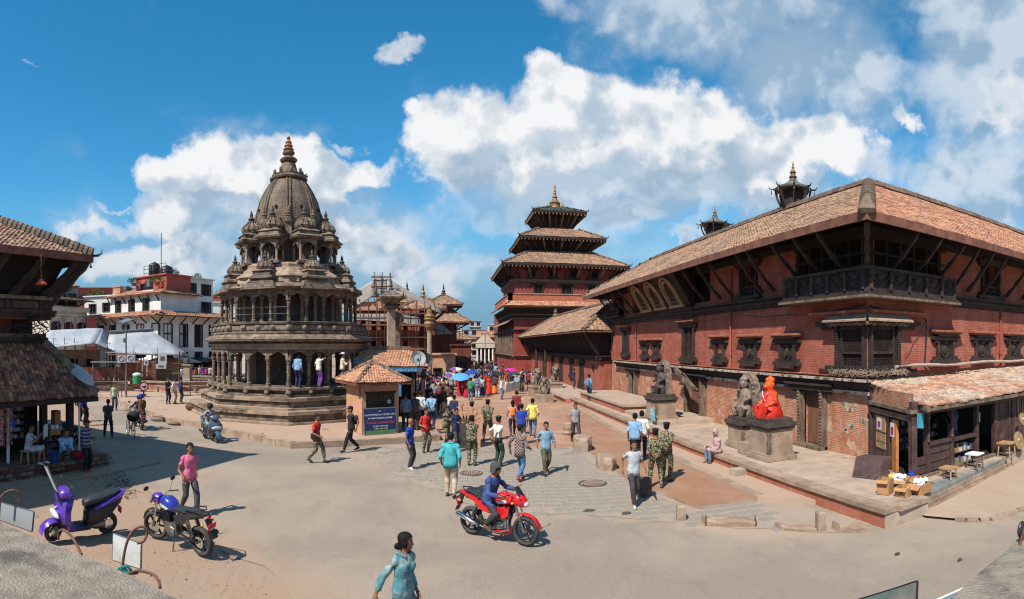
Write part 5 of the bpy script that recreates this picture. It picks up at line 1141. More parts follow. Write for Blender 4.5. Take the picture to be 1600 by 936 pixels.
for sx in(-1,1):
 for sy in(-1,1):b=MB();b.lathe((16.2+sx*.95,79+sy*.95,24.3),[(.2,0),(.22,.2),(.1,.4),(.14,.5),(.03,.95)],8);b.build('corner_pinnacle',GILT,tow)
for sx in(-1,1):
 for hx,z in((8.7,14.95),(6.1,19.05),(3.85,23.15)):
  b=MB();c=Vector((16.2+sx*hx,79-hx,z));d_=Vector((sx,-1,0)).normalized();b.tube([c,c+d_*.25,c+d_*.4+Vector((0,0,.3))],[.1,.08,.02],6);b.build('upturned_corner',METAL_DK,tow)
def turret(px,r,ypt,yeave,ybase,half,lab,zroof):
 c=PR(px,r);z_e=ZR(yeave,r);zt=ZR(ypt,r);root=thing('roof_turret',lab,'turret',(c.x,c.y,z_e-4.5));h=half
 b=MB();b.box((c.x,c.y,z_e-3.2),(h*1.0,h*1.0,4.6));b.build('brick_shaft',BRICK_UP,root)
 b=MB();b.lathe((c.x,c.y,z_e-1.45),[(h*.8,0),(h*.95,.12),(h*.95,.2),(h*.7,.3)],4,pi/4+.2);b.build('shaft_cornice',PLASTER_RED,root)
 b=MB();b.lathe((c.x,c.y,z_e-1.2),[(h*.85,0),(h*.85,.3),(h*.8,1.25)],8);b.build('lantern_wall',WOOD,root)
 b=MB();b.lathe((c.x,c.y,z_e),[(h*1.5,0),(h*1.52,.07),(h*.8,.26),(h*.3,.48),(h*.22,.62)],8,.2);b.build('copper_roof',COPPER,root)
 for k in range(8):
  a=.2+k*pi/4;strut(root,(c.x+h*.85*cos(a),c.y+h*.85*sin(a),z_e-.8),(c.x+h*1.35*cos(a),c.y+h*1.35*sin(a),z_e-.05),.09,.13,n=3)
  b=MB();p=Vector((c.x+h*1.5*cos(a),c.y+h*1.5*sin(a),z_e+.05));dd=Vector((cos(a),sin(a),0));b.tube([p,p+dd*.15,p+dd*.24+Vector((0,0,.14))],[.05,.04,.01],5);b.tube([p+dd*.1,p+dd*.1-Vector((0,0,.25))],[.012,.04],5);b.build('upturned_corner',METAL_DK,root)
 s=(zt-z_e-.6)/2.0;b=MB();b.lathe((c.x,c.y,z_e+.6),[(.42*s,0),(.5*s,.12*s),(.3*s,.3*s),(.3*s,.6*s),(.42*s,.65*s),(.25*s,.85*s),(.13*s,1.15*s),(.2*s,1.2*s),(.12*s,1.35*s),(.07*s,1.55*s),(.12*s,1.6*s),(.02*s,2.0*s)],10);b.build('gilded_pinnacle',GILT,root)
turret(1239,26,252,298,320,.62,'nearer roof turret with gilded pinnacle rising behind the palace ridge',0)
turret(1117,36,322,352,370,.68,'farther roof turret with gilded pinnacle, half hidden by the palace roof',0)
b=MB();root=thing('courtyard_roof','pale gable end between the low wing roof and the main palace roof','roof',(14,42,6));b=MB();b.prism([(13.2,41.5),(16,41.5),(16,45),(13.2,45)],6.6,8.0);b.build('gable_wall',WOOD_TAN,root);b=MB();b.prism([(12.9,41.3),(16.2,41.3),(16.2,45.3),(12.9,45.3)],8.0,8.2);b.build('gable_coping',WOOD_GREY,root)
BR=atan2(.9,1.47);bc=Vector((-3.5,22.75,0));bu=Vector((cos(BR),sin(BR),0));bn=Vector((sin(BR),-cos(BR),0))
booth=thing('ticket_booth','small salmon brick ticket booth with a pyramid tile roof beside the stone temple','booth',tuple(bc+Vector((0,0,.24))))
FB=Fr(bc,bu,bn);FBl=Fr(bc-bn*1.8,bn,-bu);bw_=1.75
b=MB();wall_holes(b,FB,0,bw_,.24,2.5,[(.2,1.55,1.15,1.95)],.18);wall_holes(b,FBl,0,1.8,.24,2.5,[(1.45,1.7,1.7,2.3)],.15)
fquad(b,Fr(bc+bu*bw_,-bn,bu),0,1.8,.24,2.5,0,0);fquad(b,Fr(bc+bu*bw_-bn*1.8,-bu,-bn),0,bw_,.24,2.5,0,0);b.build('brick_wall',[BRICK_BOOTH,INNER],booth)
b=MB();lattice(b,FB,.22,1.53,1.17,1.93,-.05,.09,.015);b.build('window_grille',WOOD_GREY,booth)
b=MB();fbox(b,FB,.15,1.6,1.05,1.15,-.1,.06);b.build('window_sill',WOOD,booth);b=MB();fbox(b,FB,.15,1.6,1.95,2.03,-.1,.04);b.build('window_head',WOOD,booth)
cen=bc+bu*bw_/2-bn*.9;e=1.28;ze,za=2.46,3.3
E4=[Vector((cen+bu*sx*e+bn*sy*e)[:2]+(ze,))for sx,sy in((-1,1),(1,1),(1,-1),(-1,-1))];ap=Vector((cen.x,cen.y,za));d=MB();tl=MB();rg=MB()
for i in range(4):j=(i+1)%4;slab(d,E4[i],E4[j],ap,ap,.09);tiles(tl,E4[i],E4[j],ap,ap,.13,.12,seed=80+i,lift=.02,jit=1.3);ridge(rg,E4[i]+Vector((0,0,.03)),ap+Vector((0,0,.04)),.16,.1,.2)
d.build('roof',WOOD_RED,booth);tl.build('roof_tiles',TILE_NEW,booth,kind='stuff');rg.build('hip_ridge',RIDGE,booth,kind='stuff')
nb=thing('notice_board','dark blue notice board with white print and one red line, leaning on the booth','notice board',tuple(FB.p(.85,.24,.2)))
def lean(a,z,d):return FB.p(a,.26+z,.28-z*.14+d)
b=MB();b.loft([[tuple(lean(a,z,dd))for a,z in((.02,0),(1.5,0),(1.5,1.06),(.02,1.06))]for dd in(0,.03)]);b.build('board_panel',plain('notice_navy',(.018,.03,.1),.5),nb)
b=MB();b.loft([[tuple(lean(a,z,dd))for a,z in((.06,.03),(1.46,.03),(1.46,.16),(.06,.16))]for dd in(.03,.034)]);b.build('green_band',plain('notice_green',(.07,.2,.07)),nb)
for p,q in(((0,0),(1.52,0)),((1.52,0),(1.52,1.08)),((1.52,1.08),(0,1.08)),((0,1.08),(0,0))):b=MB();b.beam(lean(p[0],p[1],.02),lean(q[0],q[1],.02),.035,.05);b.build('board_frame',METAL,nb)
def text_on(root,txt,org,u,v,size,m,name='lettering',align='CENTER'):
 c=bpy.data.curves.new(name,'FONT');c.body=txt;c.size=size;c.align_x=align;c.align_y='CENTER';c.extrude=.0015;c.resolution_u=1
 o=bpy.data.objects.new(name+'_tmp',c);COL.objects.link(o);dg=bpy.context.evaluated_depsgraph_get();me=bpy.data.meshes.new_from_object(o.evaluated_get(dg));bpy.data.objects.remove(o);bpy.data.curves.remove(c)
 u=Vector(u).normalized();v=Vector(v).normalized();w=u.cross(v);M=Matrix(((u.x,v.x,w.x,org[0]),(u.y,v.y,w.y,org[1]),(u.z,v.z,w.z,org[2]),(0,0,0,1)))
 me.transform(_lm(root).inverted()@M if root else M);me.materials.clear();me.materials.append(m);o=bpy.data.objects.new(name,me);o.parent=root;o['kind']='stuff';COL.objects.link(o);return o
WHT=plain('white_print',(.75,.75,.75));REDP=plain('red_print',(.7,.1,.08))
vv=(lean(0,1,0)-lean(0,0,0))
for z,s_,tx,m in((.8,.1,'LALITPUR METROPOLITAN CITY',WHT),(.66,.1,'PATAN DURBAR SQUARE',WHT),(.48,.15,'Tourist Common Fee',REDP),(.32,.085,'TICKET COUNTER',WHT),(.22,.075,'OPEN  7 AM - 6 PM',WHT)):
 text_on(nb,tx,lean(.76,z,.036),bu,vv,s_,m)
b=MB();b.lathe(lean(.76,.95,.034),[(.06,0),(.055,.004)],10);b.build('emblem',WHT,nb)
b=MB();fbox(b,FB,1.2,1.36,1.5,1.66,.0,.012);tag(b.build('paper_note',plain('pale_blue_paper',(.3,.5,.62)),loc=tuple(FB.p(1.28,1.58))),'small pale blue paper note on the booth grille','note')
def block(name,lab,cat,F,L,D,z0,z1,wins,m,wm=None,roofz=None,group=None,shut=True,cap=True):
 c=F.p(L/2,z0,-D/2);root=thing(name,lab,cat,(c.x,c.y,z0),group=group);b=MB();holes=[(a-w/2,a+w/2,z,z+h)for a,z,w,h in wins]
 wall_holes(b,F,0,L,z0,z1,holes,.22)
 for o,u,ln in((F.p(0,0,0),-F.n,D),(F.p(L,0,0),-F.n,D),(F.p(0,0,-D),F.u,L)):
  q=[(o+Vector((0,0,z0))),(o+u*ln+Vector((0,0,z0))),(o+u*ln+Vector((0,0,z1))),(o+Vector((0,0,z1)))];b.add([tuple(p)for p in q],[(0,1,2,3)],0)
 b.add([tuple(F.p(0,z1,0)),tuple(F.p(L,z1,0)),tuple(F.p(L,z1,-D)),tuple(F.p(0,z1,-D))],[(0,1,2,3)],0);b.build('wall',[m,GLASSDK],root)
 for a,z,w,h in wins:
  q=MB();t=.09
  fbox(q,F,a-w/2-t,a-w/2,z-t,z+h+t,-.1,.07);fbox(q,F,a+w/2,a+w/2+t,z-t,z+h+t,-.1,.07);fbox(q,F,a-w/2,a+w/2,z+h,z+h+t,-.1,.07);fbox(q,F,a-w/2,a+w/2,z-t,z,-.1,.09);fbox(q,F,a-.03,a+.03,z,z+h,-.12,-.02)
  if shut:fbox(q,F,a-w/2,a+w/2,z+h*.55,z+h*.6,-.12,-.02)
  q.build('window',wm or WOOD,root)
 if cap:q=MB();fbox(q,F,-.15,L+.15,z1,z1+.15,-D-.15,.2);q.build('roof_slab',m,root)
 return root
def lean_roof(root,F,a0,a1,z0,z1,d0,d1,m,name='tiled_eave',w=.35,seed=1,br=True):
 P_=[F.p(a0,z0,d1),F.p(a1,z0,d1),F.p(a1,z1,d0),F.p(a0,z1,d0)];d=MB();slab(d,*P_,th=.08);d.build(name,WOOD_RED,root);q=MB();tiles(q,*P_,w=w,rl=w*.8,seed=seed);q.build(name+'_tiles',m,root,kind='stuff')
 if br:
  n=max(2,int((a1-a0)/1.7))
  for k in range(n):a=a0+(a1-a0)*(k+.5)/n;q=MB();q.beam(F.p(a,z0-.9,d0),F.p(a,z0-.02,d1-.15),.09,.12);q.build('eave_bracket',WOOD_DK,root)
K=Vector((-30.2,51.8,0));Lw=Vector((-43.3,55.9,0));Rw=Vector((-26.2,62.5,0))
uL=(K-Lw).normalized();FW1=Fr(Lw,uL);uR=(Rw-K).normalized();FW2=Fr(K,uR)
if FW1.n.dot(-Lw)<0:FW1.n=-FW1.n
if FW2.n.dot(-K)<0:FW2.n=-FW2.n
L1=(K-Lw).length;L2=(Rw-K).length
wins=[(3.2,4.0,1.1,2.4)]+[(5.6+k*2.6,4.0,1.15,2.4)for k in range(4)]+[(5.6+k*2.6,1.1,1.1,2.0)for k in range(4)]
w1=block('white_building','long white building with brown shutters and two tiled eaves behind the tents','building',FW1,L1,9,0,7.4,wins,PLASTER)
lean_roof(w1,FW1,-.2,L1+.9,7.35,7.9,-.1,1.2,TILE_RED,seed=90)
w2=block('white_building','upper white storey with a tiled hip roof set back over the long white building','building',Fr(FW1.p(3.6,0,-1.2),uL,FW1.n),L1-4.4,6,7.4,10.0,[(1.6+k*2.6,7.75,1.0,1.7)for k in range(3)],PLASTER,cap=False)
Fq=Fr(FW1.p(3.0,0,-.6),uL,FW1.n);dq=MB();tq=MB();LL=L1-3.2
for p in((Fq.p(0,10,0),Fq.p(LL,10,0),Fq.p(LL-3,11.1,-3.5),Fq.p(2,11.1,-3.5)),(Fq.p(LL,10,0),Fq.p(LL,10,-7),Fq.p(LL-3,11.1,-3.5),Fq.p(LL-3,11.1,-3.5))):slab(dq,*p,th=.1);tiles(tq,*p,w=.4,rl=.3,seed=92)
dq.build('roof',WOOD_RED,w2);tq.build('roof_tiles',TILE_RED,w2,kind='stuff')
for k in range(7):q=MB();a=.6+k*1.5;q.beam(Fq.p(a,9.1,-.6),Fq.p(a,9.95,-.05),.09,.12);q.build('eave_bracket',WOOD_DK,w2)
w3=block('white_building','white side wing of tall brown windows facing the fenced pool','building',FW2,L2,9,0,7.4,[(1.5+k*2.35,3.9,1.15,2.5)for k in range(5)]+[(1.5+k*2.35,1.0,1.1,2.2)for k in range(5)],PLASTER)
lean_roof(w3,FW2,-.9,L2,7.35,7.9,-.1,1.2,TILE_RED,seed=94)
w4=block('white_building','white flat roofed block with two rows of square windows above the side wing','building',Fr(FW2.p(3.4,0,-2.2),uR,FW2.n),7.4,6,7.4,12.2,[(1.2+(k%3)*2.5,8.1+(k//3)*2.2,1.5,1.25)for k in range(6)],PLASTER)
w5=block('white_building','narrow white stair block with a water tank beside the flat roofed block','building',Fr(FW2.p(1.9,0,-3.2),uR,FW2.n),1.5,3,7.4,10.4,[(.75,8.3,.7,1.0)],PLASTER)
w6=block('white_building','white house with small square windows left of the hip roofed white storey','building',Fr(PR(132,71),(PR(176,69)-PR(132,71))),4.6,7,7.6,10.3,[(1.2,8.3,.9,1.0),(3.2,8.4,.9,1.0)],PLASTER)
F8=Fr(PR(78,62),(PR(136,66)-PR(78,62)));
if F8.n.dot(-F8.o)<0:F8.n=-F8.n
cream=block('arched_building','cream stucco building with round arched purple shuttered windows beside the left temple','building',F8,5.9,8,0,8.4,[(.9,4.7,.8,2.0),(2.9,4.7,.8,2.0),(4.9,4.7,.8,2.0)],PLASTER_CR,plain('purple_shutter',(.11,.035,.05)))
for a in(.9,2.9,4.9):
 q=MB()
 for i in range(8):t0,t1=pi*i/8,pi*(i+1)/8;q.beam(F8.p(a+.62*cos(t0),6.7+.62*sin(t0),.1),F8.p(a+.62*cos(t1),6.7+.62*sin(t1),.1),.14,.16,up=F8.n)
 q.build('arch_moulding',PLASTER_CR,cream);q=MB();fbox(q,F8,a-.75,a-.42,4.7,6.6,0,.06);fbox(q,F8,a+.42,a+.75,4.7,6.6,0,.06);q.build('shutter',MATS['purple_shutter'],cream)
 for s in(-.98,.98):q=MB();fbox(q,F8,a+s-.1,a+s+.1,4.3,7.6,0,.12);q.build('pilaster',PLASTER_CR,cream)
q=MB();fbox(q,F8,-.2,6.1,8.0,8.5,0,.3);fbox(q,F8,-.2,6.1,7.5,7.65,0,.18);q.build('stucco_cornice',PLASTER_CR,cream)
lean_roof(cream,F8,-.4,6.3,9.3,9.9,-2,1.0,RIDGE,seed=96,name='awning')
brk=block('brick_house','dark red brick house end below the small white house','building',Fr(PR(136,65),(PR(150,65)-PR(136,65))),1.1,.6,0,7.2,[(1.2,4,.7,1.4)],PLASTER_RED)
def tank(p,r,h,lab,m=None):
 root=thing('water_tank',lab,'water tank',tuple(p));b=MB();b.lathe(p,[(r,0),(r,h*.3),(r*1.03,h*.32),(r,h*.35),(r,h*.75),(r*.8,h*.9),(r*.3,h)],14);b.build('tank_body',m or METAL_DK,root,smooth=True);b=MB();b.lathe(Vector(p)+Vector((0,0,h)),[(r*.32,0),(r*.3,.08),(.03,.12)],10);b.build('tank_lid',METAL,root)
tank(FW1.p(1,10.4,-6),.8,1.6,'black water tank on the roof behind the arched building');tank(FW1.p(9.3,12.5,-3.5),.7,1.5,'left of two black tanks on a railed stand above the hip roof');tank(FW1.p(10.9,12.3,-4.0),.75,1.2,'right of two black tanks on a railed stand above the hip roof');tank(FW2.p(2.6,10.55,-4.4),.8,1.4,'black tank on the narrow white stair block')
tank(FW2.p(6.6,12.3,-4.6),.5,.7,'small grey tank on the flat roofed white block',METAL)
ped=block('roof_room','red roof-top room under the railed tank stand','roof room',Fr(FW1.p(7,0,-2.5),uL,FW1.n),5.5,4,9.8,12.2,[(1.5,10.4,1,1)],PLASTER_RED)
b=MB();Fs=Fr(FW1.p(8.2,0,-2.8),uL,FW1.n)
for a in(0,1.3,2.6,3.9):b.tube([Fs.p(a,12.2,0),Fs.p(a,13.6,0)],.04,5)
for z in(12.7,13.2,13.6):b.tube([Fs.p(0,z,0),Fs.p(3.9,z,0)],.035,5)
b.tube([Fs.p(2,12.2,-1),Fs.p(2,17.5,-1)],.05,5);tag(b.build('roof_railing',METAL_DK,loc=tuple(Fs.p(2,12.2,0))),'steel railing with a tall antenna around the black tanks','railing')
b=MB();p=FW1.p(-2.5,9.6,-3);b.box(p+Vector((0,0,1.3)),(4.8,2.5,.12),.1);[b.tube([p+Vector((x,0,0)),p+Vector((x,0,1.3))],.05,5)for x in(-2,0,2)];tag(b.build('roof_canopy',METAL_DK,loc=tuple(p)),'dark flat sheet canopy on posts over a roof terrace','canopy')
b=MB();p=FW1.p(2.7,10.2,-2.5);b.loft([[tuple(p+Vector((x,y,z)))for x,y,z in((-.8,0,-.9),(.5,0,-.9),(.9,.1,.5),(-.3,.1,.5))],[tuple(p+Vector((x,y-.04,z)))for x,y,z in((-.8,0,-.9),(.5,0,-.9),(.9,.1,.5),(-.3,.1,.5))]]);tag(b.build('hanging_cloth',plain('tan_cloth',(.5,.33,.2)),loc=tuple(p)),'tan cloth draped over the parapet of the small white house','cloth')
pot=thing('chimney_block','orange brick chimney block beside the tan cloth','chimney',tuple(FW1.p(3.6,9.8,-2.5)));b=MB();b.box(FW1.p(3.6,10.6,-2.5),(1.1,1,1.6));b.build('stack',BRICK_BOOTH,pot);b=MB();b.box(FW1.p(3.6,11.45,-2.5),(1.25,1.15,.14));b.build('stack_cap',CEMENT,pot)
lfv=[(-.5,0,0),(0,.22,.1),(.5,0,0),(0,-.22,.1)]
def shrub(p,r,lab,n=160,m=None):
 rr=random.Random(hash(lab)%999 if False else len(lab));Ms=[]
 for _ in range(n):
  d=Vector((rr.gauss(0,1),rr.gauss(0,1),rr.gauss(0,1))).normalized()*r*rr.uniform(.3,1)**.6;d.z=abs(d.z)*.9;q=Euler((rr.uniform(0,6),rr.uniform(0,6),rr.uniform(0,6))).to_matrix().to_4x4();s_=r*rr.uniform(.16,.34)
  Ms.append(np.array(Matrix.Translation(Vector(p)+d)@q@Matrix.Scale(s_,4)))
 root=thing('roof_shrub',lab,'shrub',tuple(p));b=MB();b.scatter(lfv,[(0,1,2,3)],Ms);b.build('foliage',m or LEAF,root,kind='stuff');b=MB();b.lathe(Vector(p)-Vector((0,0,.35)),[(r*.3,0),(r*.4,.35)],8);b.build('pot',PLASTER_RED,root)
shrub(FW1.p(.2,10.4,-1.5),1.3,'yellow green potted shrubs on the terrace under the flat canopy');shrub(FW1.p(7.2,11.6,-2),.9,'green potted plant on the hip roof ridge left of the tanks');shrub(FW1.p(11.6,11.3,-1.8),1.0,'leafy potted plant right of the tank stand above the hip roof');shrub(FW2.p(5.0,12.6,-3),.8,'bushy pot plant on the flat roofed white block near its tank');shrub(FW2.p(9,12.5,-3.2),.7,'round pot plant at the far edge of the flat white roof');shrub(F8.p(2.3,10.1,-2.0),1.0,'spiky palm like plant on the roof beside the left temple eave')
orr=block('roof_room','small roof pavilion with a pink tiled roof beside the left temple eave','roof room',Fr(PR(84,66),(PR(116,67)-PR(84,66))),3.2,3,8.4,11.2,[(.9,9,1.2,1.3),(2.4,9,1,1.3)],PLASTER_GY,METAL_DK);lean_roof(orr,Fr(PR(82,65.6),(PR(118,66.6)-PR(82,65.6))),0,3.2,11.2,12,-2,.4,TILE_RED,br=False)
for i,(px,r,w,z,m,lab)in enumerate(((30,85,12,11,PLASTER_GY,'grey far house behind the eave of the left temple'),(152,95,10,14.0,PLASTER_RED,'red brick far house behind the white terrace'),(205,98,16,14.2,PLASTER_GY,'low grey far house behind the tank stand'),(262,92,9,13.5,PLASTER_CR,'cream far house left of the flat roofed white block'),(340,90,8,12.3,PLASTER_RED,'dark red far house right of the flat roofed white block'),(352,80,9,10.3,PLASTER,'pale far house just left of the stone temple'),(395,100,18,9,PLASTER_GY,'grey far house hidden behind the stone temple'))):
 c=PR(px,r);u=Vector((c.y,-c.x,0)).normalized();block('far_house',lab,'house',Fr(c-u*w/2,u),w,8,0,z,[(w*(k+.5)/3,z-2.4,1.2,1.3)for k in range(3)],m)
sh=thing('market_stalls','row of low awnings and dark shop fronts under the white side wing','stalls',tuple(FW2.p(5,0,1)))
for k in range(5):q=MB();q.loft([[tuple(FW2.p(.3+k*2.3+x,2.6-dd*.22+z,dd))for x,dd in((0,.1),(2.0,.1),(2.0,2.2),(0,2.2))]for z in(0,.05)]);q.build('awning',(METAL_DK,TARP_W,METAL_DK,PLASTER_GY,TARP_W)[k],sh);q=MB();fbox(q,FW2,.2+k*2.3,2.2+k*2.3,0,2.5,0,.3);q.build('dark_front',INNER,sh)
def scaffold(root,F,L,z0,z1,dx,dz,d=.8,m=None,name='scaffold_pole',r_=.035):
 n=int(L/dx);pk=r_>.04
 for i in range(n+1):
  for dd in(0,d):
   q=MB();a=L*i/n+R.uniform(-.05,.05);q.tube([F.p(a,z0,dd),F.p(a+R.uniform(-.08,.08),z1+R.uniform(0,.6),dd)],r_,5);q.build(name,m or BAMBOO,root)
 k=int((z1-z0)/dz)
 for j in range(1,k+1):
  for dd in(0,d):q=MB();z=z0+j*dz;q.tube([F.p(-.3,z+R.uniform(-.05,.05),dd),F.p(L+.3,z+R.uniform(-.05,.05),dd)],r_,5);q.build(name,m or BAMBOO,root)
site_c=PR(175,48);us=Vector((site_c.y,-site_c.x,0)).normalized()
FSi=Fr(PR(72,50),(PR(282,50)-PR(72,50)));LSi=(PR(282,50)-PR(72,50)).length
if FSi.n.dot(-FSi.o)<0:FSi.n=-FSi.n
ho=thing('hoarding','long rust red sheet metal hoarding in front of the tented ruin','hoarding',tuple(FSi.p(4,0,3)))
n=22
for k in range(n):
 a0=.8+k*(LSi-3.2)/n;q=MB();zt_=2.15+(k>14)*.55;fbox(q,FSi,a0,a0+(LSi-3.2)/n-.03,.9,zt_+R.uniform(-.04,.04),2.5,2.56);q.build('sheet_panel',mat('rust_red_sheet',(.27,.075,.04),(.18,.05,.03),sc=2,rough=.6,dirt=(.3,.17,.11),dsc=1.5)if k==0 else MATS['rust_red_sheet'],ho)
step=thing('stone_platform',None,None,tuple(FSi.p(3,0,4)),kind='structure');q=MB();fbox(q,FSi,-2,LSi*.62,.15,.55,2.5,4.6);q.build('platform_step',STONE,step);q=MB();fbox(q,FSi,-2,LSi*.6,.55,.95,2.5,3.9);q.build('platform_step',STONE,step)
ruin=thing('scaffolded_ruin','brick temple ruin wrapped in bamboo scaffolding beneath a white tarpaulin','ruin',tuple(FSi.p(3,.5,0)))
q=MB();wall_holes(q,Fr(FSi.p(.4,0,1.2),FSi.u,FSi.n),0,4.6,.5,3.6,[(.6+k*1.3,1.3+k*1.3,1.6,2.8)for k in range(3)],.3);q.build('ruin_wall',[brick('brick_ruin',(.36,.2,.12),(.28,.15,.09),(.2,.14,.1),wear=(.5,.4,.3)),INNER],ruin)
scaffold(ruin,Fr(FSi.p(0,0,1.4),FSi.u,FSi.n),5.6,.6,4.2,.8,.75)
def tarp(name,lab,quads,m):
 c=sum((Vector(q)for q in quads[0]),Vector())/4;b=MB()
 for A,B,C,D in quads:
  A,B,C,D=map(Vector,(A,B,C,D));n=7;vs=[];
  for i in range(n+1):
   for j in range(n+1):u,v=i/n,j/n;p=A.lerp(B,u).lerp(D.lerp(C,u),v);p.z-=.18*sin(pi*u)*sin(pi*v)+.06*mnoise.noise(p*1.3);vs.append(tuple(p))
  b.add(vs,[(i*(n+1)+j,(i+1)*(n+1)+j,(i+1)*(n+1)+j+1,i*(n+1)+j+1)for i in range(n)for j in range(n)])
 o=b.build(name,m,loc=tuple(c),smooth=True,angle=180);md=o.modifiers.new('thickness','SOLIDIFY');md.thickness=.02;tag(o,lab,'tarpaulin');return o
f=FSi.p
tarp('tarpaulin','cream white tarpaulin pitched over the scaffolded ruin',[(f(-.6,3.7,2.6),f(4.6,4.2,2.6),f(5.2,5.6,.4),f(.2,5.4,.4)),(f(.2,5.4,.4),f(5.2,5.6,.4),f(5.4,4.0,-2),f(-.4,3.9,-2)),(f(4.6,4.2,2.6),f(6.6,3.4,2.2),f(6.2,3.8,0),f(5.2,5.6,.4))],TARP_W)
tarp('tarpaulin','wide white tarpaulin tent behind the lamp post',[(f(5.4,3.4,2.4),f(LSi+.2,3.1,2.4),f(LSi*.8,5.3,.2),f(5.8,5.0,.2)),(f(LSi*.8,5.3,.2),f(LSi+.2,3.2,2.4),f(LSi+.8,3.2,-1),f(LSi*.82,5.2,-1.5)),(f(5.8,5.35,.2),f(LSi*.8,5.6,.2),f(LSi*.82,4,-3),f(5.6,4,-3))],TARP_W)
tarp('tarpaulin','blue tarpaulin sagging under the white tent edge',[(f(6.4,2.6,1.6),f(9.0,3.0,1.8),f(9.4,3.6,1.0),f(6.8,3.3,1.0)),(f(9.2,3.2,1.8),f(LSi-.8,2.9,1.9),f(LSi-1,3.4,1.2),f(9.2,3.5,1.2))],TARP_B)
for i,(a,w,z)in enumerate(((7.6,1.6,2.2),(10.8,2.8,2.25))):
 root=thing('salvage_stack',['small stack of salvaged orange bricks under the white tent','large stack of salvaged orange bricks under the white tent'][i],'brick stack',tuple(f(a,1,1)));q=MB();fbox(q,FSi,a-w/2,a+w/2,.9,z+.3,.2,1.0);q.build('stacked_bricks',BRICK_BOOTH,root);q=MB();q.loft([[tuple(f(a+x,zz,dd))for x in(-w/2-.2,w/2+.2)for dd in((.1,1.2)if x<0 else(1.2,.1))]for zz in(z+.3,z+.36)]+[[tuple(f(a+x*.3,z+.8,.6+dd))for x,dd in((-1,-.05),(-1,.05),(1,.05),(1,-.05))]]);q.build('cover_sheet',PLASTER_PINK,root)
scf=thing('site_fence','open bamboo post and rail fence along the front of the tented site','fence',tuple(f(9,.5,2.4)));scaffold(scf,Fr(f(6,0,2.45),FSi.u,FSi.n),LSi-6.4,.8,3.3,1.5,.8,.02)
for i,(a,z,w,h)in enumerate(((9.0,2.3,.4,.5),(10.3,2.0,.9,.4),(LSi-1.9,2.4,.75,.95))):
 root=thing('poster',['small pale notice sheet on the site fence','low white poster on the site fence behind the lamp post','white framed poster with a dark emblem at the pool end of the hoarding'][i],'poster',tuple(f(a,z,2.6)));q=MB();fbox(q,FSi,a-w/2,a+w/2,z,z+h,2.58,2.61);q.build('poster_sheet',PAPER,root);q=MB();fbox(q,FSi,a-w/4,a+w/4,z+h*.3,z+h*.7,2.611,2.62);q.build('poster_print',plain('poster_grey%d'%i,(.2,.14,.14)),root)
b=MB();b.loft([[tuple(f(x,2.55+z,dd))for x,dd in((4.2,3.1),(8.4,3.1),(8.4,2.3),(4.2,2.3))]for z in(0,.06)]);[b.tube([f(x,.9,3),f(x,2.5,3)],.03,5)for x in(4.4,6.3,8.2)];tag(b.build('tin_shelter',PLASTER_GY,loc=tuple(f(6,.9,3))),'flat pale tin shelter roof on posts before the hoarding','shelter')
PC=PR(290,50);PC.z=0;pr=5.2
pool=thing('pool_wall','low eight-sided brick pool wall with a stone rim left of the temple','pool',(PC.x,PC.y,.2))
for k in range(8):
 a0,a1=pi/8+k*pi/4,pi/8+(k+1)*pi/4;q0=[(PC.x+rr_*cos(a),PC.y+rr_*sin(a))for a,rr_ in((a0,pr),(a1,pr),(a1,pr-.35),(a0,pr-.35))];q=MB();q.prism(q0,.2,.85);q.build('brick_face',BRICK_PLINTH,pool)
 q0=[(PC.x+rr_*cos(a),PC.y+rr_*sin(a))for a,rr_ in((a0,pr+.12),(a1,pr+.12),(a1,pr-.6),(a0,pr-.6))];q=MB();q.prism(q0,.85,.99);q.build('rim_slab',STONE_LT,pool)
tag(sheet('pool_water',ngon(PC,pr-.4,8,pi/8),.8,mat('green_water',(.1,.13,.09),(.08,.11,.08),sc=2,rough=.08,spec=.6)),kind='structure')
rl=thing('pool_railing','thin dark railing around the far rim of the pool','railing',(PC.x,PC.y,.99));q=MB()
for k in range(8):
 P0_,P1_=[Vector((PC.x+(pr-.2)*cos(pi/8+kk*pi/4),PC.y+(pr-.2)*sin(pi/8+kk*pi/4),0))for kk in(k,k+1)]
 if k in(4,5,6):continue
 for z in(1.4,1.8):q=MB();q.tube([P0_+Vector((0,0,z)),P1_+Vector((0,0,z))],.025,5);q.build('rail',METAL_DK,rl)
 for j in range(9):p=P0_.lerp(P1_,j/9);q=MB();q.tube([p+Vector((0,0,.98)),p+Vector((0,0,1.85))],.018,4);q.build('baluster',METAL_DK,rl)
pp=PR(293,46.8);pil=thing('pool_pillar','short square stone pillar with a dark bird figure standing in the pool','pillar',(pp.x,pp.y,.5));q=MB();q.lathe((pp.x,pp.y,.5),[(.5,0),(.5,.6),(.42,.65),(.42,1.7),(.56,1.78),(.56,1.9)],4,.9);q.build('pillar_shaft',STONE_LT,pil);q=MB();q.ell((pp.x,pp.y,2.5),(.22,.25,.5),8,6);q.ell((pp.x-.05,pp.y,3.1),.16,8,5);q.loft([[(pp.x-.3,pp.y,2.5),(pp.x-.25,pp.y+.1,2.9),(pp.x-.1,pp.y,2.6)],[(pp.x-.55,pp.y+.2,2.3),(pp.x-.5,pp.y+.2,3.0),(pp.x-.3,pp.y+.2,2.6)]]);q.build('bird_figure',STONE_BLK,pil)
Fb=Fr(PR(569,28.2),PR(662,28.6)-PR(569,28.2));Lb=(PR(662,28.6)-PR(569,28.2)).length
if Fb.n.dot(-Fb.o)<0:Fb.n=-Fb.n
kio=thing('tiled_kiosk','low open kiosk with an orange tiled roof and a blue sign band behind the booth','kiosk',tuple(Fb.p(1.8,0,0)))
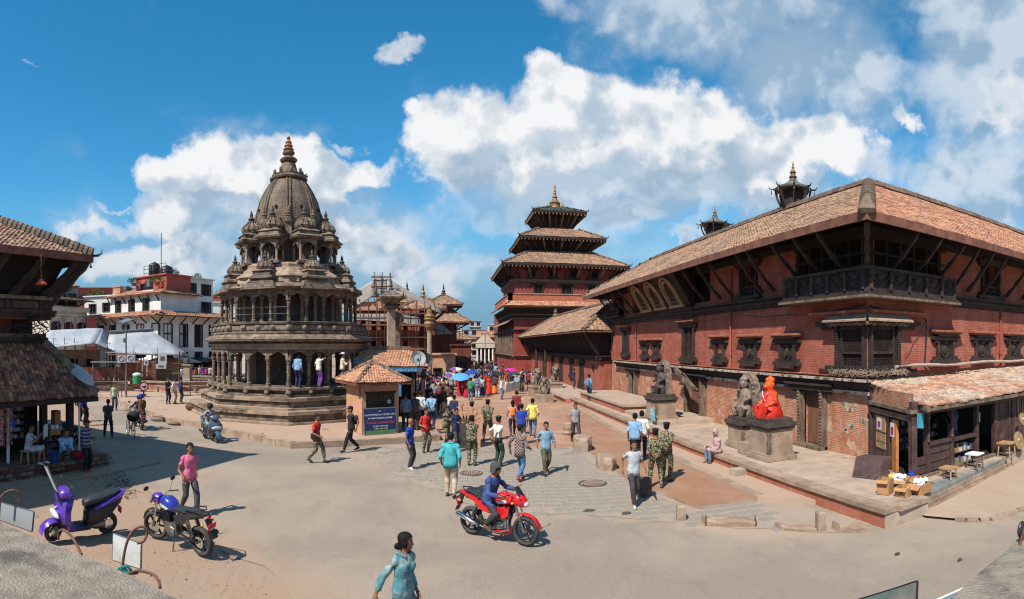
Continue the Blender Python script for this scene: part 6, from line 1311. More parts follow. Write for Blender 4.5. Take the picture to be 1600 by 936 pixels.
P_=(Fb.p(-.3,2.9,0),Fb.p(Lb+.25,2.9,0),Fb.p(Lb-.4,3.72,-2.1),Fb.p(-.3,3.72,-2.1));q=MB();slab(q,*P_,th=.1);q.build('roof',WOOD_RED,kio);q=MB();tiles(q,*P_,w=.16,rl=.15,seed=99);q.build('roof_tiles',TILE_NEW,kio,kind='stuff')
q=MB();fbox(q,Fb,.4,Lb-.1,2.62,2.86,.02,.08);q.build('sign_band',plain('sign_blue',(.04,.14,.32)),kio);q=MB();[fbox(q,Fb,.7+k*.16,.7+k*.16+R.uniform(.06,.13),2.69,2.69+R.uniform(.06,.11),.08,.083)for k in range(14)];q.build('sign_print',plain('pale_sign_blue',(.2,.4,.55)),kio,kind='stuff')
for a in(0,1.3,2.6,Lb):q=MB();fbox(q,Fb,a-.08,a+.08,.1,2.75,-.3,-.1);q.build('kiosk_post',WOOD,kio)
q=MB();fquad(q,Fb,-.2,Lb,.1,2.8,-2.2);q.build('dark_interior',INNER,kio)
q=MB();fbox(q,Fb,1.55,1.95,1.35,2.2,-.08,-.04);q.build('blue_hanging_panel',plain('sign_cyan',(.05,.25,.45)),kio)
led=thing('bell_platform','grey stone platform ledge above the kiosk roof','platform',tuple(Fb.p(1.5,0,-5)));q=MB();fbox(q,Fb,-.6,Lb-.3,3.4,3.96,-4.6,-2.3);q.build('platform_slab',STONE,led);q=MB();fbox(q,Fb,-.4,Lb-.6,0,3.4,-4.4,-2.5);q.build('platform_wall',BRICK_DARK,led)
dsh=PR(653,27.6);dsh.z=3.35;root=thing('satellite_dish','dented grey satellite dish on the kiosk roof end','dish',tuple(dsh));q=MB();Mx=Euler((1.25,0,.35)).to_matrix();q.loft([[tuple(dsh+Mx@Vector((cos(t)*r_,sin(t)*r_,z_)))for t in[k*pi/7 for k in range(14)]]for r_,z_ in((.02,-.1),(.2,-.07),(.36,.02),(.4,.07),(.2,-.04))]);q.build('dish_bowl',PLASTER_GY,root);q=MB();q.tube([dsh+Vector((0,.1,-.9)),dsh],.04,6);q.tube([dsh+Mx@Vector((0,-.5,0)),dsh+Mx@Vector((0,0,.55))],.02,5);q.build('dish_arm',METAL_DK,root)
dsh=PR(664,30);dsh.z=3.2;root=thing('satellite_dish','smaller dark dish beside the dented grey one','dish',tuple(dsh));q=MB();q.loft([[tuple(dsh+Mx@Vector((cos(t)*r_,sin(t)*r_,z_)))for t in[k*pi/7 for k in range(14)]]for r_,z_ in((.02,-.1),(.3,-.07),(.45,.02),(.3,-.04))]);q.build('dish_bowl',METAL_DK,root);q=MB();q.tube([dsh+Vector((0,.1,-2.9)),dsh],.04,6);q.build('dish_pole',METAL_DK,root)
c=PR(611,45);col=thing('capped_pillar','thick stone pillar topped by a dark flared pagoda cap','pillar',(c.x,c.y,0));q=MB();q.box((c.x,c.y,3.6),(.6,.6,7.1),.3);q.build('pillar_shaft',STONE_LT,col);q=MB();q.lathe((c.x,c.y,0),[(.4,6.9),(.75,7.15),(.85,7.2),(.55,7.4),(1.2,7.75),(1.5,7.85),(1.55,7.98),(.9,8.25),(.5,8.5),(.2,8.6)],4,.3+pi/4);q.build('pagoda_cap',STONE,col)
for sx,sy in((-1,-1),(1,-1),(1,1),(-1,1)):q=MB();p=c+Vector((sx*.95,sy*.95,7.95));q.tube([p,p+Vector((sx*.15,sy*.15,.05)),p+Vector((sx*.22,sy*.22,.45))],[.07,.06,.02],5);q.build('cap_horn',METAL_DK,col)
q=MB();q.lathe((c.x,c.y,8.55),[(.18,0),(.22,.15),(.08,.3),(.14,.4),(.02,1.0)],8);q.build('cap_finial',STONE_BLK,col)
c=PR(620,46.5);q=MB();q.box((c.x,c.y,3.2),(.45,.45,6.4),.3);q.lathe((c.x,c.y,6.4),[(.35,0),(.4,.3),(.1,.5)],4,.3);tag(q.build('thin_stone_pillar',STONE,loc=(c.x,c.y,0)),'thinner dark stone pillar right behind the capped one','pillar')
c=PR(671,50);col=thing('gilded_column','tall round column bearing a gilded kneeling figure on a lotus capital','column',(c.x,c.y,0));q=MB();q.lathe((c.x,c.y,0),[(.5,0),(.5,.8),(.26,1),(.22,5.2),(.3,5.4)],12);q.build('column_shaft',STONE_LT,col);q=MB();q.lathe((c.x,c.y,5.4),[(.25,0),(.45,.3),(.52,.6),(.42,.85),(.55,1.0),(.48,1.1)],14);q.build('lotus_capital',GILT,col)
q=MB();q.lathe((c.x,c.y,6.5),[(.45,0),(.5,.2),(.3,.45),(.26,.7),(.12,.85),(.17,1.0),(.14,1.15),(.02,1.35)],10);q.build('kneeling_figure',GILT,col);q=MB();q.tube([(c.x+.5,c.y,6.5),(c.x+.55,c.y,7.4),(c.x+.35,c.y,8.1),(c.x,c.y,8.4)],[.05,.07,.09,.05],6);q.build('cobra_hood',GILT,col)
def pagoda(px,r,half,zs,lab,name='pagoda_temple',mroof=None,apex=None,dz=0):
 c=PR(px,r);root=thing(name,lab,'temple',(c.x,c.y,0));z_prev=0
 for i,(ze_,h_,rise)in enumerate(zs):
  body_h=h_*.5;q=MB();q.box((c.x,c.y,(z_prev+ze_+.3)/2),(body_h*2,body_h*2,ze_+.3-z_prev));q.build('wall',BRICK_DARK if i==0 else BRICK_UP,root)
  hip_roof(root,(c.x,c.y),h_,h_,ze_,rise,(h_*.3 if i<len(zs)-1 else .05,)*2,.34,.3,mroof or TILE,seed=100+i,th=.14)
  for k in range(6):
   t=-1+2*(k+.5)/6
   for fx,fy,ux,uy in((0,-1,1,0),(-1,0,0,1),(1,0,0,1)):strut(root,(c.x+fx*body_h+ux*t*body_h,c.y+fy*body_h+uy*t*body_h,ze_-1.0),(c.x+fx*(h_-.2)+ux*t*h_*.8,c.y+fy*(h_-.2)+uy*t*h_*.8,ze_-.1),.12,.16,n=3)
  z_prev=ze_+rise*.6
 zt_=zs[-1][0]+zs[-1][2];q=MB();q.lathe((c.x,c.y,zt_),[(.3,-.1),(.35,.15),(.2,.35),(.26,.5),(.1,.8),(.14,.9),(.03,1.5)],8);q.build('pinnacle',GILT if r<65 else METAL_DK,root);return root
pagoda(636,70,3,((7.6,3.4,1.5),(9.4,2.2,1.3)),'two-roofed brown pagoda between the capped pillar and the gilded column')
pagoda(590,72,3,((8.4,3.2,1.4),),'brown pagoda roof showing left of the capped pillar behind the scaffold')
pagoda(693,76,3,((7.2,3.6,1.7),(9.6,2.6,1.5)),'two-roofed brick pagoda at the far left of the street')
pagoda(661,60,3,((7.9,2.6,1.4),),'single roofed pagoda partly covered with tarpaulin behind the gilded column')
pagoda(708,88,3,((5.0,3.6,1.3),),'low wide pagoda roof behind the brick wall at the street end');
FT=Fr(PR(556,56),PR(655,56)-PR(556,56));LTt=(PR(655,56)-PR(556,56)).length
if FT.n.dot(-FT.o)<0:FT.n=-FT.n
rep=thing('temple_under_repair','brick temple under repair wrapped in scaffolding behind the stone pillars','temple',tuple(FT.p(3,0,-2)));q=MB();wall_holes(q,FT,0,LTt,0,7.6,[(.5+k*1.1,1.0+k*1.1,z,z+1.1)for k in range(5)for z in(1.2,3.4,5.6)],.3);fquad(q,Fr(FT.p(LTt,0,0),-FT.n,FT.u),0,5,0,7.6,0,0);q.build('wall',[BRICK_UP,INNER],rep)
q=MB();fbox(q,FT,-.2,LTt*.5,7.6,8.0,-1,.3);fbox(q,FT,0,LTt*.48,8.0,8.5,-1,.1);q.build('new_brick_cornice',BRICK_BOOTH,rep)
scaffold(rep,Fr(FT.p(-.3,0,.3),FT.u,FT.n),LTt+.8,0,8.2,.8,1.2,.9,RUST,r_=.055)
for z in(1.3,3.7,6.1):q=MB();fbox(q,FT,-.4,LTt+.4,z,z+.07,.35,1.2);q.build('scaffold_board',BAMBOO,rep);q=MB();fbox(q,FT,-.2,LTt+.2,z+1.0,z+1.2,-.02,.35);q.build('timber_band',WOOD,rep)
sct=thing('scaffold_tower','narrow scaffold tower rising above the repair site with the tarpaulin ridge','scaffold',tuple(FT.p(2,8,0)));F_=Fr(FT.p(1.9,0,.2),FT.u,FT.n);scaffold(sct,F_,1.6,8,11.0,.8,1.0,.8,RUST,r_=.05)
tf_=FT.p
tarp('tarpaulin','left half of the big translucent tarpaulin hung from the scaffold tower',[(tf_(-1.8,8.6,0),tf_(2.1,10.9,0),tf_(2.1,9.2,.4),tf_(-1.8,6.9,.4))],TARP_T)
tarp('tarpaulin','right half of the big translucent tarpaulin sloping down toward the gilded column',[(tf_(3.2,10.9,0),tf_(8.8,7.8,0),tf_(8.8,7.2,.4),tf_(3.2,10.1,.4)),(tf_(2.1,10.9,0),tf_(3.2,10.9,0),tf_(3.2,9.2,.2),tf_(2.1,9.2,.2))],TARP_T)
tarp('tarpaulin','dirty cream sheet bunched along the middle scaffold level',[(tf_(-.4,7.2,.9),tf_(4.6,7.2,.9),tf_(4.6,6.4,1.0),tf_(-.4,6.6,1.0)),(tf_(4.8,7.2,.9),tf_(6.6,6.8,.9),tf_(6.6,5.8,1.0),tf_(4.8,6.3,1.0))],TARP_T)
sc2=thing('site_scaffold','rusty scaffold frame round the low brick shrines near the street','scaffold',tuple(PR(700,62)));F_=Fr(PR(650,60),PR(722,62)-PR(650,60));scaffold(sc2,F_,5.2,0,6.2,.95,1.4,.8,RUST,r_=.045)
tarp('tarpaulin','grey sheet sloping off the shrine roof beside the gilded column',[(F_.p(1.8,6.6,0),F_.p(3.0,6.4,0),F_.p(4.2,5.3,.8),F_.p(1.4,5.2,.8))],TARP_T)
sb=block('brick_shrine','low new brick wall block with a dark doorway near the crowd','shrine',Fr(PR(674,52),PR(712,52)-PR(674,52)),2.3,3,0,3.1,[(.6,.4,.7,1.4)],BRICK_BOOTH,cap=True)
sb=block('brick_shrine','taller brick side block under the low pagoda roof','shrine',Fr(PR(704,66),PR(736,66)-PR(704,66)),2.5,3,0,4.0,[(1.2,.6,1.2,2)],BRICK_DARK,cap=True)
def house_px(px0,px1,r,y_top,m,lab,nw,nf,name='street_house',roof=None,depth=9,wm=None):
 A,B=PR(px0,r),PR(px1,r);F=Fr(A,B-A);F.n=F.n if F.n.dot(-A)>0 else-F.n;L=(B-A).length;zt_=ZR(y_top,r);fh=zt_/nf
 root=block(name,lab,'house',F,L,depth,0,zt_,[(L*(k+.5)/nw,j*fh+fh*.3,L/nw*.45,fh*.45)for k in range(nw)for j in range(1,nf)],m,wm)
 for j in range(1,nf):q=MB();fbox(q,F,-.1,L+.1,j*fh-.1,j*fh,0,.5 if j>1 else .2);q.build('floor_ledge',m,root)
 if roof:lean_roof(root,F,-.4,L+.4,zt_+.1,zt_+1.4,-3,.8,roof,br=False,seed=px0)
 return root
house_px(722,760,125,515,PLASTER_GY,'grey concrete house of many storeys at the end of the street',3,5);house_px(733,752,150,502,PLASTER_GY,'tall narrow grey house with roof tanks at the street end',2,7)
house_px(757,790,120,518,PLASTER_PINK,'salmon coloured house at the street end',3,4);house_px(748,785,105,528,PLASTER_RED,'small red house front with a gable above the white porch',3,3,roof=TILE_RED)
house_px(762,800,135,508,PLASTER_CR,'cream house left of the tall tower',3,5);house_px(700,728,140,520,PLASTER_CR,'dark windowed cream house left of the street end',3,5)
house_px(775,800,112,524,PLASTER_RED,'dark red brick house tucked against the tower',2,4,roof=TILE)
house_px(640,705,150,528,PLASTER_GY,'grey house row behind the pagodas',5,4)
porch=thing('white_porch','small white porch with pillars and a pale pediment facing the street','porch',tuple(PR(757,95)));A,B=PR(746,95),PR(770,95);F=Fr(A,B-A);F.n=F.n if F.n.dot(-A)>0 else-F.n;L=(B-A).length
q=MB();fquad(q,F,0,L,0,4.6,-1);q.build('porch_back',INNER,porch)
for k in range(5):q=MB();a=L*k/4;q.lathe(F.p(a,0,0),[(.22,0),(.16,.2),(.16,3.4),(.26,3.6)],8);q.build('porch_pillar',PLASTER,porch)
q=MB();fbox(q,F,-.3,L+.3,3.6,4.4,-1,.3);q.loft([[tuple(F.p(a,z,d_))for a,z in((-.5,4.4),(L+.5,4.4),(L/2,6.2))]for d_ in(.35,-1)]);q.build('pediment',PLASTER_CR,porch)
lp=PR(758,60);q=MB();q.tube([(lp.x,lp.y,0),(lp.x,lp.y,5.2)],.06,6);q.box((lp.x,lp.y,5.3),(.9,.3,.12));tag(q.build('street_lamp',METAL,loc=(lp.x,lp.y,0)),'grey street lamp pole in the middle of the crowded street','street lamp')
for k in range(16):
 px=-160+k*122+R.uniform(-14,14);r_=R.uniform(150,320);c=PR(px,r_);u=Vector((c.y,-c.x,0)).normalized();w=R.uniform(12,26);h_=R.uniform(7,13);m=R.choice((PLASTER_GY,PLASTER_CR,PLASTER_RED,PLASTER_PINK,PLASTER))
 root=thing('distant_house','plain distant town house, one of the row along the horizon','house',tuple(c),atan2(u.y,u.x),group='distant town houses on the horizon')
 q=MB();F=Fr((-w/2,0,0),(1,0,0),(0,-1,0));wall_holes(q,F,0,w,0,h_,[(w*(i+.5)/5-.6,w*(i+.5)/5+.6,z,z+1.5)for i in range(5)for z in(1.2,4.2,7.2)if z+1.5<h_],.3);q.bx(-w/2,w/2,.4,9,0,h_,mi=0);q.build('wall',[m,GLASSDK],root,world=False)
 q=MB();q.bx(-w/2-.3,w/2+.3,-.3,9.3,h_,h_+.25);q.bx(-w/4,w/8,3,6,h_+.25,h_+2.2);q.build('roof',m,root,world=False)
SKIN=mat('brown_skin',(.27,.125,.07),(.23,.1,.055),sc=20,rough=.55);SKIN2=mat('light_brown_skin',(.36,.18,.1),(.31,.15,.085),sc=20,rough=.55)
HAIR=mat('black_hair',(.006,.005,.005),(.012,.01,.009),sc=30,rough=.55,spec=.2,bump=.6,bsc=90,stretch=(1,1,.3));HAIRG=plain('grey_hair',(.3,.29,.28))
EYE=plain('eye_dark',(.01,.01,.01),.2);LIP=plain('lip_brown',(.22,.07,.05))
SHOE=plain('black_shoe',(.02,.018,.018),.4)
_c={}
def cloth(name,c=None,sc=9):
 if name in _c:return _c[name]
 m=mat(name.replace(' ','_')+'_cloth',c,tuple(x*.72 for x in c),sc=sc,rough=.85,bump=.35,bsc=14);_c[name]=m;return m
for n_,c in(('white',(.66,.66,.64)),('grey',(.3,.31,.33)),('pale grey',(.45,.48,.52)),('dark grey',(.07,.07,.075)),('black',(.018,.018,.022)),('charcoal',(.05,.045,.05)),('navy',(.02,.03,.09)),('royal blue',(.02,.05,.33)),('light blue',(.22,.4,.6)),('sky blue',(.1,.33,.6)),('teal',(.06,.4,.42)),('denim',(.08,.17,.32)),('pale denim',(.2,.36,.5)),('pink',(.72,.16,.28)),('red',(.62,.03,.025)),('crimson',(.5,.015,.04)),('orange',(.7,.2,.04)),('yellow',(.72,.66,.14)),('olive',(.1,.09,.045)),('beige',(.48,.38,.27)),('cream',(.62,.55,.43)),('green',(.04,.25,.15)),('purple',(.18,.06,.3)),('magenta',(.5,.03,.25)),('dark green',(.025,.05,.035)),('brown',(.14,.06,.035)),('pale pink',(.5,.32,.33)),('jacket blue',(.045,.075,.22)),('pale green',(.45,.52,.36)),('maroon',(.2,.025,.03)),('dusty blue',(.14,.2,.3))):cloth(n_,c)
_c['camo']=camo('woodland_camouflage');_c['checks']=checks('checked_shirt',(.32,.22,.2),(.035,.03,.035),22);_c['stripes']=checks('striped_jacket',(.03,.04,.09),(.2,.24,.36),55,True);_c['rider stripes']=checks('striped_shirt',(.12,.1,.35),(.1,.4,.5),60,True)
_c['washed denim']=mat('washed_denim_shirt',(.06,.19,.24),(.27,.35,.34),sc=4.5,rough=.85,bump=.4,bsc=14)
def ik(a,b,l1,l2,pole):
 a,b=Vector(a),Vector(b);d=b-a;L=min(d.length,(l1+l2)*.999);d.normalize();b=a+d*L
 x=(l1*l1-l2*l2+L*L)/(2*L);h=sqrt(max(l1*l1-x*x,0));p=Vector(pole);p=p-d*p.dot(d);p=p.normalized()if p.length>1e-4 else Vector((0,1,0))
 return a+d*x+p*h,b
def remesh(b,vox,smooth=4):
 me=bpy.data.meshes.new('t');me.from_pydata(np.concatenate(b.v).tolist(),[],b.f);o=bpy.data.objects.new('t',me);COL.objects.link(o)
 md=o.modifiers.new('r','REMESH');md.mode='VOXEL';md.voxel_size=vox;ms=o.modifiers.new('s','SMOOTH');ms.factor=.5;ms.iterations=smooth
 dg=bpy.context.evaluated_depsgraph_get();ev=o.evaluated_get(dg);m2=bpy.data.meshes.new_from_object(ev)
 n=len(m2.vertices);V=np.zeros(n*3);m2.vertices.foreach_get('co',V);N=np.zeros(n*3);m2.vertices.foreach_get('normal',N)
 k=len(m2.polygons);lt=np.zeros(k,int);m2.polygons.foreach_get('loop_total',lt);li=np.zeros(len(m2.loops),int);m2.loops.foreach_get('vertex_index',li)
 out=(V.reshape(-1,3),li.reshape(-1,4)if(lt==4).all()else None,N.reshape(-1,3));F=out[1]
 if F is None:F=np.array([list(p.vertices)[:4]for p in m2.polygons if p.loop_total==4])
 bpy.data.objects.remove(o);bpy.data.meshes.remove(me);bpy.data.meshes.remove(m2);return out[0],F,out[2]
POSES={'stand':dict(),'walk':dict(pz=.915,al=(-.08,.27,.09),ar=(.08,-.26,.15),wl=(-.25,-.15,.92),wr=(.25,.2,.95)),'walk2':dict(pz=.915,al=(-.08,-.27,.15),ar=(.08,.26,.09),wl=(-.25,.2,.95),wr=(.25,-.15,.92)),'step':dict(al=(-.1,.1,.08),ar=(.1,-.12,.09),wl=(-.25,.06,.9),wr=(.25,.0,.88)),'behind':dict(wl=(-.05,-.2,.97),wr=(.05,-.21,.94)),'front':dict(wl=(-.05,.22,1.02),wr=(.05,.23,1.05)),'cross':dict(wl=(.1,.2,1.15),wr=(-.1,.22,1.12)),'phone':dict(pz=.915,al=(-.08,.3,.09),ar=(.08,-.3,.16),wl=(-.25,-.12,.9),wr=(.1,.16,1.44)),'photo':dict(wl=(-.09,.3,1.42),wr=(.09,.3,1.42)),'bag':dict(wl=(-.2,.18,1.0),wr=(.2,.18,1.02)),'hip':dict(wl=(-.2,.08,1.0),wr=(.25,.03,.88)),'wide':dict(al=(-.17,.02,.08),ar=(.17,0,.08),wl=(-.06,-.2,.98),wr=(.06,-.21,.95)),'sit':dict(pz=.47,al=(-.12,.44,.08),ar=(.12,.42,.08),wl=(-.12,.34,.62),wr=(.12,.34,.62)),'read':dict(pz=.47,lean=.12,al=(-.1,.5,.08),ar=(.12,.36,.08),wl=(-.14,.38,.86),wr=(.14,.38,.86),tilt=.3),'squat':dict(pz=.34,lean=.3,al=(-.16,.36,.08),ar=(.16,.36,.08),wl=(-.04,.52,.45),wr=(.05,.52,.46)),'hold':dict(wl=(-.16,.3,1.25),wr=(.16,.3,1.25)),'up':dict(wl=(-.22,.1,.9),wr=(.16,.2,1.36)),'swing':dict(pz=.92,al=(-.08,.22,.09),ar=(.08,-.22,.13),wl=(-.2,.06,.85),wr=(.31,-.2,.87)),}
def make_body(root,pose='stand',h=1.68,build=1.0,top='white',bottom='navy',skin=None,sleeve=.7,leg=1.0,hem=.1,shoes=None,hair='short',hat=None,vox=.02,woman=False,skirt=None,turn=0.0,extra=None,collar=False,facial=True,tuck=False,barefoot=False,glasses=False,fingers=True,belly=0.0):
 P=dict(pz=.93,lean=.02,al=(-.1,.02,.08),ar=(.1,0,.08),wl=(-.235,.05,.835),wr=(.235,.05,.835),tilt=0.0);P.update(POSES[pose]if isinstance(pose,str)else pose);skin=skin or SKIN
 k=h/1.7;bd=build;B=MB();pel=Vector((0,0,P['pz']));sp=Vector((0,sin(P['lean']),cos(P['lean'])));fw=Vector((0,cos(P['lean']),-sin(P['lean'])))
 nk=pel+sp*.5;hx=.088*(1.08 if woman else 1);shx=(.155 if woman else .178)*bd
 secs=((-.13,.06,.07),(-.09,.13,.1),(0,.168,.115),(.08,.158,.11+belly*.6),(.17,.135 if woman else .148,.098+belly),(.27,.15 if woman else .163,.112+belly*.5),(.36,.155 if woman else .172,.112),(.41,.145 if woman else .162,.098),(.445,.115 if woman else .128,.082),(.475,.078,.066),(.51,.056,.056),(.56,.053,.055))
 B.loft([[tuple(pel+sp*s+Vector((1,0,0))*(rx*bd*cos(2*pi*i/16))+fw*(ry*bd*sin(2*pi*i/16)+(.01 if s>.2 else 0)))for i in range(16)]for s,rx,ry in secs])
 segs=[('torso',pel-sp*.1,nk-sp*.06,.14*bd)]
 if woman:
  for s in(-1,1):B.ell(pel+sp*.32+fw*.07+Vector((s*.06,0,0)),.062,8,6)
 legs={};arms={}
 for s,A,Wp,nm in((-1,P['al'],P['wl'],'l'),(1,P['ar'],P['wr'],'r')):
  hip=pel+Vector((s*hx,0,-.03));kn,an=ik(hip,A,.43,.425,P.get('kp'+nm,(s*.12,1,.1)));B.tube([hip+Vector((0,0,.03)),hip.lerp(kn,.35),hip.lerp(kn,.75),kn,kn.lerp(an,.3),kn.lerp(an,.7),an],[.088*bd,.085*bd,.064*bd,.056,.058*bd,.042,.036],10);B.ell(kn,.056,8,6)
  yaw=P.get('fy'+nm,s*-.15);fd=Vector((sin(-yaw),cos(yaw),0));low=min(an.z-.08,.09);pit=-.35 if low>.05 else 0
  heel=an-fd*.045-Vector((0,0,.035));toe=an+fd*.16-Vector((0,0,.052+(low*.7 if low>.02 else 0)));B.tube([heel-fd*.01,heel+fd*.03,(heel+toe)/2+Vector((0,0,.012)),toe-fd*.03,toe+fd*.015],[.026,.042,.044,.036,.02],10,flat=.85)
  sh=nk+Vector((s*shx,0,0))-sp*.1;el,wr=ik(sh,Wp,.285,.25,P.get('ep'+nm,(s*.22,-1,-.1)));B.ell(sh+Vector((-s*.006,0,0)),.054*bd,10,7);B.tube([nk+Vector((s*.03,-.005,0))-sp*.025,nk+Vector((s*.1,-.005,0))-sp*.055,sh],[.038,.042,.05*bd],10);B.tube([sh,sh.lerp(el,.5),el,el.lerp(wr,.3),el.lerp(wr,.75),wr+(wr-el).normalized()*.02],[.05*bd,.045*bd,.038,.039,.03,.025],10);B.ell(el,.038,8,6)
  legs[nm]=(hip,kn,an,fd,heel,toe);arms[nm]=(sh,el,wr);segs+=[('thigh',hip,kn,.07),('shin',kn,an,.045),('foot',heel,toe,.04),('arm',sh,el,.046),('fore',el,wr,.033)]
 R_=Matrix.Rotation(turn,3,'Z')@Matrix.Rotation(-P['tilt']-P['lean']*.3,3,'X');hc=nk+sp*.142+Vector((0,.018,0))+R_@Vector((0,.012,0));hp=lambda x,y,z:hc+R_@Vector((x,y,z))
 hr=((-.118,.022,.03,.05),(-.105,.04,.05,.035),(-.07,.056,.075,.018),(-.03,.068,.09,.004),(.02,.074,.097,-.004),(.06,.072,.094,-.01),(.095,.056,.074,-.012),(.115,.03,.04,-.012))
 B.loft([[tuple(hp(rx*cos(2*pi*i/14),ry*sin(2*pi*i/14)+oy,z))for i in range(14)]for z,rx,ry,oy in hr])
 B.tube([hp(0,.085,.01),hp(0,.108,-.03),hp(0,.09,-.045)],[.011,.017,.012],8)
 for s in(-1,1):B.ell(hp(s*.076,-.008,-.015),(.014,.024,.034),8,6)
 B.tube([nk-sp*.03,hp(0,-.01,-.07)],[.055,.05],10)
 segs+=[('head',hp(0,0,-.06),hp(0,0,.05),.075),('neck',nk-sp*.02,nk+sp*.06,.05)]
 V,F,N=remesh(B,vox);C=V[F].mean(axis=1)
 best=np.full(len(C),9.0);reg=np.zeros(len(C),int);tt=np.zeros(len(C))
 for i,(nm,a,b_,r)in enumerate(segs):
  a=np.array(a);d=np.array(b_)-a;L2=d@d;t=np.clip(((C-a)@d)/L2,0,1);ds=np.linalg.norm(C-a-t[:,None]*d,axis=1)-r;u=ds<best;best[u]=ds[u];reg[u]=i;tt[u]=t[u]
 names=np.array([s[0]for s in segs])[reg];sc_=C-np.array(pel);along=sc_@np.array(sp)
 hl=(C-np.array(hc))@np.array(R_)
 mk={}
 tor=(names=='torso');arm=(names=='arm');fore=(names=='fore');th=names=='thigh';shn=names=='shin'
 slv=(arm&(tt<=sleeve))if sleeve<=1 else(arm|(fore&(tt<=sleeve-1)))
 mk['shirt']=((tor|th)&(along>-min(hem,.05))&(along<.47))|slv|((names=='neck')&(along<.475+(.03 if collar else 0)))
 mk['trousers']=((tor&(along<.06))|(th&(along<.08))|(shn&(tt<=leg-1 if leg>1 else False)))if leg<=1.0 and leg!=1.0 else((tor&(along<.06))|th|(shn&(tt<.93)))
 if leg<1:mk['trousers']=(tor&(along<.06))|th
 mk['shoe']=(names=='foot')&(C[:,0]<P['al'][0]/2+P['ar'][0]/2);mk['shoe2']=(names=='foot')&~mk['shoe']
 if hair=='short':mk['hair']=(names=='head')&((hl[:,2]>.062)|((hl[:,1]<.02)&(hl[:,2]>.0))|((hl[:,1]<-.035)&(hl[:,2]>-.065)))&~((abs(hl[:,0])>.07)&(hl[:,2]<.02))
 elif hair in('long','bun','grey'):mk['hair']=(names=='head')&((hl[:,2]>.06)|((hl[:,1]<.035)&(hl[:,2]>-.06)))
 elif hair=='thin':mk['hair']=(names=='head')&(hl[:,1]<-.02)&(hl[:,2]<.05)&(hl[:,2]>-.05)
 sk=Matrix.Scale(k,4)
 def emit(name,mask,off,m,fold=0.0,par=None,more=None):
  f=F[mask]
  if len(f)==0:return None
  u,inv=np.unique(f,return_inverse=True);o_=off if not hasattr(off,'shape')else off[u][:,None];v=V[u]+N[u]*o_
  if fold:
   for i in range(len(v)):q=v[i];nz=mnoise.noise(Vector((q[0]*9,q[1]*9,q[2]*5+h*7)))+.5*mnoise.noise(Vector((q[0]*22,q[1]*22,q[2]*9)));v[i]=q+N[u[i]]*fold*nz
  bb=MB();bb.add(v*k,[tuple(x)for x in inv.reshape(-1,4)])
  if more:more(bb)
  return bb.build(name,m,root,smooth=True,world=False,uv=False,angle=180)
 bb=MB();bb.add(V*k,[tuple(x)for x in F])
 for nm,s in(('l',-1),('r',1)):
  sh,el,wr=arms[nm];d=(wr-el).normalized();d=P.get('hd'+nm)and Vector(P['hd'+nm]).normalized()or d;side=Vector((0,1,0))if abs(d.z)>.6 else Vector((0,0,1));u=(side-d*side.dot(d)).normalized();w=d.cross(u).normalized()*s;curl=P.get('curl',.35)
  q=lambda a,b_,c:(wr+d*a+u*b_+w*c)*k
  bb.loft([[tuple(q(a,ry*cos(t),rz*sin(t)))for t in[2*pi*i/8 for i in range(8)]]for a,ry,rz in((-.03,.024,.024),(.0,.026,.02),(.035,.037,.016),(.075,.04,.015),(.085,.034,.01))])
  if fingers:
   for i,(o,ln)in enumerate(((.029,.068),(.01,.078),(-.01,.072),(-.028,.056))):
    c1=curl*(1+.15*i);p0=(.072,o,0);a1=ln*.5;bb.tube([q(.066,o,0),q(.08+a1*cos(c1*.5)*.9,o*1.05,-a1*sin(c1)*.8),q(.08+ln*cos(c1)*.9,o*1.08,-ln*sin(c1*1.5)*.9)],[.0095*k,.009*k,.0065*k],6)
   bb.tube([q(.012,.024,0),q(.045,.05,-.012),q(.075,.056,-.022)],[.013*k,.011*k,.008*k],6)
 bb.build('body',skin,root,smooth=True,world=False,uv=False,angle=180)
 T=_c.get(top,top);Bt=_c.get(bottom,bottom)
 if bottom is not None and skirt is None:emit('trousers',mk['trousers'],np.where((V-np.array(pel))@np.array(sp)>-.16,.009,.018),Bt,.009)
 def shirt_more(bb):
  n=18;X=Vector((1,0,0));pt=lambda s_,rx,ry,i,oy=0.0:tuple((pel+sp*s_+X*(rx*cos(2*pi*i/n))+fw*(ry*sin(2*pi*i/n)+oy))*k)
  bb.tube([pt(.468,.088,.074,i)for i in range(n+1)],.011*k,5)
  if collar:
   for s in(-1,1):bb.loft([[tuple((nk+sp*z_+Vector((s*x_,0,0))+fw*y_)*k)for x_,y_,z_ in((.0,-.075,.02),(.06,-.045,.02),(.075,.02,.01),(.035,.085,-.015),(.06,.105,-.05),(.1,.06,-.03),(.1,-.03,-.015),(.0,-.1,-.01))][:8]for z_0 in(0,)]+[[tuple((nk+sp*(z_+.012)+Vector((s*x_*1.06,0,0))+fw*y_*1.08)*k)for x_,y_,z_ in((.0,-.075,.02),(.06,-.045,.02),(.075,.02,.01),(.035,.085,-.015),(.06,.105,-.05),(.1,.06,-.03),(.1,-.03,-.015),(.0,-.1,-.01))]])
  if hem>.05 and P['pz']>.6:
   ph=R.random()*6;bb.loft([[pt(s_,(rx+.006*sin(i*2.3+ph))*bd,(ry+belly*.8+.006*cos(i*1.9+ph))*bd,i)for i in range(n)]for s_,rx,ry in((.1,.158 if not woman else .148,.118),(.04,.168,.126),(-.02,.176,.132),(-hem,.178+hem*.05,.138),(-hem+.004,.165,.122))],caps=False)
 if top is not None:emit('shirt',mk['shirt'],.008 if tuck else .017,T,.012,more=shirt_more)
 if not barefoot:[emit('shoe',mk[q_],.006,_c.get(shoes,shoes)or SHOE)for q_ in('shoe','shoe2')]
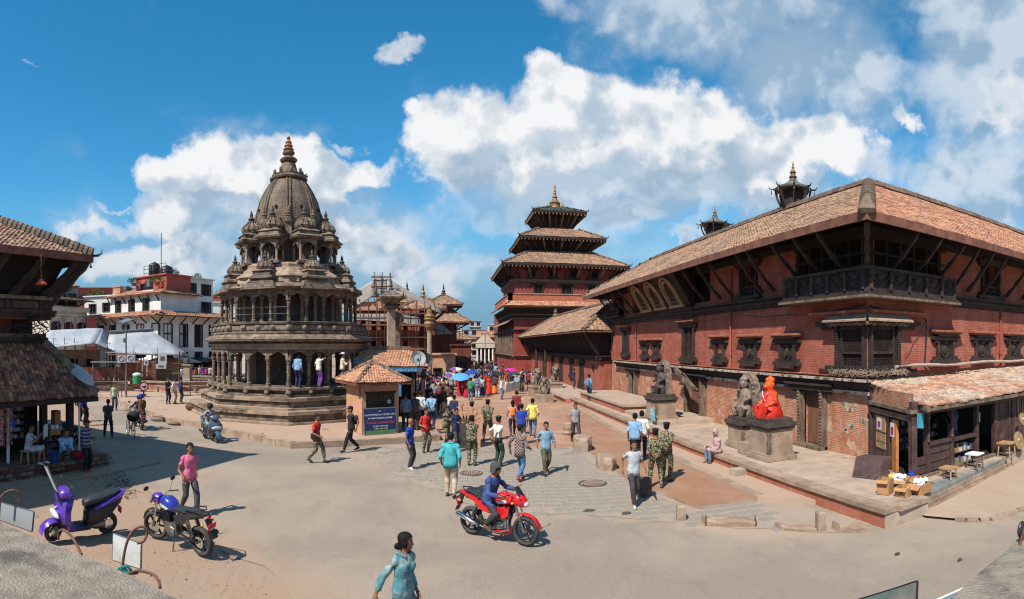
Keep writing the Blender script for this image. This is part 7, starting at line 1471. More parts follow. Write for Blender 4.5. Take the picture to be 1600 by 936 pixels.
 hm=HAIRG if hair=='grey' or hair=='thin' else HAIR
 if hair and 'hair' in mk:emit('hair',mk['hair'],.013,hm,.004)
 kk=lambda p:tuple(Vector(p)*k)
 if hair=='bun':b=MB();b.ell(kk(hp(0,-.112,-.07)),(.05*k,.04*k,.045*k),10,7);b.tube([kk(hp(-.05,-.07,-.04)),kk(hp(0,-.115,-.07)),kk(hp(.05,-.07,-.04))],.035*k,8);b.build('hair_bun',HAIR,root,smooth=True,world=False)
 if hair=='long':b=MB();b.tube([kk(hp(0,-.07,.02)),kk(hp(0,-.09,-.08)),kk(nk+Vector((0,-.1,-.05))),kk(nk+Vector((0,-.11,-.18)))],[.06*k,.07*k,.05*k,.015*k],8);b.build('long_hair',HAIR,root,smooth=True,world=False)
 if skirt:
  m_,z1,fl=skirt;b=MB();ac=(Vector(P['al'])+Vector(P['ar']))/2;rings=[];n=28
  for i in range(8):
   t=i/7;z=(P['pz']+.08)*(1-t)+z1*t;c=Vector((0,0,0)).lerp(Vector((ac.x,ac.y,0)),t);rx,ry=.165+(fl-.16)*t**.8,.12+(fl-.1)*t**.8
   rings.append([tuple(kk((c.x+(rx+.016*t*sin(j*2.1+1))*cos(2*pi*j/n),c.y+(ry+.016*t*cos(j*2.7))*sin(2*pi*j/n),z)))for j in range(n)])
  b.loft(rings[::-1],caps=False);b.build('skirt',_c.get(m_,m_),root,smooth=True,world=False,angle=60)
 if facial:
  for s in(-1,1):
   b=MB();b.ell(kk(hp(s*.031,.083,.008)),(.011*k,.006*k,.006*k),6,4);b.build('eye',EYE,root,world=False,uv=False);b=MB();b.beam(kk(hp(s*.016,.089,.028)),kk(hp(s*.048,.079,.03)),.007*k,.007*k);b.build('eyebrow',HAIR,root,world=False,uv=False)
  b=MB();b.tube([kk(hp(-.022,.083,-.072)),kk(hp(0,.09,-.074)),kk(hp(.022,.083,-.072))],[.003*k,.006*k,.003*k],6);b.build('mouth',LIP,root,world=False,uv=False)
 if glasses:
  b=MB();[b.ell(kk(hp(s*.032,.095,.008)),(.022*k,.006*k,.016*k),8,5)for s in(-1,1)];b.tube([kk(hp(-.072,.0,.012)),kk(hp(-.05,.088,.012)),kk(hp(.05,.088,.012)),kk(hp(.072,0,.012))],.004*k,5);b.build('sunglasses',EYE,root,world=False)
 if hat:
  kind,m_=hat;m_=_c.get(m_,m_);b=MB();Z=hp
  def ring(r,z,oy=0,fy=1.0):return[kk(Z(r*cos(2*pi*i/16),r*1.22*fy*sin(2*pi*i/16)+oy,z))for i in range(16)]
  if kind=='beret':b.loft([ring(.084,.05,-.005),ring(.1,.085,-.01),ring(.098,.115,-.01),ring(.05,.135,-.012)])
  if kind=='topi':b.loft([ring(.083,.045,-.006),ring(.08,.12,-.006),ring(.06,.15,-.006),ring(.02,.155,-.006)])
  if kind=='cap':
   b.loft([ring(.085,.05,-.006),ring(.084,.09,-.006),ring(.06,.128,-.008),ring(.02,.14,-.008)]);b.loft([[kk(Z(x,y,z))for x,y,z in((-.07,.06,.055),(-.06,.14,.045),(0,.175,.042),(.06,.14,.045),(.07,.06,.055),(0,.08,.056))],[kk(Z(x,y,z+.008))for x,y,z in((-.07,.06,.055),(-.06,.14,.045),(0,.175,.042),(.06,.14,.045),(.07,.06,.055),(0,.08,.056))]])
  if kind=='helmet':
   b.loft([ring(.098,-.07,-.02,.92),ring(.118,-.04,-.01),ring(.125,.03,-.008),ring(.118,.09,-.01),ring(.085,.135,-.01),ring(.03,.155,-.01)])
  if kind=='open_helmet':b.loft([[kk(Z(.102*cos(2*pi*i/16),.124*sin(2*pi*i/16)-.012,-.075 if sin(2*pi*i/16)<.35 else .05))for i in range(16)],ring(.106,.05,-.008),ring(.1,.09,-.01),ring(.078,.125,-.01),ring(.03,.145,-.01)])
  b.build({'beret':'beret','topi':'topi_hat','cap':'cap'}.get(kind,'helmet'),m_,root,smooth=True,world=False,angle=60)
  if kind=='helmet':b=MB();b.loft([[kk(Z(.108*cos(t),.135*sin(t)-.002,z))for t in[pi*.18+pi*.64*i/8 for i in range(9)]]for z in(-.03,.05)],closed=False,caps=False);b.build('visor',GLASSDK,root,smooth=True,world=False)
 return dict(nk=nk*k,pel=pel*k,hc=hc*k,arms={a:tuple(x*k for x in b_)for a,b_ in arms.items()},k=k,sp=sp,fw=fw)
def heading(pos,face):
 tc=Vector((-pos.x,-pos.y,0)).normalized();rt=Vector((-tc.y,tc.x,0));a=radians(face)
 d=tc*cos(a)+rt*sin(a);return atan2(-d.x,d.y)
def person(px,py,face,label,z=0.0,group=None,pos=None,rotz=None,**kw):
 p=pos if pos is not None else G(px,py,z);rz=rotz if rotz is not None else heading(p,face);root=thing('person',label,'person',tuple(p),rz,group=group);info=make_body(root,**kw);info['root']=root;info['M']=_lm(root);return info
def worn(info,kind,label,m,scale=1.0):
 ""
 M=info['M'];k=info['k'];nk,pel,sp,fw=info['nk'],info['pel'],info['sp'],info['fw'];m=_c.get(m,m)
 if kind=='backpack':
  c=nk-sp*.24*k-fw*.2*k;root=thing('backpack',label,'backpack',tuple(M@c));b=MB()
  Q=M.to_3x3();b.loft([[tuple(M@(c+Vector((1,0,0))*(rx*scale*cos(t))-fw*(ry*scale*sin(t))+sp*z*scale))for t in[2*pi*i/12 for i in range(12)]]for z,rx,ry in((-.23,.1,.05),(-.2,.15,.09),(0,.16,.1),(.16,.14,.085),(.22,.08,.04))]);b.build('bag_body',m,root,smooth=True)
  b=MB();[b.tube([M@(nk+Vector((s*.1,0,0))-sp*.1-fw*.12),M@(nk+Vector((s*.11,0,0))+sp*.0),M@(nk+Vector((s*.12,0,0))-sp*.12+fw*.135),M@(nk+Vector((s*.15,0,0))-sp*.3+fw*.05)],.018,6)for s in(-1,1)];b.build('strap',m,root)
 else:
  s=-1 if kind=='bag_left' else 1;c=pel+Vector((s*.2,.04,.03))*k;root=thing('shoulder_bag',label,'bag',tuple(M@c));b=MB();b.loft([[tuple(M@(c+Vector((.06*cos(t)*f_,.17*sin(t)*f_,z))*scale))for t in[2*pi*i/10 for i in range(10)]]for z,f_ in((-.11,.8),(-.09,1),(.06,1),(.1,.7))]);b.build('bag_body',m,root,smooth=True)
  b=MB();b.tube([M@(c+Vector((0,-.1,.08))),M@(nk+Vector((-s*.08,-.1,-.05))),M@(nk+Vector((-s*.1,.02,.0))),M@(nk+Vector((-s*.06,.14,-.12))),M@(c+Vector((0,.1,.08)))],.012,6);b.build('strap',m,root)
 return root
fine=dict(vox=.016)
w_=person(0,0,0,'woman in a washed blue-green denim shirt with her black hair in a bun',pos=Vector((7.0*sin(az(630)),7.0*cos(az(630)),0)),rotz=heading(PR(630,7.0),42),pose='swing',build=.9,h=1.62,woman=True,top='washed denim',bottom='navy',sleeve=1.75,hem=.2,hair='bun',turn=.7,vox=.014,collar=True)
person(296,803,24,'young man in a bright pink T-shirt and dark jeans walking alone on the road',pose='walk',h=1.72,top='pink',bottom='dark grey',sleeve=.55,hem=.12,shoes='brown',build=.95,**fine)
person(704,777,172,'broad man in a turquoise shirt and beige trousers seen from behind',pose='step',h=1.72,build=1.08,top='teal',bottom='beige',sleeve=1.45,hem=.14,shoes='charcoal',collar=True,**fine)
person(990,790,20,'man in a pale grey V-neck T-shirt and dark trousers striding toward the road',pose='walk2',h=1.66,build=.93,top='pale grey',bottom='charcoal',sleeve=.5,hem=.14,shoes='pale green',**fine)
person(1024,763,176,'nearer of two camouflaged soldiers by the low step, hands clasped behind his back',pose='wide',h=1.68,top='camo',bottom='camo',sleeve=1.35,hair='short',hat=('beret','black'),**fine)
person(1041,752,165,'soldier in camouflage standing half behind the other one near the low step',pose='behind',h=1.74,top='camo',bottom='camo',sleeve=1.9,hat=('beret','black'),**fine)
person(812,751,150,'young man in an open checked shirt, blue jeans and red shoes walking away',pose='walk',h=1.68,build=.93,top='checks',bottom='denim',sleeve=1.5,hem=.2,shoes='red',turn=-.4,**fine)
person(853,741,12,'young man in an open denim shirt over a blue T-shirt walking toward the camera',pose='walk2',h=1.66,build=.92,top='pale denim',bottom='olive',sleeve=1.3,hem=.18,**fine)
person(778,729,138,'man with a white shirt, dark green trousers and a green beret, hands behind him',pose='behind',h=1.68,top='white',bottom='dark green',sleeve=.95,hem=.02,tuck=True,hat=('beret','dark green'),**fine)
person(640,733,75,'bald man with sunglasses in a royal blue polo shirt and dark jeans',pose='stand',h=1.66,build=1.05,top='royal blue',bottom='charcoal',sleeve=.65,hem=.1,hair=None,shoes='white',glasses=True,skin=SKIN,**fine)
a_=person(665,707,35,'man in a red T-shirt and green camouflage trousers standing near the booth',pose='bag',h=1.66,top='red',bottom='camo',sleeve=.7,**fine);worn(a_,'bag_left','black shoulder bag of the man in red T-shirt near the booth','black')
person(737,728,170,'soldier with an orange neck scarf standing in the middle of the paved square',pose='front',h=1.68,top='camo',bottom='camo',sleeve=.95,hat=('beret','black'),collar=True,**fine)
person(697,700,60,'soldier with folded arms beside the man in navy suit',pose='cross',h=1.66,top='camo',bottom='camo',sleeve=1.9,hat=('beret','dark green'))
person(712,706,50,'man in a navy suit jacket and dark trousers listening to the soldiers',pose='cross',h=1.66,top='navy',bottom='dark grey',sleeve=1.9,hem=.22,collar=True)
person(722,697,20,'bald man in a blue jacket behind the navy suited man',pose='front',h=1.7,top='dusty blue',bottom='dark grey',sleeve=1.9,hem=.2,hair='thin')
person(737,692,175,'soldier standing between the arch stone and the bald man',pose='stand',h=1.7,top='camo',bottom='camo',sleeve=1.9,hat=('beret','dark green'))
person(762,690,176,'tall broad soldier seen from behind on the edge of the brick street',pose='wide',h=1.76,build=1.08,top='camo',bottom='camo',sleeve=1.9,hat=('beret','dark green'))
person(832,683,178,'man in a bright yellow shirt and jeans walking up the street',pose='walk',h=1.72,top='yellow',bottom='denim',sleeve=.95,hem=.16)
person(815,695,180,'man in a deep blue T-shirt with yellow letters on the back',pose='stand',h=1.66,top='royal blue',bottom='grey',sleeve=.6,hem=.16)
a_=person(801,681,182,'woman in a grey top and navy trousers with loose black hair walking away',pose='walk2',h=1.6,woman=True,top='pale pink',bottom='navy',sleeve=.4,hair='long');worn(a_,'backpack','orange backpack on the woman walking up the street','orange',.8)
person(807,660,175,'man in a dark plum shirt just ahead of the woman with the orange backpack',pose='stand',h=1.66,top='maroon',bottom='charcoal',sleeve=.9)
a_=person(494,723,70,'man in a red T-shirt and camouflage trousers walking past the temple kerb',pose='walk',h=1.7,top='red',bottom='camo',sleeve=.6,hem=.12,**fine);worn(a_,'bag_right','black shoulder bag of the man in red walking past the temple','black')
a_=person(549,706,-75,'man in black with a cap striding left with a hand at his face',pose='phone',h=1.74,top='black',bottom='black',sleeve=.6,hat=('cap','black'),**fine);worn(a_,'backpack','black backpack of the striding man in a cap','charcoal',.8)
person(169,684,176,'man in a dark grey shirt standing on the road with his back turned',pose='wide',h=1.68,build=1.02,top='dark grey',bottom='navy',sleeve=.9,hem=.1,**fine)
person(179,641,8,'man in a pale green shirt standing on the pavement near the lamp post',pose='stand',h=1.7,top='pale green',bottom='charcoal',sleeve=.9,hem=.1)
person(132,664,60,'officer in a blue shirt standing at the shop corner facing the road',pose='stand',h=1.7,top='royal blue',bottom='black',sleeve=1.4,hem=.02,tuck=True,hat=('cap','navy'))
person(124,658,80,'second person in blue half hidden behind the officer at the shop corner',pose='behind',h=1.66,top='navy',bottom='black',sleeve=1.4,hair='long')
person(134,739,50,'man in a blue striped jacket and black cap with red shoes, arms folded',pose='cross',h=1.68,top='stripes',bottom='black',sleeve=1.9,shoes='red',hat=('cap','black'),**fine)
_pz=.43
rd_=person(44,724,76,'man in a light shirt and shorts reading a newspaper on a stool in the shop',z=_pz,pose='read',h=1.66,top='pale grey',bottom='navy',leg=.5,sleeve=.8,shoes='white',**fine)
person(101,722,15,'man in a light blue shirt squatting on the shop plinth',z=_pz,pose='squat',h=1.66,build=1.05,top='light blue',bottom='black',sleeve=.9,barefoot=True,**fine)
for i,(px,py,f_,tp,bt,lab)in enumerate(((262,631,40,'black','navy','man in a black shirt, first of three friends near the pool wall'),(272,631,70,'white','beige','man in white shirt and tan trousers, middle of three friends near the pool'),(282,629,110,'navy','black','man in a navy jacket, third of three friends near the pool'))):person(px,py,f_,lab,z=.24,pose=['front','stand','bag'][i],h=1.7,top=tp,bottom=bt,sleeve=1.5)
person(1084,690,-62,'old man in a pink shirt and patterned cap sitting on the plinth edge',pos=Vector((8.72,15.9,.0)),pose=dict(pz=.52,al=(-.12,.36,.2),ar=(.1,.4,.2),wl=(-.1,.32,.66),wr=(.1,.34,.66),lean=.1),h=1.62,top='pale pink',bottom='dusty blue',sleeve=1.9,hair='grey',hat=('topi','pale pink'),**fine)
person(992,724,172,'man in a light blue shirt standing with a friend on the brown paving',pose='stand',h=1.72,top='light blue',bottom='black',sleeve=.9,hem=.12)
person(1003,719,185,'friend in a white shirt with a black strap beside the light blue shirt',pose='stand',h=1.74,top='white',bottom='navy',sleeve=.9)
person(899,691,20,'man in a grey T-shirt walking past the round stone drum',pose='walk',h=1.66,top='grey',bottom='charcoal',sleeve=.6)
a_=person(920,626,150,'man in a bright blue shirt and jeans on the low terrace by the wing wall',z=.42,pose='step',h=1.72,top='sky blue',bottom='navy',sleeve=.9);worn(a_,'backpack','blue backpack of the man by the wing wall','dusty blue')
person(896,607,100,'man in a navy shirt leaning near a doorway of the palace wing',z=.42,pose='stand',h=1.7,top='navy',bottom='navy',sleeve=.9)
def tp_(px,r,z):a=az(px);return Vector((r*sin(a),r*cos(a),z))
person(0,0,150,'visitor in a light blue shirt standing between the lower temple columns',pos=tp_(465,26.9,1.94),pose='stand',h=1.7,top='light blue',bottom='navy',sleeve=1.5)
person(0,0,120,'visitor in a white T-shirt and purple trousers leaning into the temple arcade',pos=tp_(498,26.9,1.94),pose='up',h=1.7,top='white',bottom='purple',sleeve=.6)
person(0,0,100,'visitor in a cream shirt and cap between the right temple columns',pos=tp_(535,27.6,1.94),pose='hold',h=1.7,top='cream',bottom='black',sleeve=1.5,hat=('topi','white'))
person(0,0,200,'visitor in a grey shirt in the shaded right end of the temple arcade',pos=tp_(558,28.8,1.94),pose='stand',h=1.7,top='dusty blue',bottom='black',sleeve=.9)
for i,(px,py,f_,tp,bt,ps,sl,lab)in enumerate(((634,673,178,'dusty blue','black','stand',.9,'man in a dusty blue shirt right beside the booth wall'),(648,672,160,'dark grey','charcoal','stand',.9,'man in a dark grey shirt second from the booth wall'),(657,668,176,'white','navy','stand',1.8,'man in a white long sleeved shirt behind the red T-shirt man'),(674,671,172,'light blue','navy','behind',1.6,'officer in a light blue uniform shirt with black shoes on the kerb'),(705,664,170,'cream','cream','front',1.9,'person in long cream clothes near the arch stone'),(709,672,150,'navy','black','stand',1.5,'man in a navy sweater in front of the cream clothed person'))):person(px,py,f_,lab,z=.24 if px<690 else 0,pose=ps,h=1.68,top=tp,bottom=bt,sleeve=sl)
person(0,0,-20,'shopkeeper in black behind the low shop front panel',pos=Vector((12.35,10.5,.45)),pose='sit',h=1.66,top='black',bottom='black',sleeve=1.5)
person(0,0,0,'person in blue leaning over goods inside the shop',pos=Vector((14.3,10.6,.45)),pose='photo',h=1.6,top='dusty blue',bottom='denim',sleeve=1.6)
proto_specs=[dict(pose='stand'),dict(pose='walk'),dict(pose='walk2'),dict(pose='front'),dict(pose='behind'),dict(pose='photo'),dict(pose='hip'),dict(pose='stand',woman=True,hair='long',skirt=('red',.08,.24)),dict(pose='front',woman=True,hair='long'),dict(pose='cross')]
protos=[]
for i,sp_ in enumerate(proto_specs):
 cfg=dict(top='white',bottom='navy',sleeve=[.8,1.8,.6][i%3],vox=.03,facial=False,h=1.62 if sp_.get('woman')else 1.68,fingers=False);cfg.update(sp_);r0=thing('person','x','person',(0,0,-500));make_body(r0,**cfg);protos.append(r0)
TOPS=['white','navy','light blue','maroon','grey','black','charcoal','purple','navy','dusty blue','maroon','cream','dark green','red','pale pink','royal blue','dark grey','brown','brown','dusty blue','magenta','black','pale grey','sky blue']
BOTS=['navy','black','denim','beige','charcoal','grey','brown','dark grey']
used_l=set();ncrowd=0
def crowd(px,py,zone,z=0.0,pi_=None,tp=None,face=None,pos=None):
 global ncrowd
 k=pi_ if pi_ is not None else R.choice((0,0,1,2,3,4,4,5,6,7,8,9));tp=tp or R.choice(TOPS);bt=R.choice(BOTS);p=pos or G(px,py,z);f_=face if face is not None else R.choice((0,180,170,190,150,60,-60,90,20))
 woman=k in(7,8);who='woman' if woman else 'man';act={0:'standing',1:'walking',2:'striding',3:'with joined hands',4:'with hands behind',5:'taking a photo',6:'resting a hand',7:'in a long skirt',8:'with loose hair',9:'with folded arms'}[k];view='facing away' if abs(((f_+180)%360)-180)>110 else 'facing the camera' if abs(((f_+180)%360)-180)<50 else 'seen from the side'
 lab=f'{who} in {tp} top and {bt} {"skirt" if k == 7 else "trousers"}, {act} {zone}'
 if len(lab.split())>15:lab=f'{who} in {tp} and {bt}, {act} {zone}'
 if lab in used_l:return crowd(px,py,zone,z,k if R.random()<.5 else None,None,None,pos)
 used_l.add(lab);c=copy_tree(protos[k],loc=tuple(p),rotz=heading(p,f_),label=lab,group='people in the crowd',scale=R.uniform(.93,1.05));ncrowd+=1
 recolour(c,{'white_cloth':_c[tp],'navy_cloth':_c[bt],'red_cloth':_c[R.choice(('red','crimson','magenta','purple','orange'))]})
 if R.random()<.3:recolour(c,{'brown_skin':SKIN2})
 return c
spots=[]
def ok_spot(p,d=.55):
 return all((p-q).length>d for q in spots)
n_try=0
ZONES=[(640,700,606,655,42,'beside the kiosk',.1),(690,760,602,622,20,'around the umbrellas',0),(735,850,598,616,30,'behind the white banner',0),(705,800,585,600,30,'along the street',0),(730,795,574,585,26,'at the street end',0)]
for(x0,x1,y0,y1,n,zn,zz)in ZONES:
 c_=0;t_=0
 while c_<n and t_<400:
  t_+=1;px,py=R.uniform(x0,x1),R.uniform(y0,y1);p=G(px,py)
  if zn.startswith('beside')and(px<645+(655-py)*.2):continue
  if ok_spot(p,.5 if c_<40 else .6):spots.append(p);crowd(px,py,zn);c_+=1
for i,(px,py,tp,lab)in enumerate(((718,619,'crimson','woman in a crimson sari under the big blue umbrella'),(729,621,'red','woman in a bright red sari right of the crimson sari'),(755,616,'orange','woman in an orange and red festival dress at the head of the row'),(764,617,'red','woman in a red festival blouse and orange skirt in the row'),(773,615,'orange','woman in gold and red festival clothes beside the banner'),(760,611,'crimson','woman in deep crimson festival dress in the second row'),(687,612,'magenta','woman in a magenta sari near the lilac umbrella'))):
 p=G(px,py);c=copy_tree(protos[7],loc=tuple(p),rotz=heading(p,170 if px<735 else 10),label=lab,group='women in red festival dress');recolour(c,{'white_cloth':_c[tp],'red_cloth':_c['crimson' if px<735 else 'orange' if i%2==0 else 'red']})
person(735,626,175,'man in a green T-shirt and blue jeans walking behind the red saris',pose='bag',h=1.68,top='green',bottom='denim',sleeve=.7,vox=.025,facial=False)
person(746,622,170,'man in a black and white striped T-shirt near the green T-shirt man',pose='stand',h=1.7,top='stripes',bottom='pale grey',sleeve=.7,vox=.025,facial=False)
person(783,624,80,'man in a white shirt and jeans holding the left end of the banner',pose='hold',h=1.66,top='white',bottom='denim',sleeve=.8,vox=.025,facial=False)
person(808,616,-20,'person in a pale teal shirt holding the right end of the banner',pose='hold',h=1.64,top='light blue',bottom='grey',sleeve=1.5,vox=.025,facial=False)
person(815,612,-30,'woman in a long black dress standing beside the banner',pose='stand',h=1.62,woman=True,hair='long',top='black',bottom='black',skirt=('black',.1,.2),sleeve=1.7,vox=.025,facial=False)
A,B=G(783,625),G(806,618);root=thing('banner','white banner with purple and blue lettering carried across the street','banner',tuple((A+B)/2));u=(B-A).normalized();b=MB();n=12;v0=[]
for i in range(n+1):
 for z in(.55,.8,1.05,1.3):p=A.lerp(B,i/n)-Vector((u.y,-u.x,0))*(-.3-.05*sin(i*1.3));v0.append((p.x,p.y,z-.05*sin(pi*i/n)))
b.add(v0,[(i*4+j,(i+1)*4+j,(i+1)*4+j+1,i*4+j+1)for i in range(n)for j in range(3)]);bn_=b.build('banner_cloth',PAPER,root,smooth=True,angle=180);md=bn_.modifiers.new('thickness','SOLIDIFY');md.thickness=.01
nn_=Vector((u.y,-u.x,0));mid=(A+B)/2+nn_*.385
if nn_.dot(-A)<0:nn_=-nn_;mid=(A+B)/2+nn_*.385
b=MB();[b.beam(mid+u*x+Vector((0,0,z)),mid+u*(x+R.uniform(.04,.1))+Vector((0,0,z+R.uniform(-.02,.02))),.012,R.uniform(.03,.08))for z,n_ in((1.1,8),(.98,5),(.82,7))for x in[(-.55+1.0*i/n_)for i in range(n_)]];b.build('banner_print',plain('blue_print',(.08,.12,.38)),root,kind='stuff')
def umbrella(px,py,r,col,lab,rad=.52,tilt=0.2,seg=8,col2=None):
 c=PR(px,r,ZR(py,r));root=thing('umbrella',lab,'umbrella',tuple(c));M=Matrix.Rotation(tilt,3,'X')@Matrix.Rotation(R.uniform(-.15,.15),3,'Y')
 b=MB();rings=[]
 for rr_,z in((.01,.0),(.4,-.03),(.75,-.12),(1.0,-.26)):rings.append([tuple(c+M@Vector((rad*rr_*cos(2*pi*i/16)*(1 if i%2==0 else .93),rad*rr_*sin(2*pi*i/16)*(1 if i%2==0 else .93),rad*z*1.2*(1 if i%2==0 else .9))))for i in range(16)])
 b.loft(rings,caps=False);o=b.build('canopy',[_c.get(col,col)]+([_c[col2]]if col2 else[]),root,smooth=True,angle=50)
 if col2:
  for i,pl_ in enumerate(o.data.polygons):pl_.material_index=(i//4)%2
 b=MB();b.tube([c+M@Vector((0,0,.05)),c+M@Vector((0,0,-.75))],.01,5);b.build('shaft',METAL_DK,root)
for a in((720,585,42,'sky blue','large bright blue umbrella above the crimson saris',.75,.35),(705,583,45,'purple','lilac and white umbrella just left of the large blue one',.7,.2),(712,574,50,'purple','purple umbrella behind the lilac and white one',.65,.1),(737,579,47,'royal blue','plain blue umbrella at the centre of the crowd',.62,.25),(798,575,52,'magenta','pink pointed umbrella behind the banner',.7,.1),(780,582,47,'black','dark umbrella left of the pink one',.6,.1),(806,582,48,'dark green','dark green umbrella right of the pink one',.58,.1),(822,580,50,'navy','small navy umbrella near the stone lion',.5,.1),(754,584,50,'brown','flat brown umbrella between the blue and red dressed people',.6,.05),(664,580,45,'navy','dark blue umbrella left above the kiosk crowd',.55,.1)):umbrella(*a,col2='white' if 'lilac' in a[4]else None)
for px,r_,tp,f_ in((262,54,'orange',0),(268,55,'pale pink',40),(277,53,'white',20),(284,54,'white',0),(297,56,'purple',0),(305,55,'orange',60),(312,56,'pale pink',0),(322,55,'magenta',0),(328,56,'cream',180),(300,58,'royal blue',90),(316,58,'purple',200)):p=PR(px,r_,.3);crowd(0,0,'behind the pool railing',pos=p,tp=tp,face=f_)
for px,r_ in((196,60),(246,60),(332,60)):crowd(0,0,'under the market awnings',pos=PR(px,r_,.2))
for r0 in protos:
 for q in list(r0.children):bpy.data.objects.remove(q)
 bpy.data.objects.remove(r0)
PURPLE=mat('purple_paint',(.1,.035,.36),(.09,.03,.32),sc=3,rough=.3,coat=.8,dirt=(.2,.12,.2),dsc=6,dlo=.62,dhi=.85);BLUEP=mat('blue_paint',(.02,.04,.32),(.02,.035,.26),sc=3,rough=.3,coat=.8,dirt=(.15,.12,.15),dsc=6,dlo=.62,dhi=.85);REDP_=mat('red_paint',(.6,.012,.015),(.52,.01,.012),sc=3,rough=.28,coat=.9)
DKP=mat('black_plastic',(.025,.025,.03),(.04,.036,.035),sc=8,rough=.45,bump=.1);GREYP=mat('grey_blue_paint',(.08,.11,.15),(.06,.09,.12),sc=3,rough=.3,coat=.8);SEAT=mat('seat_vinyl',(.018,.022,.028),(.03,.033,.038),sc=20,rough=.5,bump=.2)
ENG=mat('engine_alloy',(.3,.29,.28),(.16,.15,.14),sc=14,rough=.4,metal=.8,bump=.3);LAMPG=mat('lamp_glass',(.7,.72,.75),(.5,.52,.55),sc=20,rough=.1,spec=.8);AMBER=plain('amber_lens',(.8,.3,.03),.3);REDL=plain('red_lens',(.6,.02,.02),.3);PLATE=plain('red_number_plate',(.65,.03,.06),.5)
def hull(b,secs,n=12,pw=1.0,mi=None):
 ""
 return b.loft([[(rx*math.copysign(abs(cos(t))**pw,cos(t)),y,zc+rz*math.copysign(abs(sin(t))**pw,sin(t)))for t in[2*pi*i/n for i in range(n)]]for y,zc,rx,rz in secs],True,mi)
def part(root,b,name,m,smooth=True,angle=45,par=None):return b.build(name,m,par or root,smooth=smooth,world=False,angle=angle,kind='stuff' if name in('tank_graphic','plate_digits')else None)
def wheel(root,y,r,w,hub=.05,spokes=6,name='wheel',x=0.0,thin=False,steer=0.0):
 S_=Matrix.Rotation(steer,3,'Z');c0=Vector((x,y,r));q=lambda v:tuple(c0+S_@(Vector(v)-c0))
 N=28;b=MB();b.loft([[q((x+w*cos(s),y+(r-w+w*sin(s))*cos(a),r+(r-w+w*sin(s))*sin(a)))for s in[2*pi*i/8 for i in range(8)]]for a in[2*pi*k/N for k in range(N+1)]],caps=False);t=part(root,b,name,RUBBER)
 b=MB();ri=r-1.7*w;b.loft([[q((x+w*.7*cos(s),y+(ri+w*.35*sin(s))*cos(a),r+(ri+w*.35*sin(s))*sin(a)))for s in[2*pi*i/6 for i in range(6)]]for a in[2*pi*k/N for k in range(N+1)]],caps=False);part(root,b,'rim',METAL_DK if not thin else CHROME,par=t)
 b=MB();b.tube([q((x-.05,y,r)),q((x+.05,y,r))],hub,12);part(root,b,'hub',ENG,par=t)
 for k in range(spokes):
  a=2*pi*k/spokes;b=MB()
  if thin:b.tube([q((x,y+hub*.8*cos(a),r+hub*.8*sin(a))),q((x,y+ri*cos(a+.1),r+ri*sin(a+.1)))],.003,4)
  else:b.beam(q((x,y+hub*.8*cos(a),r+hub*.8*sin(a))),q((x,y+ri*cos(a),r+ri*sin(a))),.03,.035,up=(1,0,0))
  part(root,b,'spoke',METAL_DK if not thin else CHROME,par=t)
 if not thin:b=MB();b.tube([q((x-.055,y,r)),q((x-.06,y,r))],.11,20);part(root,b,'brake_disc',CHROME,par=t)
def mirror(root,s,p0,p1):
 b=MB();b.tube([p0,p1],.007,6);m_=part(root,b,'mirror_stem',METAL_DK);b=MB();p1=Vector(p1);b.ell(p1,(.07,.018,.045),10,6);part(root,b,'mirror',METAL_DK,par=m_)
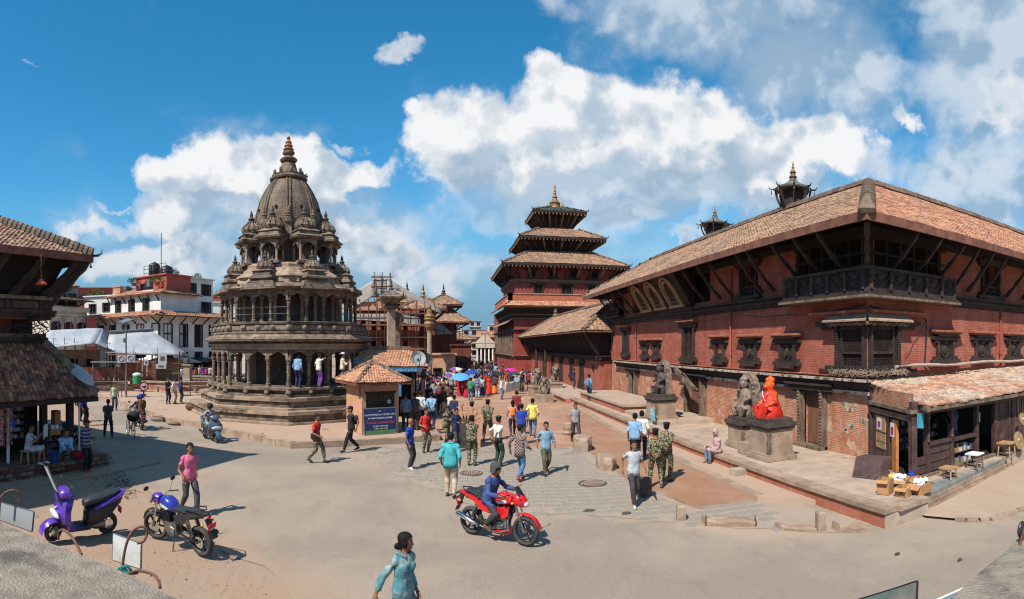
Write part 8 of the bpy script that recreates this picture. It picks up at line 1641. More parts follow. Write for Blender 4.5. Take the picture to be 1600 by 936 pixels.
def motorbike(label,pos,rz,paint,lean=0.0,plate=True,fair=False,r=.3,name='motorcycle',steer=0.0,accent=None):
 root=thing(name,label,'motorcycle',tuple(pos),rz);root.rotation_euler=(0,lean,rz);wheel(root,.68,r,.048,steer=steer);wheel(root,-.62,r,.055,name='wheel')
 for s in(-1,1):
  b=MB();b.tube([(s*.085,.68,r),(s*.085,.58,.58),(s*.085,.46,.9)],[.022,.026,.02],8);part(root,b,'fork_leg',CHROME if s<0 else ENG)
  b=MB();b.tube([(s*.09,-.62,r),(s*.1,-.18,.36)],.024,8);part(root,b,'swing_arm',METAL_DK);b=MB();b.tube([(s*.12,-.52,.4),(s*.12,-.42,.72)],.035,10);[b.tube([(s*.12,-.51+i*.014,.43+i*.035),(s*.12,-.507+i*.014,.442+i*.035)],.048,10)for i in range(7)];part(root,b,'shock_absorber',ENG)
  b=MB();b.tube([(s*.08,.44,.95),(s*.2,.4,1.02),(s*.36,.3,1.0)],.013,8);h_=part(root,b,'handlebar',METAL_DK);b=MB();b.tube([(s*.25,.36,1.012),(s*.37,.295,1.0)],.02,8);part(root,b,'grip',RUBBER,par=h_);b=MB();b.tube([(s*.2,.44,1.0),(s*.36,.37,.99)],.007,5);part(root,b,'lever',CHROME,par=h_)
  mirror(root,s,(s*.22,.39,1.02),(s*.36,.42,1.24))
  b=MB();b.tube([(s*.1,-.02,.33),(s*.24,-.02,.33)],.013,6);part(root,b,'foot_peg',RUBBER);[part(root,MB().ell(c_,(.032,.035,.024),8,5),'indicator',AMBER)for c_ in((s*.17,.47,.86),(s*.14,-.84,.72))]
  b=MB();b.loft([[(s*x_,y_,z_)for y_,z_ in((-.05,.72),(-.32,.8),(-.52,.78),(-.34,.62),(-.1,.56))]for x_ in(.1,.14)]);part(root,b,'side_panel',paint if accent is None else DKP,angle=30)
 b=MB();hull(b,((-.06,.8,.07,.06),(.04,.86,.13,.12),(.18,.89,.15,.14),(.32,.89,.13,.12),(.42,.86,.07,.07)),14,.8);tk=part(root,b,'fuel_tank',paint);b=MB();b.lathe((0,.2,1.02),[(.04,0),(.04,.018),(.02,.022)],12);part(root,b,'tank_cap',CHROME,par=tk)
 b=MB();[b.loft([[(s*(.146+o),y_,z_)for y_,z_ in((.06,.84),(.3,.9),(.34,.84),(.12,.8))]for o in(0,.008)])for s in(-1,1)];part(root,b,'tank_graphic',plain('white_graphic',(.6,.6,.62),.4)if 'white_graphic' not in MATS else MATS['white_graphic'],par=tk)
 b=MB();hull(b,((-.75,.9,.06,.025),(-.66,.89,.09,.04),(-.4,.86,.12,.05),(-.3,.83,.13,.05),(-.1,.82,.12,.05),(.02,.83,.08,.05)),12,.7);part(root,b,'seat',SEAT)
 b=MB();hull(b,((-.9,.9,.03,.02),(-.82,.88,.07,.05),(-.62,.82,.11,.08),(-.4,.78,.12,.07)),10,.8);part(root,b,'tail_cowl',paint if accent is None else DKP);b=MB();b.tube([(-.12,-.4,.9),(-.13,-.72,.96),(0,-.86,.98),(.13,-.72,.96),(.12,-.4,.9)],.013,6);part(root,b,'grab_rail',METAL_DK)
 b=MB();b.ell((0,-.9,.84),(.06,.03,.035),10,5);part(root,b,'tail_lamp',REDL);b=MB();b.loft([[(x_,-.86-.16*t,.8-.34*t)for x_ in(-.07,.07)]+[(x_,-.84-.16*t,.8-.34*t)for x_ in(.07,-.07)]for t in(0,.5,1)]);part(root,b,'rear_mudguard',DKP)
 if plate:b=MB();b.box((0,-.95,.66),(.2,.012,.16),M=Matrix.Rotation(.35,3,'X'));pl=part(root,b,'number_plate',PLATE,False);b=MB();[b.box((x_,-.958-.0,.66+z_),(.028,.006,.04),M=Matrix.Rotation(.35,3,'X'))for x_ in(-.06,-.02,.02,.06)for z_ in(-.03,.035)];part(root,b,'plate_digits',PAPER,False,par=pl)
 b=MB();b.box((0,.12,.42),(.2,.34,.22));hull(b,((.0,.35,.13,.1),(.1,.36,.16,.13),(.22,.36,.13,.1)),10,.8);eng=part(root,b,'engine',ENG,angle=25);b=MB();[b.box((0,.2+i*.006,.54+i*.026),(.2,.2,.012))for i in range(7)];part(root,b,'cylinder_fins',METAL_DK,False,par=eng)
 b=MB();b.tube([(0,.44,.9),(0,.36,.55),(0,.26,.3)],.025,8);b.tube([(0,.42,.86),(0,-.1,.74),(0,-.7,.8)],.022,8);b.tube([(0,-.06,.74),(0,-.1,.34)],.025,8);part(root,b,'frame',METAL_DK)
 b=MB();b.tube([(.1,.32,.5),(.13,.36,.3),(.15,.1,.22),(.16,-.2,.27),(.17,-.35,.31)],.018,8);ex=part(root,b,'exhaust_pipe',CHROME);b=MB();b.tube([(.17,-.3,.3),(.18,-.42,.33),(.2,-.85,.46),(.2,-.88,.47)],[.03,.052,.055,.035],12);part(root,b,'muffler',CHROME if fair else METAL_DK,par=ex)
 b=MB();a_=[(y_,z_)for y_,z_ in[(.68+(r+.045)*cos(t),r+(r+.045)*sin(t))for t in[.25+i*.28 for i in range(8)]]];b.loft([[(x_,y_,z_+(.02 if abs(x_)<.03 else 0))for x_ in(-.06,-.02,.02,.06)]+[(x_,y_*.997,z_-.012)for x_ in(.06,-.06)]for y_,z_ in a_]);part(root,b,'front_mudguard',paint if accent is None else DKP)
 if fair:
  b=MB();hull(b,((.4,.9,.1,.08),(.5,.92,.15,.13),(.6,.9,.13,.13),(.7,.85,.07,.08),(.74,.83,.03,.03)),12,.8);part(root,b,'headlamp_cowl',paint);b=MB();b.ell((0,.7,.84),(.085,.05,.06),10,6);part(root,b,'headlamp',LAMPG);b=MB();b.loft([[(x_,.69-.2*t-x_*x_*4,.93+.24*t)for x_ in(-.13+.04*t,-.07,0,.07,.13-.04*t)]for t in(0,.5,1)],caps=False,closed=False);part(root,b,'windscreen',GLASSDK)
  b=MB();[b.loft([[(s*x_,y_,z_)for y_,z_ in((.38,.78),(.12,.74),(-.02,.6),(.2,.5),(.36,.58))]for x_ in(.13,.16)])for s in(-1,1)];part(root,b,'tank_shroud',paint,angle=30);b=MB();hull(b,((-.1,.2,.1,.03),(.1,.2,.13,.06),(.3,.24,.1,.08),(.38,.28,.05,.05)),10,.8);part(root,b,'belly_pan',paint)
 else:
  b=MB();hull(b,((.42,.9,.09,.09),(.5,.91,.12,.12),(.6,.9,.11,.11),(.64,.9,.08,.08)),12,.9);part(root,b,'headlamp_cowl',DKP if accent is None else accent);b=MB();b.ell((0,.63,.9),(.085,.04,.085),12,6);part(root,b,'headlamp',LAMPG)
 b=MB();b.tube([(-.1,.0,.28),(-.22,-.02,.02)],.014,6);part(root,b,'side_stand',METAL_DK);b=MB();b.beam((.1,.02,.38),(.1,-.58,.32),.02,.09);part(root,b,'chain_guard',METAL_DK);return root
def scooter(label,pos,rz,paint,lean=0.0,seatm=None,steer=0.0,name='scooter'):
 r=.235;root=thing(name,label,'scooter',tuple(pos),rz);root.rotation_euler=(0,lean,rz);wheel(root,.62,r,.05,.05,5,steer=steer);wheel(root,-.6,r,.055,.06,5)
 b=MB();b.tube([(.0,.62,r),(0,.56,.5),(0,.42,.92)],[.04,.035,.03],8);part(root,b,'fork',METAL_DK)
 b=MB();b.loft([[(x_,y_-abs(x_)*.35+.02,z_)for x_ in[w_*i/4 for i in range(-4,5)]]+[(x_*.9,y_-.2-abs(x_)*.1,z_)for x_ in[w_*i/4 for i in range(4,-5,-1)]]for y_,z_,w_ in((.38,.24,.17),(.48,.38,.29),(.6,.54,.33),(.6,.7,.31),(.5,.88,.2),(.42,.97,.1))]);part(root,b,'front_apron',paint)
 b=MB();a_=[(.62+(r+.05)*cos(t),r+(r+.05)*sin(t))for t in[.1+i*.32 for i in range(8)]];b.loft([[(x_,y_,z_-abs(x_)*.5)for x_ in(-.12,-.06,0,.06,.12)]+[(x_,y_*.995,z_-.03-abs(x_)*.5)for x_ in(.1,-.1)]for y_,z_ in a_]);part(root,b,'front_mudguard',paint)
 b=MB();b.ell((0,.62,.6),(.24,.06,.08),12,6,M=Matrix.Rotation(-.25,3,'X'));part(root,b,'headlamp',LAMPG);b=MB();b.loft([[(x_,.635-abs(x_)*.4,z_)for x_,z_ in((-.1+s_,.8),(0,.74+s_*.3),(.1-s_,.8),(.0,.68+s_))]for s_ in(0,.01)]);part(root,b,'apron_badge',PAPER)
 b=MB();hull(b,((.26,.99,.08,.05),(.36,1.03,.24,.1),(.48,1.03,.21,.1),(.6,.96,.08,.06)),10,.8);part(root,b,'handlebar_cowl',paint)
 for s in(-1,1):b=MB();b.tube([(s*.12,.38,1.0),(s*.34,.3,.99)],.014,8);h_=part(root,b,'handlebar',METAL_DK);b=MB();b.tube([(s*.23,.34,.995),(s*.35,.295,.99)],.021,8);part(root,b,'grip',RUBBER,par=h_);mirror(root,s,(s*.17,.38,1.03),(s*.3,.4,1.23));b=MB();b.ell((s*.16,.5,.55),(.03,.03,.02),8,5);part(root,b,'indicator',AMBER)
 b=MB();b.loft([[(x_,y_,z_)for x_,z_ in((-w_,.22),(w_,.22),(w_,zt),(-w_,zt))]for y_,w_,zt in((.42,.1,.36),(.34,.15,.3),(-.05,.16,.3),(-.15,.15,.34))]);part(root,b,'floorboard',DKP)
 b=MB();hull(b,((-.92,.8,.03,.03),(-.84,.74,.1,.09),(-.6,.62,.18,.2),(-.3,.5,.2,.23),(-.1,.44,.17,.19),(-.06,.4,.1,.12)),14,.75);part(root,b,'rear_body',DKP)
 b=MB();hull(b,((-.98,.92,.03,.02),(-.9,.88,.12,.05),(-.65,.8,.19,.07),(-.35,.7,.2,.05),(-.22,.64,.17,.03)),14,.7);part(root,b,'tail_fairing',paint)
 b=MB();hull(b,((-.84,.95,.07,.02),(-.66,.9,.14,.05),(-.4,.83,.16,.07),(-.14,.8,.15,.09),(-.02,.74,.1,.07)),12,.75);part(root,b,'seat',seatm or SEAT);b=MB();b.tube([(-.09,-.6,.84),(-.09,-.84,.9),(.09,-.84,.9),(.09,-.6,.84)],.014,6);part(root,b,'grab_rail',METAL_DK)
 b=MB();b.ell((0,-.85,.68),(.08,.03,.04),10,5);part(root,b,'tail_lamp',REDL);b=MB();b.box((0,-.88,.5),(.16,.01,.14));part(root,b,'number_plate',PLATE,False);b=MB();hull(b,((-.5,.25,.12,.1),(-.3,.28,.14,.12),(-.15,.28,.08,.08)),10,.8);part(root,b,'engine_case',ENG)
 b=MB();b.tube([(.12,-.25,.24),(.17,-.35,.26),(.19,-.8,.36)],[.02,.05,.05],10);part(root,b,'muffler',METAL_DK);return root
def vpos(a,b):a,b=G(*a),G(*b);d=(a-b).normalized();c=(a+b)/2;return c,atan2(-d.x,d.y)
p,rz=vpos((83,846),(168,833));scooter('parked purple scooter with a black seat beside the rough concrete parapet',p,rz,PURPLE,lean=-.12,steer=.35)
p,rz=vpos((250,843),(316,869));bike_b=motorbike('parked blue and black motorcycle with a red number plate and dusty seat',p,rz,BLUEP,lean=-.14,steer=.3,accent=PURPLE)
p,rz=vpos((820,853),(735,834));motorbike('bright red motorcycle ridden across the road',p,rz,REDP_,fair=True)
ride=dict(pz=.87,lean=.22,al=(-.19,.02,.36),ar=(.19,.02,.36),wl=(-.33,.45,1.03),wr=(.33,.45,1.03),kpl=(-.35,1,.3),kpr=(.35,1,.3),hdl=(-.3,.9,-.2),hdr=(.3,.9,-.2),curl=.9)
def rider(label,pos,rz,dy=-.18,ps=None,**kw):
 f=Vector((-sin(rz),cos(rz),0));q=dict(ride);q.update(ps or{});return person(0,0,0,label,pos=Vector(pos)+f*dy,rotz=rz,pose=q,**kw)
rider('motorcycle rider in a blue jacket, grey trousers and dark open helmet on the red bike',p,rz,h=1.66,build=1.06,top='jacket blue',bottom='charcoal',sleeve=1.9,hem=.1,hat=('open_helmet','dark grey'),shoes='brown',turn=.3,glasses=True,vox=.014)
p,rz=vpos((346,695),(314,682));scooter('grey blue scooter with a helmeted rider passing the temple',p,rz,GREYP)
rider('scooter rider in a grey T-shirt and closed black helmet',p,rz,ps=dict(pz=.8,al=(-.14,.28,.34),ar=(.14,.28,.34),wl=(-.3,.45,1.0),wr=(.3,.45,1.0),lean=.12),h=1.68,top='grey',bottom='navy',sleeve=.6,hat=('helmet','black'))
p=G(221,672);rz=atan2(.72,.69);f=Vector((-sin(rz),cos(rz),0));p=p+f*.6;motorbike('dark blue motorcycle seen from behind carrying two people up the road',p,rz,BLUEP)
rider('man in a navy shirt driving the motorcycle up the road',p,rz,h=1.68,top='navy',bottom='black',sleeve=1.8)
rider('passenger in a brown jacket with a bright blue helmet on the motorcycle',p,rz,dy=-.6,ps=dict(pz=.93,lean=.1,al=(-.2,.15,.42),ar=(.2,.15,.42),wl=(-.15,.4,1.12),wr=(.15,.4,1.12)),h=1.7,top='brown',bottom='black',sleeve=1.9,hat=('helmet','royal blue'))
p=G(204,682);rz=atan2(.72,.69);root=thing('bicycle','black bicycle carrying a dark sack, wheeled along beside the motorcycle','bicycle',tuple(p),rz);wheel(root,.52,.34,.02,.03,16,thin=True);wheel(root,-.52,.34,.02,.03,16,thin=True)
for a,c,r_ in(((0,.4,.9),(0,.52,.34),.014),((0,.38,.78),(0,-.05,.32),.018),((0,.38,.84),(0,-.2,.82),.018),((0,-.05,.32),(0,-.22,.95),.016),((0,-.52,.34),(0,-.05,.32),.012),((0,-.52,.34),(0,-.2,.8),.012)):b=MB();b.tube([a,c],r_,7);part(root,b,'frame_tube',METAL_DK)
b=MB();b.tube([(-.28,.28,.98),(-.1,.42,.98),(.1,.42,.98),(.28,.28,.98)],.013,6);part(root,b,'handlebar',CHROME);b=MB();hull(b,((-.38,.98,.08,.03),(-.2,.99,.07,.035),(-.06,.98,.03,.02)),8);part(root,b,'saddle',SEAT);b=MB();b.box((0,-.5,.73),(.16,.4,.02));part(root,b,'carrier',METAL_DK)
b=MB();c=p+Vector((0,0,.95))-f*.5;b.ell(c,(.3,.26,.24),10,7);tag(b.build('sack',_c['black'],loc=tuple(c),smooth=True),'dark stuffed sack tied on the bicycle carrier','sack')
p=G(108,700);motorbike('black motorcycle parked at the shop corner in shadow',p,1.2,DKP,lean=-.1)
TILE_DUST=mat('dusty_patched_tile',(.43,.21,.13),(.36,.19,.125),sc=1.6,island=.26,bump=.4,bsc=30,dirt=(.4,.31,.24),dsc=.55,dlo=.38,dhi=.56)
SY=9.4;FSH=Fr((10.9,SY,0),(1,0,0),(0,-1,0));shop=thing('palace_shop','dark timber shop with a sloping patched tile roof built against the palace corner','shop',(12,9.6,TZ));D9=Vector((0,0,0))
q=[(11.05,8.95,2.42),(32,8.95,2.55),(32,12.2,3.2),(12.0,12.2,2.92)];b=MB();slab(b,*q,th=.06);b.build('roof',WOOD_GREY,shop);b=MB();tiles(b,*q,w=.17,rl=.16,th=.035,seed=140,lift=.02,jit=2.4);b.build('roof_tiles',TILE_DUST,shop,kind='stuff')
b=MB();pts=[Vector((13.1+i*.9,12.02,3.3+.03*sin(i*1.3)+i*.004))for i in range(21)];b.tube(pts,.06,8);b.build('drain_pipe',CEMENT,shop)
b=MB();b.beam((11.02,8.93,2.33),(12.02,12.2,2.83),.09,.13);b.beam((11.0,8.97,2.33),(32,8.97,2.45),.06,.1);b.build('verge_board',WOOD_GREY,shop)
P0=Vector((10.9,SY,0));P1=Vector((11.93,12.05,0));FE=Fr(P1,P0-P1,(-1,.38,0));LE=(P0-P1).length
if FE.n.x>0:FE.n=-FE.n
for a,w in((0,.16),(LE-.14,.16)):b=MB();fbox(b,FE,a,a+w,TZ,2.5 if a else 2.95,-.14,.02);b.build('corner_post',WOOD_SHOP,shop)
b=MB();fbox(b,FE,.16,LE-.1,1.98,2.12,-.12,.04);fbox(b,FE,.1,LE+.1,2.2,2.3,-.1,.1);b.build('end_beam',WOOD_GREY,shop)
b=MB();fquad(b,FE,.1,LE,2.28,2.72,-.04);b.build('brick_infill',BRICK_LOW,shop)
b=MB();fbox(b,FE,.2,1.35,TZ,1.95,-.1,-.03);dr_=b.build('shop_door',WOOD_SHOP,shop)
for z0,z1 in((1.45,1.9),(1.15,1.4),(.95,1.12)):b=MB();fbox(b,FE,.5,1.15,z0,z1,-.03,.0);b.build('door_panel',WOOD_TAN if z0<1.4 else CARD,dr_)
b=MB();fbox(b,FE,1.55,1.85,TZ,1.9,-.1,-.02);b.build('orange_door_edge',mat('orange_wood',(.5,.2,.06),(.4,.15,.04),sc=4),shop)
for i,(a,z,w,h_)in enumerate(((.75,1.5,.28,.34),(1.6,1.4,.25,.4))):root=thing('poster',['small poster with a violet building picture on the shop door','red and white poster on the orange door edge'][i],'poster',tuple(FE.p(a,z)));b=MB();fbox(b,FE,a-w/2,a+w/2,z,z+h_,.002 if i==0 else-.018,.008 if i==0 else-.012);b.build('poster_sheet',PAPER,root);b=MB();fbox(b,FE,a-w/3,a+w/3,z+.06,z+h_*.7,.009 if i==0 else-.011,.012 if i==0 else-.008);b.build('poster_print',_c['purple' if i==0 else 'crimson'],root)
for a in(0,.62,1.72,3.05,4.1,5.0,6.3,7.6):b=MB();fbox(b,FSH,a,a+.13,TZ-.05,2.36,-.13,0);b.build('shop_post',WOOD_SHOP,shop)
for k,a in enumerate((.68,1.78)):b=MB();b.lathe(FSH.p(a,TZ+.9,.0),[(.05,0),(.07,.05),(.045,.1),(.05,.9),(.08,.95),(.05,1.0)],10);b.build('turned_column',WOOD_SHOP,shop)
b=MB();fbox(b,FSH,-.05,20,2.14,2.36,-.14,.04);b.build('front_beam',WOOD_SHOP,shop);b=MB();fbox(b,FSH,0,20,TZ-.1,TZ+.06,-.1,.05);b.build('front_sill',WOOD_GREY,shop)
b=MB();fquad(b,FSH,1.15,20,TZ,3,-2.5);b.build('back_wall',INNER,shop);b=MB();b.prism([(11,SY+.1),(32,SY+.1),(32,12.1),(12,12.1)],TZ-.06,TZ+.02);b.build('shop_floor',WOOD_DK,shop)
for a0,a1,nj in((.75,1.7,3),(.14,.6,2)):
 for j in range(nj):b=MB();fbox(b,FSH,a0,a1,TZ+.1+j*.24,TZ+.31+j*.24,-.07,-.02);b.build('front_panel',WOOD_SHOP,shop)
b=MB();fbox(b,FSH,.7,1.75,TZ+.82,TZ+.9,-.12,.04);fbox(b,FSH,1.85,3.05,TZ+.78,TZ+.86,-.5,.02);b.build('counter_top',WOOD_SHOP,shop)
b=MB()
for s in(0,1):
 for i in range(8):t0,t1=pi*i/8,pi*(i+1)/8;c=.38+.98*s+.35*s;b.beam(FSH.p(1.23+.42*cos(t0),1.75+.33*sin(t0),-.04),FSH.p(1.23+.42*cos(t1),1.75+.33*sin(t1),-.04),.06,.08,up=FSH.n)
b.build('arched_fretwork',WOOD_SHOP,shop)
for k in range(7):
 a=4.15+k*.34+(k>2)*.1;b=MB();fbox(b,FSH,a,a+.31,TZ+.05,2.12,-.09,-.04);sp_=b.build('shutter_plank',WOOD_SHOP,shop);b=MB();[fbox(b,FSH,a+.04,a+.27,z,z+.5,-.042,-.03)for z in(TZ+.12,TZ+.72)];b.build('raised_panel',WOOD_SHOP,sp_)
shg=shelf_unit('goods_shelf','tall shelf of small bottles and trinkets glinting in the dark shop',Fr(FSH.p(1.8,0,-2.3),FSH.u,FSH.n),0,2.3,.6,2.2,0,6,8,'trinket');shelf_unit('goods_shelf','open rack of books and cards behind the low shop panels',Fr(FSH.p(2.0,0,-.1),FSH.u,FSH.n),0,1.0,TZ+.05,1.15,0,2,9,'card')
b=MB();c=FSH.p(.2,2.2,.12);b.loft([[tuple(c+Vector((x,d_,z)))for x,z in((-.13,0),(.13,0),(.13,-.42),(-.13,-.38))]for d_ in(0,.015)]);root=tag(b.build('hanging_sign',plain('cyan_cloth',(.05,.3,.42)),loc=tuple(c)),'small cyan sign hanging under the shop eave','sign');WM[root.name]=Matrix.Translation(c)
b=MB();b.bx(0,.16,-.01,.01,0,.3);c=FSH.p(3.3,1.75,-.1);o=MB();o.box(c,(.16,.02,.3));tag(o.build('hanging_tag',_c['pale green'],loc=tuple(c)),'pale green card hanging on the shop post','tag')
def stool(label,x,y,w,h_,m,z0=TZ,rot=.1,name='stool',d=None):
 d=d or w;root=thing(name,label,'stool',(x,y,z0),rot);b=MB();b.box((0,0,h_-.02),(w,d,.04));part(root,b,'seat',m,False)
 for sx in(-1,1):
  for sy in(-1,1):b=MB();b.beam((sx*w*.36,sy*d*.36,h_-.04),(sx*w*.44,sy*d*.44,0),.04,.04);part(root,b,'leg',WOOD_TAN if m is not PAPER else WOOD_GREY,False)
  b=MB();b.beam((sx*w*.41,-d*.4,h_*.35),(sx*w*.41,d*.4,h_*.35),.03,.03);part(root,b,'stretcher',WOOD_GREY,False)
 return root
stool('lowest brown wooden stool on the slate ledge',11.9,8.95,.4,.3,WOOD_TAN,TZ-.05);stool('white topped stool in front of the card rack',13.25,9.0,.42,.46,PAPER,TZ-.05);stool('tan wooden table stool near the plank shutters',15.1,9.02,.5,.5,WOOD_TAN,TZ-.05)
st=F2.p(.0,0,0);g=Vector(rd_['M']@Vector((0,-.02,0)));stool('wooden stool under the newspaper reader',g.x,g.y,.34,.4,WOOD_TAN,.43)
for i,(px,py,r_,rad,lab)in enumerate(((1598,655,18.6,.22,'upper round brass gong hanging by the shop front at the picture edge'),(1592,688,18.2,.3,'larger brass plate leaning below the upper gong'))):
 c=PR(px,r_,ZR(py,r_));b=MB();b.loft([[tuple(c+Matrix.Rotation(-.3,3,'X')@Vector((rr_*cos(t),y_,rr_*sin(t))))for t in[2*pi*k/20 for k in range(20)]]for rr_,y_ in((rad,.0),(rad,-.02),(rad*.8,-.035),(rad*.3,-.03),(rad*.2,-.06),(.02,-.07))]);b.tube([c+Vector((0,-.02,rad*.9)),Vector((c.x,c.y+.05,2.4))],.008,5);tag(b.build('brass_plate',mat('dull_brass%d'%i,(.5,.32,.14),(.35,.2,.08),sc=6,rough=.4,metal=.5),loc=tuple(c),smooth=True),lab,'brass plate')
for k in range(6):
 x=10.35-k*.0;c=Vector((10.22+k*.085,10.45+k*.02,TZ));b=MB();u_=Vector((-.35,.94,0));t_=Vector((.42,.16,.9)).normalized();n_=u_.cross(t_)
 b.loft([[tuple(c+u_*a-Vector((0,0,0))+t_*z+n_*d_)for a,z in((-.4,0),(.42,0),(.42,.56),(-.4,.56))]for d_ in(0,.035)]);root=thing('shutter_board',['dark carved shutter board at the front of the leaning stack','second shutter board of the leaning stack','third shutter board of the leaning stack','fourth shutter board of the leaning stack','fifth shutter board of the leaning stack','rearmost shutter board of the leaning stack against the wall'][k],'shutter',tuple(c));b.build('board',WOOD_SHOP,root)
 if k==0:
  for a0 in(-.36,0.04):b=MB();b.loft([[tuple(c+u_*a+t_*z+n_*d_)for a,z in((a0,.06),(a0+.34,.06),(a0+.34,.5),(a0,.5))]for d_ in(-.012,.0)]);b.build('raised_panel',WOOD_SHOP,root)
def carton(label,x,y,w,d,h_,rot,flaps=.12,z=TZ,m=None):
 root=thing('cardboard_box',label,'box',(x,y,z),rot);t=.012;m=m or CARD
 for sx in(-1,1):
  b=MB();b.box((sx*w/2,0,h_/2),(t,d,h_));part(root,b,'side_panel',m,False);b=MB();b.beam((sx*w/2,0,h_),(sx*(w/2+flaps*.8),0,h_-flaps*.5),d*.96,t);part(root,b,'flap',m,False)
  b=MB();b.box((0,sx*d/2,h_/2),(w,t,h_));part(root,b,'end_panel',m,False)
 b=MB();b.box((0,0,.01),(w*.98,d*.98,.012));part(root,b,'bottom',m,False)
 return root
carton('closed looking tall carton at the left of the box group',9.55,9.1,.34,.3,.34,.4);carton('shallow open carton with dark things in it beside the plinth edge',9.75,8.65,.4,.32,.2,.3);carton('open carton filled with white wrapped goods at the plinth corner',10.15,8.5,.46,.36,.24,.15,.2);carton('cardboard carton of white paper parcels behind the front boxes',10.15,9.15,.5,.4,.24,.5);carton('carton with a brown lid beside the first shop post',10.6,9.0,.34,.3,.2,-.2)
for i,(x,y,n_,m,lab)in enumerate(((10.15,8.5,26,PAPER,'heap of crumpled white and pale blue plastic in the corner carton'),(10.12,9.15,34,PAPER,'heap of crumpled white paper in the rear carton'),(10.3,9.5,10,mat('yellow_fruit',(.75,.5,.08),(.6,.35,.05),sc=3),'small heap of yellow fruit and flowers by the shop door'),(9.75,8.65,7,STONE_BLK,'dark shrivelled things in the shallow carton'))):
 b=MB();rr=random.Random(i+60)
 for k in range(n_):
  c=Vector((x+rr.uniform(-.18,.18),y+rr.uniform(-.14,.14),TZ+rr.uniform(.16 if i!=3 else .06,.32 if i<2 else .22 if i==2 else .1)));b.loft([[tuple(c+Vector((cos(t)*s_*rr.uniform(.6,1.2),sin(t)*s_*rr.uniform(.6,1.2),zz)))for t in[kk*pi/3 for kk in range(6)]]for s_,zz in((.03,-.03),(.06,-.01),(.055,.02),(.02,.045))])
 tag(b.build('paper_heap' if i<2 else 'fruit_heap' if i==2 else 'dried_goods',m,loc=(x,y,TZ+.2),kind='stuff'),lab,'heap')
b=MB();b.lathe((10.75,9.3,TZ),[(.08,0),(.1,.1),(.1,.22),(.05,.26),(.05,.3)],12);tag(b.build('plastic_jar',_c['royal blue'],loc=(10.75,9.3,TZ)),'blue plastic jar with a yellow cap beside the corner post','jar')
b=MB();b.box((9.0,14.0,.22),(.42,.34,.19),.1);tag(b.build('loose_step_block',CEMENT,loc=(9,14,.12)),'small cement block set as a step against the brick plinth','step block')
del_=bpy.data.objects.get('loose_step_block');del_.location.x-=.62
def pedestal(x0,x1,y0,y1,z0,z1,lab,dark=True):
 root=thing('pedestal',lab,'pedestal',((x0+x1)/2,(y0+y1)/2,z0));h_=z1-z0
 for nm,a,c,o,m in(('foot_course',0,.12,.1,STONE_LT),('foot_course',.12,.2,.05,STONE_LT),('shaft',.2,h_-.34,0,STONE_LT),('dark_moulding',h_-.34,h_-.25,.05,STONE_BLK),('dark_moulding',h_-.25,h_-.12,.1,STONE_BLK),('top_slab',h_-.12,h_,.0,STONE_BLK)):b=MB();b.bx(x0-o,x1+o,y0-o,y1+o,z0+a,z0+c-.001);b.build(nm,m,root)
 b=MB();b.bx(x0-.015,x0+.1,y0-.015,y0+.1,z0+.2,z1-.34);b.build('corner_pilaster',STONE_CARVED,root);return root
pedestal(9.38,10.3,13.85,14.9,TZ,1.72,'pale square pedestal with dark mouldings under the orange and red statue');pedestal(9.72,10.5,15.95,16.95,TZ,1.5,'pale pedestal with dark mouldings left of the orange statue');pedestal(9.4,10.4,23.0,24.2,.6,1.75,'dark grey pedestal on the landing with a pale blue notice leaning on it')
b=MB();b.bx(9.3,9.8,15.15,15.6,TZ,.8);tag(b.build('stone_block',STONE_LT,loc=(9.5,15.3,TZ)),'small pale block wedged between the two pedestals','stone block')
def blob(secs,c,n=14,rot=0.0):M=Matrix.Rotation(rot,3,'Z');return[[tuple(Vector(c)+M@Vector((ox+rx*cos(2*pi*i/n),oy+ry*sin(2*pi*i/n),z)))for i in range(n)]for z,rx,ry,ox,oy in secs]
c=(9.85,14.45,1.72);root=thing('orange_statue','seated statue painted bright orange and wrapped in a red cloth','statue',c,pi/2)
b=MB();b.loft(blob(((0,.36,.42,0,0),(.12,.38,.42,0,.02),(.3,.33,.32,0,0),(.5,.26,.22,0,-.02),(.7,.27,.2,0,-.02),(.84,.2,.16,0,0),(.88,.1,.1,0,.02)),(0,0,0),16));part(root,b,'body',VERM)
b=MB();b.loft(blob(((.84,.1,.1,0,0),(.93,.15,.16,0,.02),(1.05,.16,.17,0,.03),(1.14,.15,.15,0,0),(1.2,.16,.16,0,0),(1.26,.1,.1,0,0),(1.3,.03,.03,0,0)),(0,0,0),14));b.ell((0,.17,.97),(.09,.09,.07),10,6);[b.ell((s*.16,.0,1.03),(.04,.05,.07),8,5)for s in(-1,1)];part(root,b,'head',VERM2)
for s in(-1,1):b=MB();b.tube([(s*.24,0,.78),(s*.36,.06,.5),(s*.22,.28,.36)],[.085,.075,.055],10);b.ell((s*.2,.32,.36),(.06,.07,.05),8,5);part(root,b,'arm',VERM2);b=MB();b.tube([(s*.2,.05,.16),(s*.3,.4,.3),(s*.2,.38,.02)],[.13,.12,.08],10);part(root,b,'folded_leg',VERM)
b=MB();b.loft(blob(((-.02,.4,.47,0,.03),(.1,.42,.46,0,.04),(.32,.36,.36,0,.03),(.52,.29,.26,.02,0),(.72,.28,.22,.05,0),(.82,.18,.16,.1,0)),(0,0,0),24));part(root,b,'red_cloth',VERM);b=MB();b.tube([(-.2,.22,.8),(0,.3,.55),(.12,.3,.4),(.05,.33,.3)],.012,5);b.tube([(.16,.2,.82),(.0,.27,.62),(-.1,.27,.52)],.01,5);part(root,b,'bead_chain',PAPER)
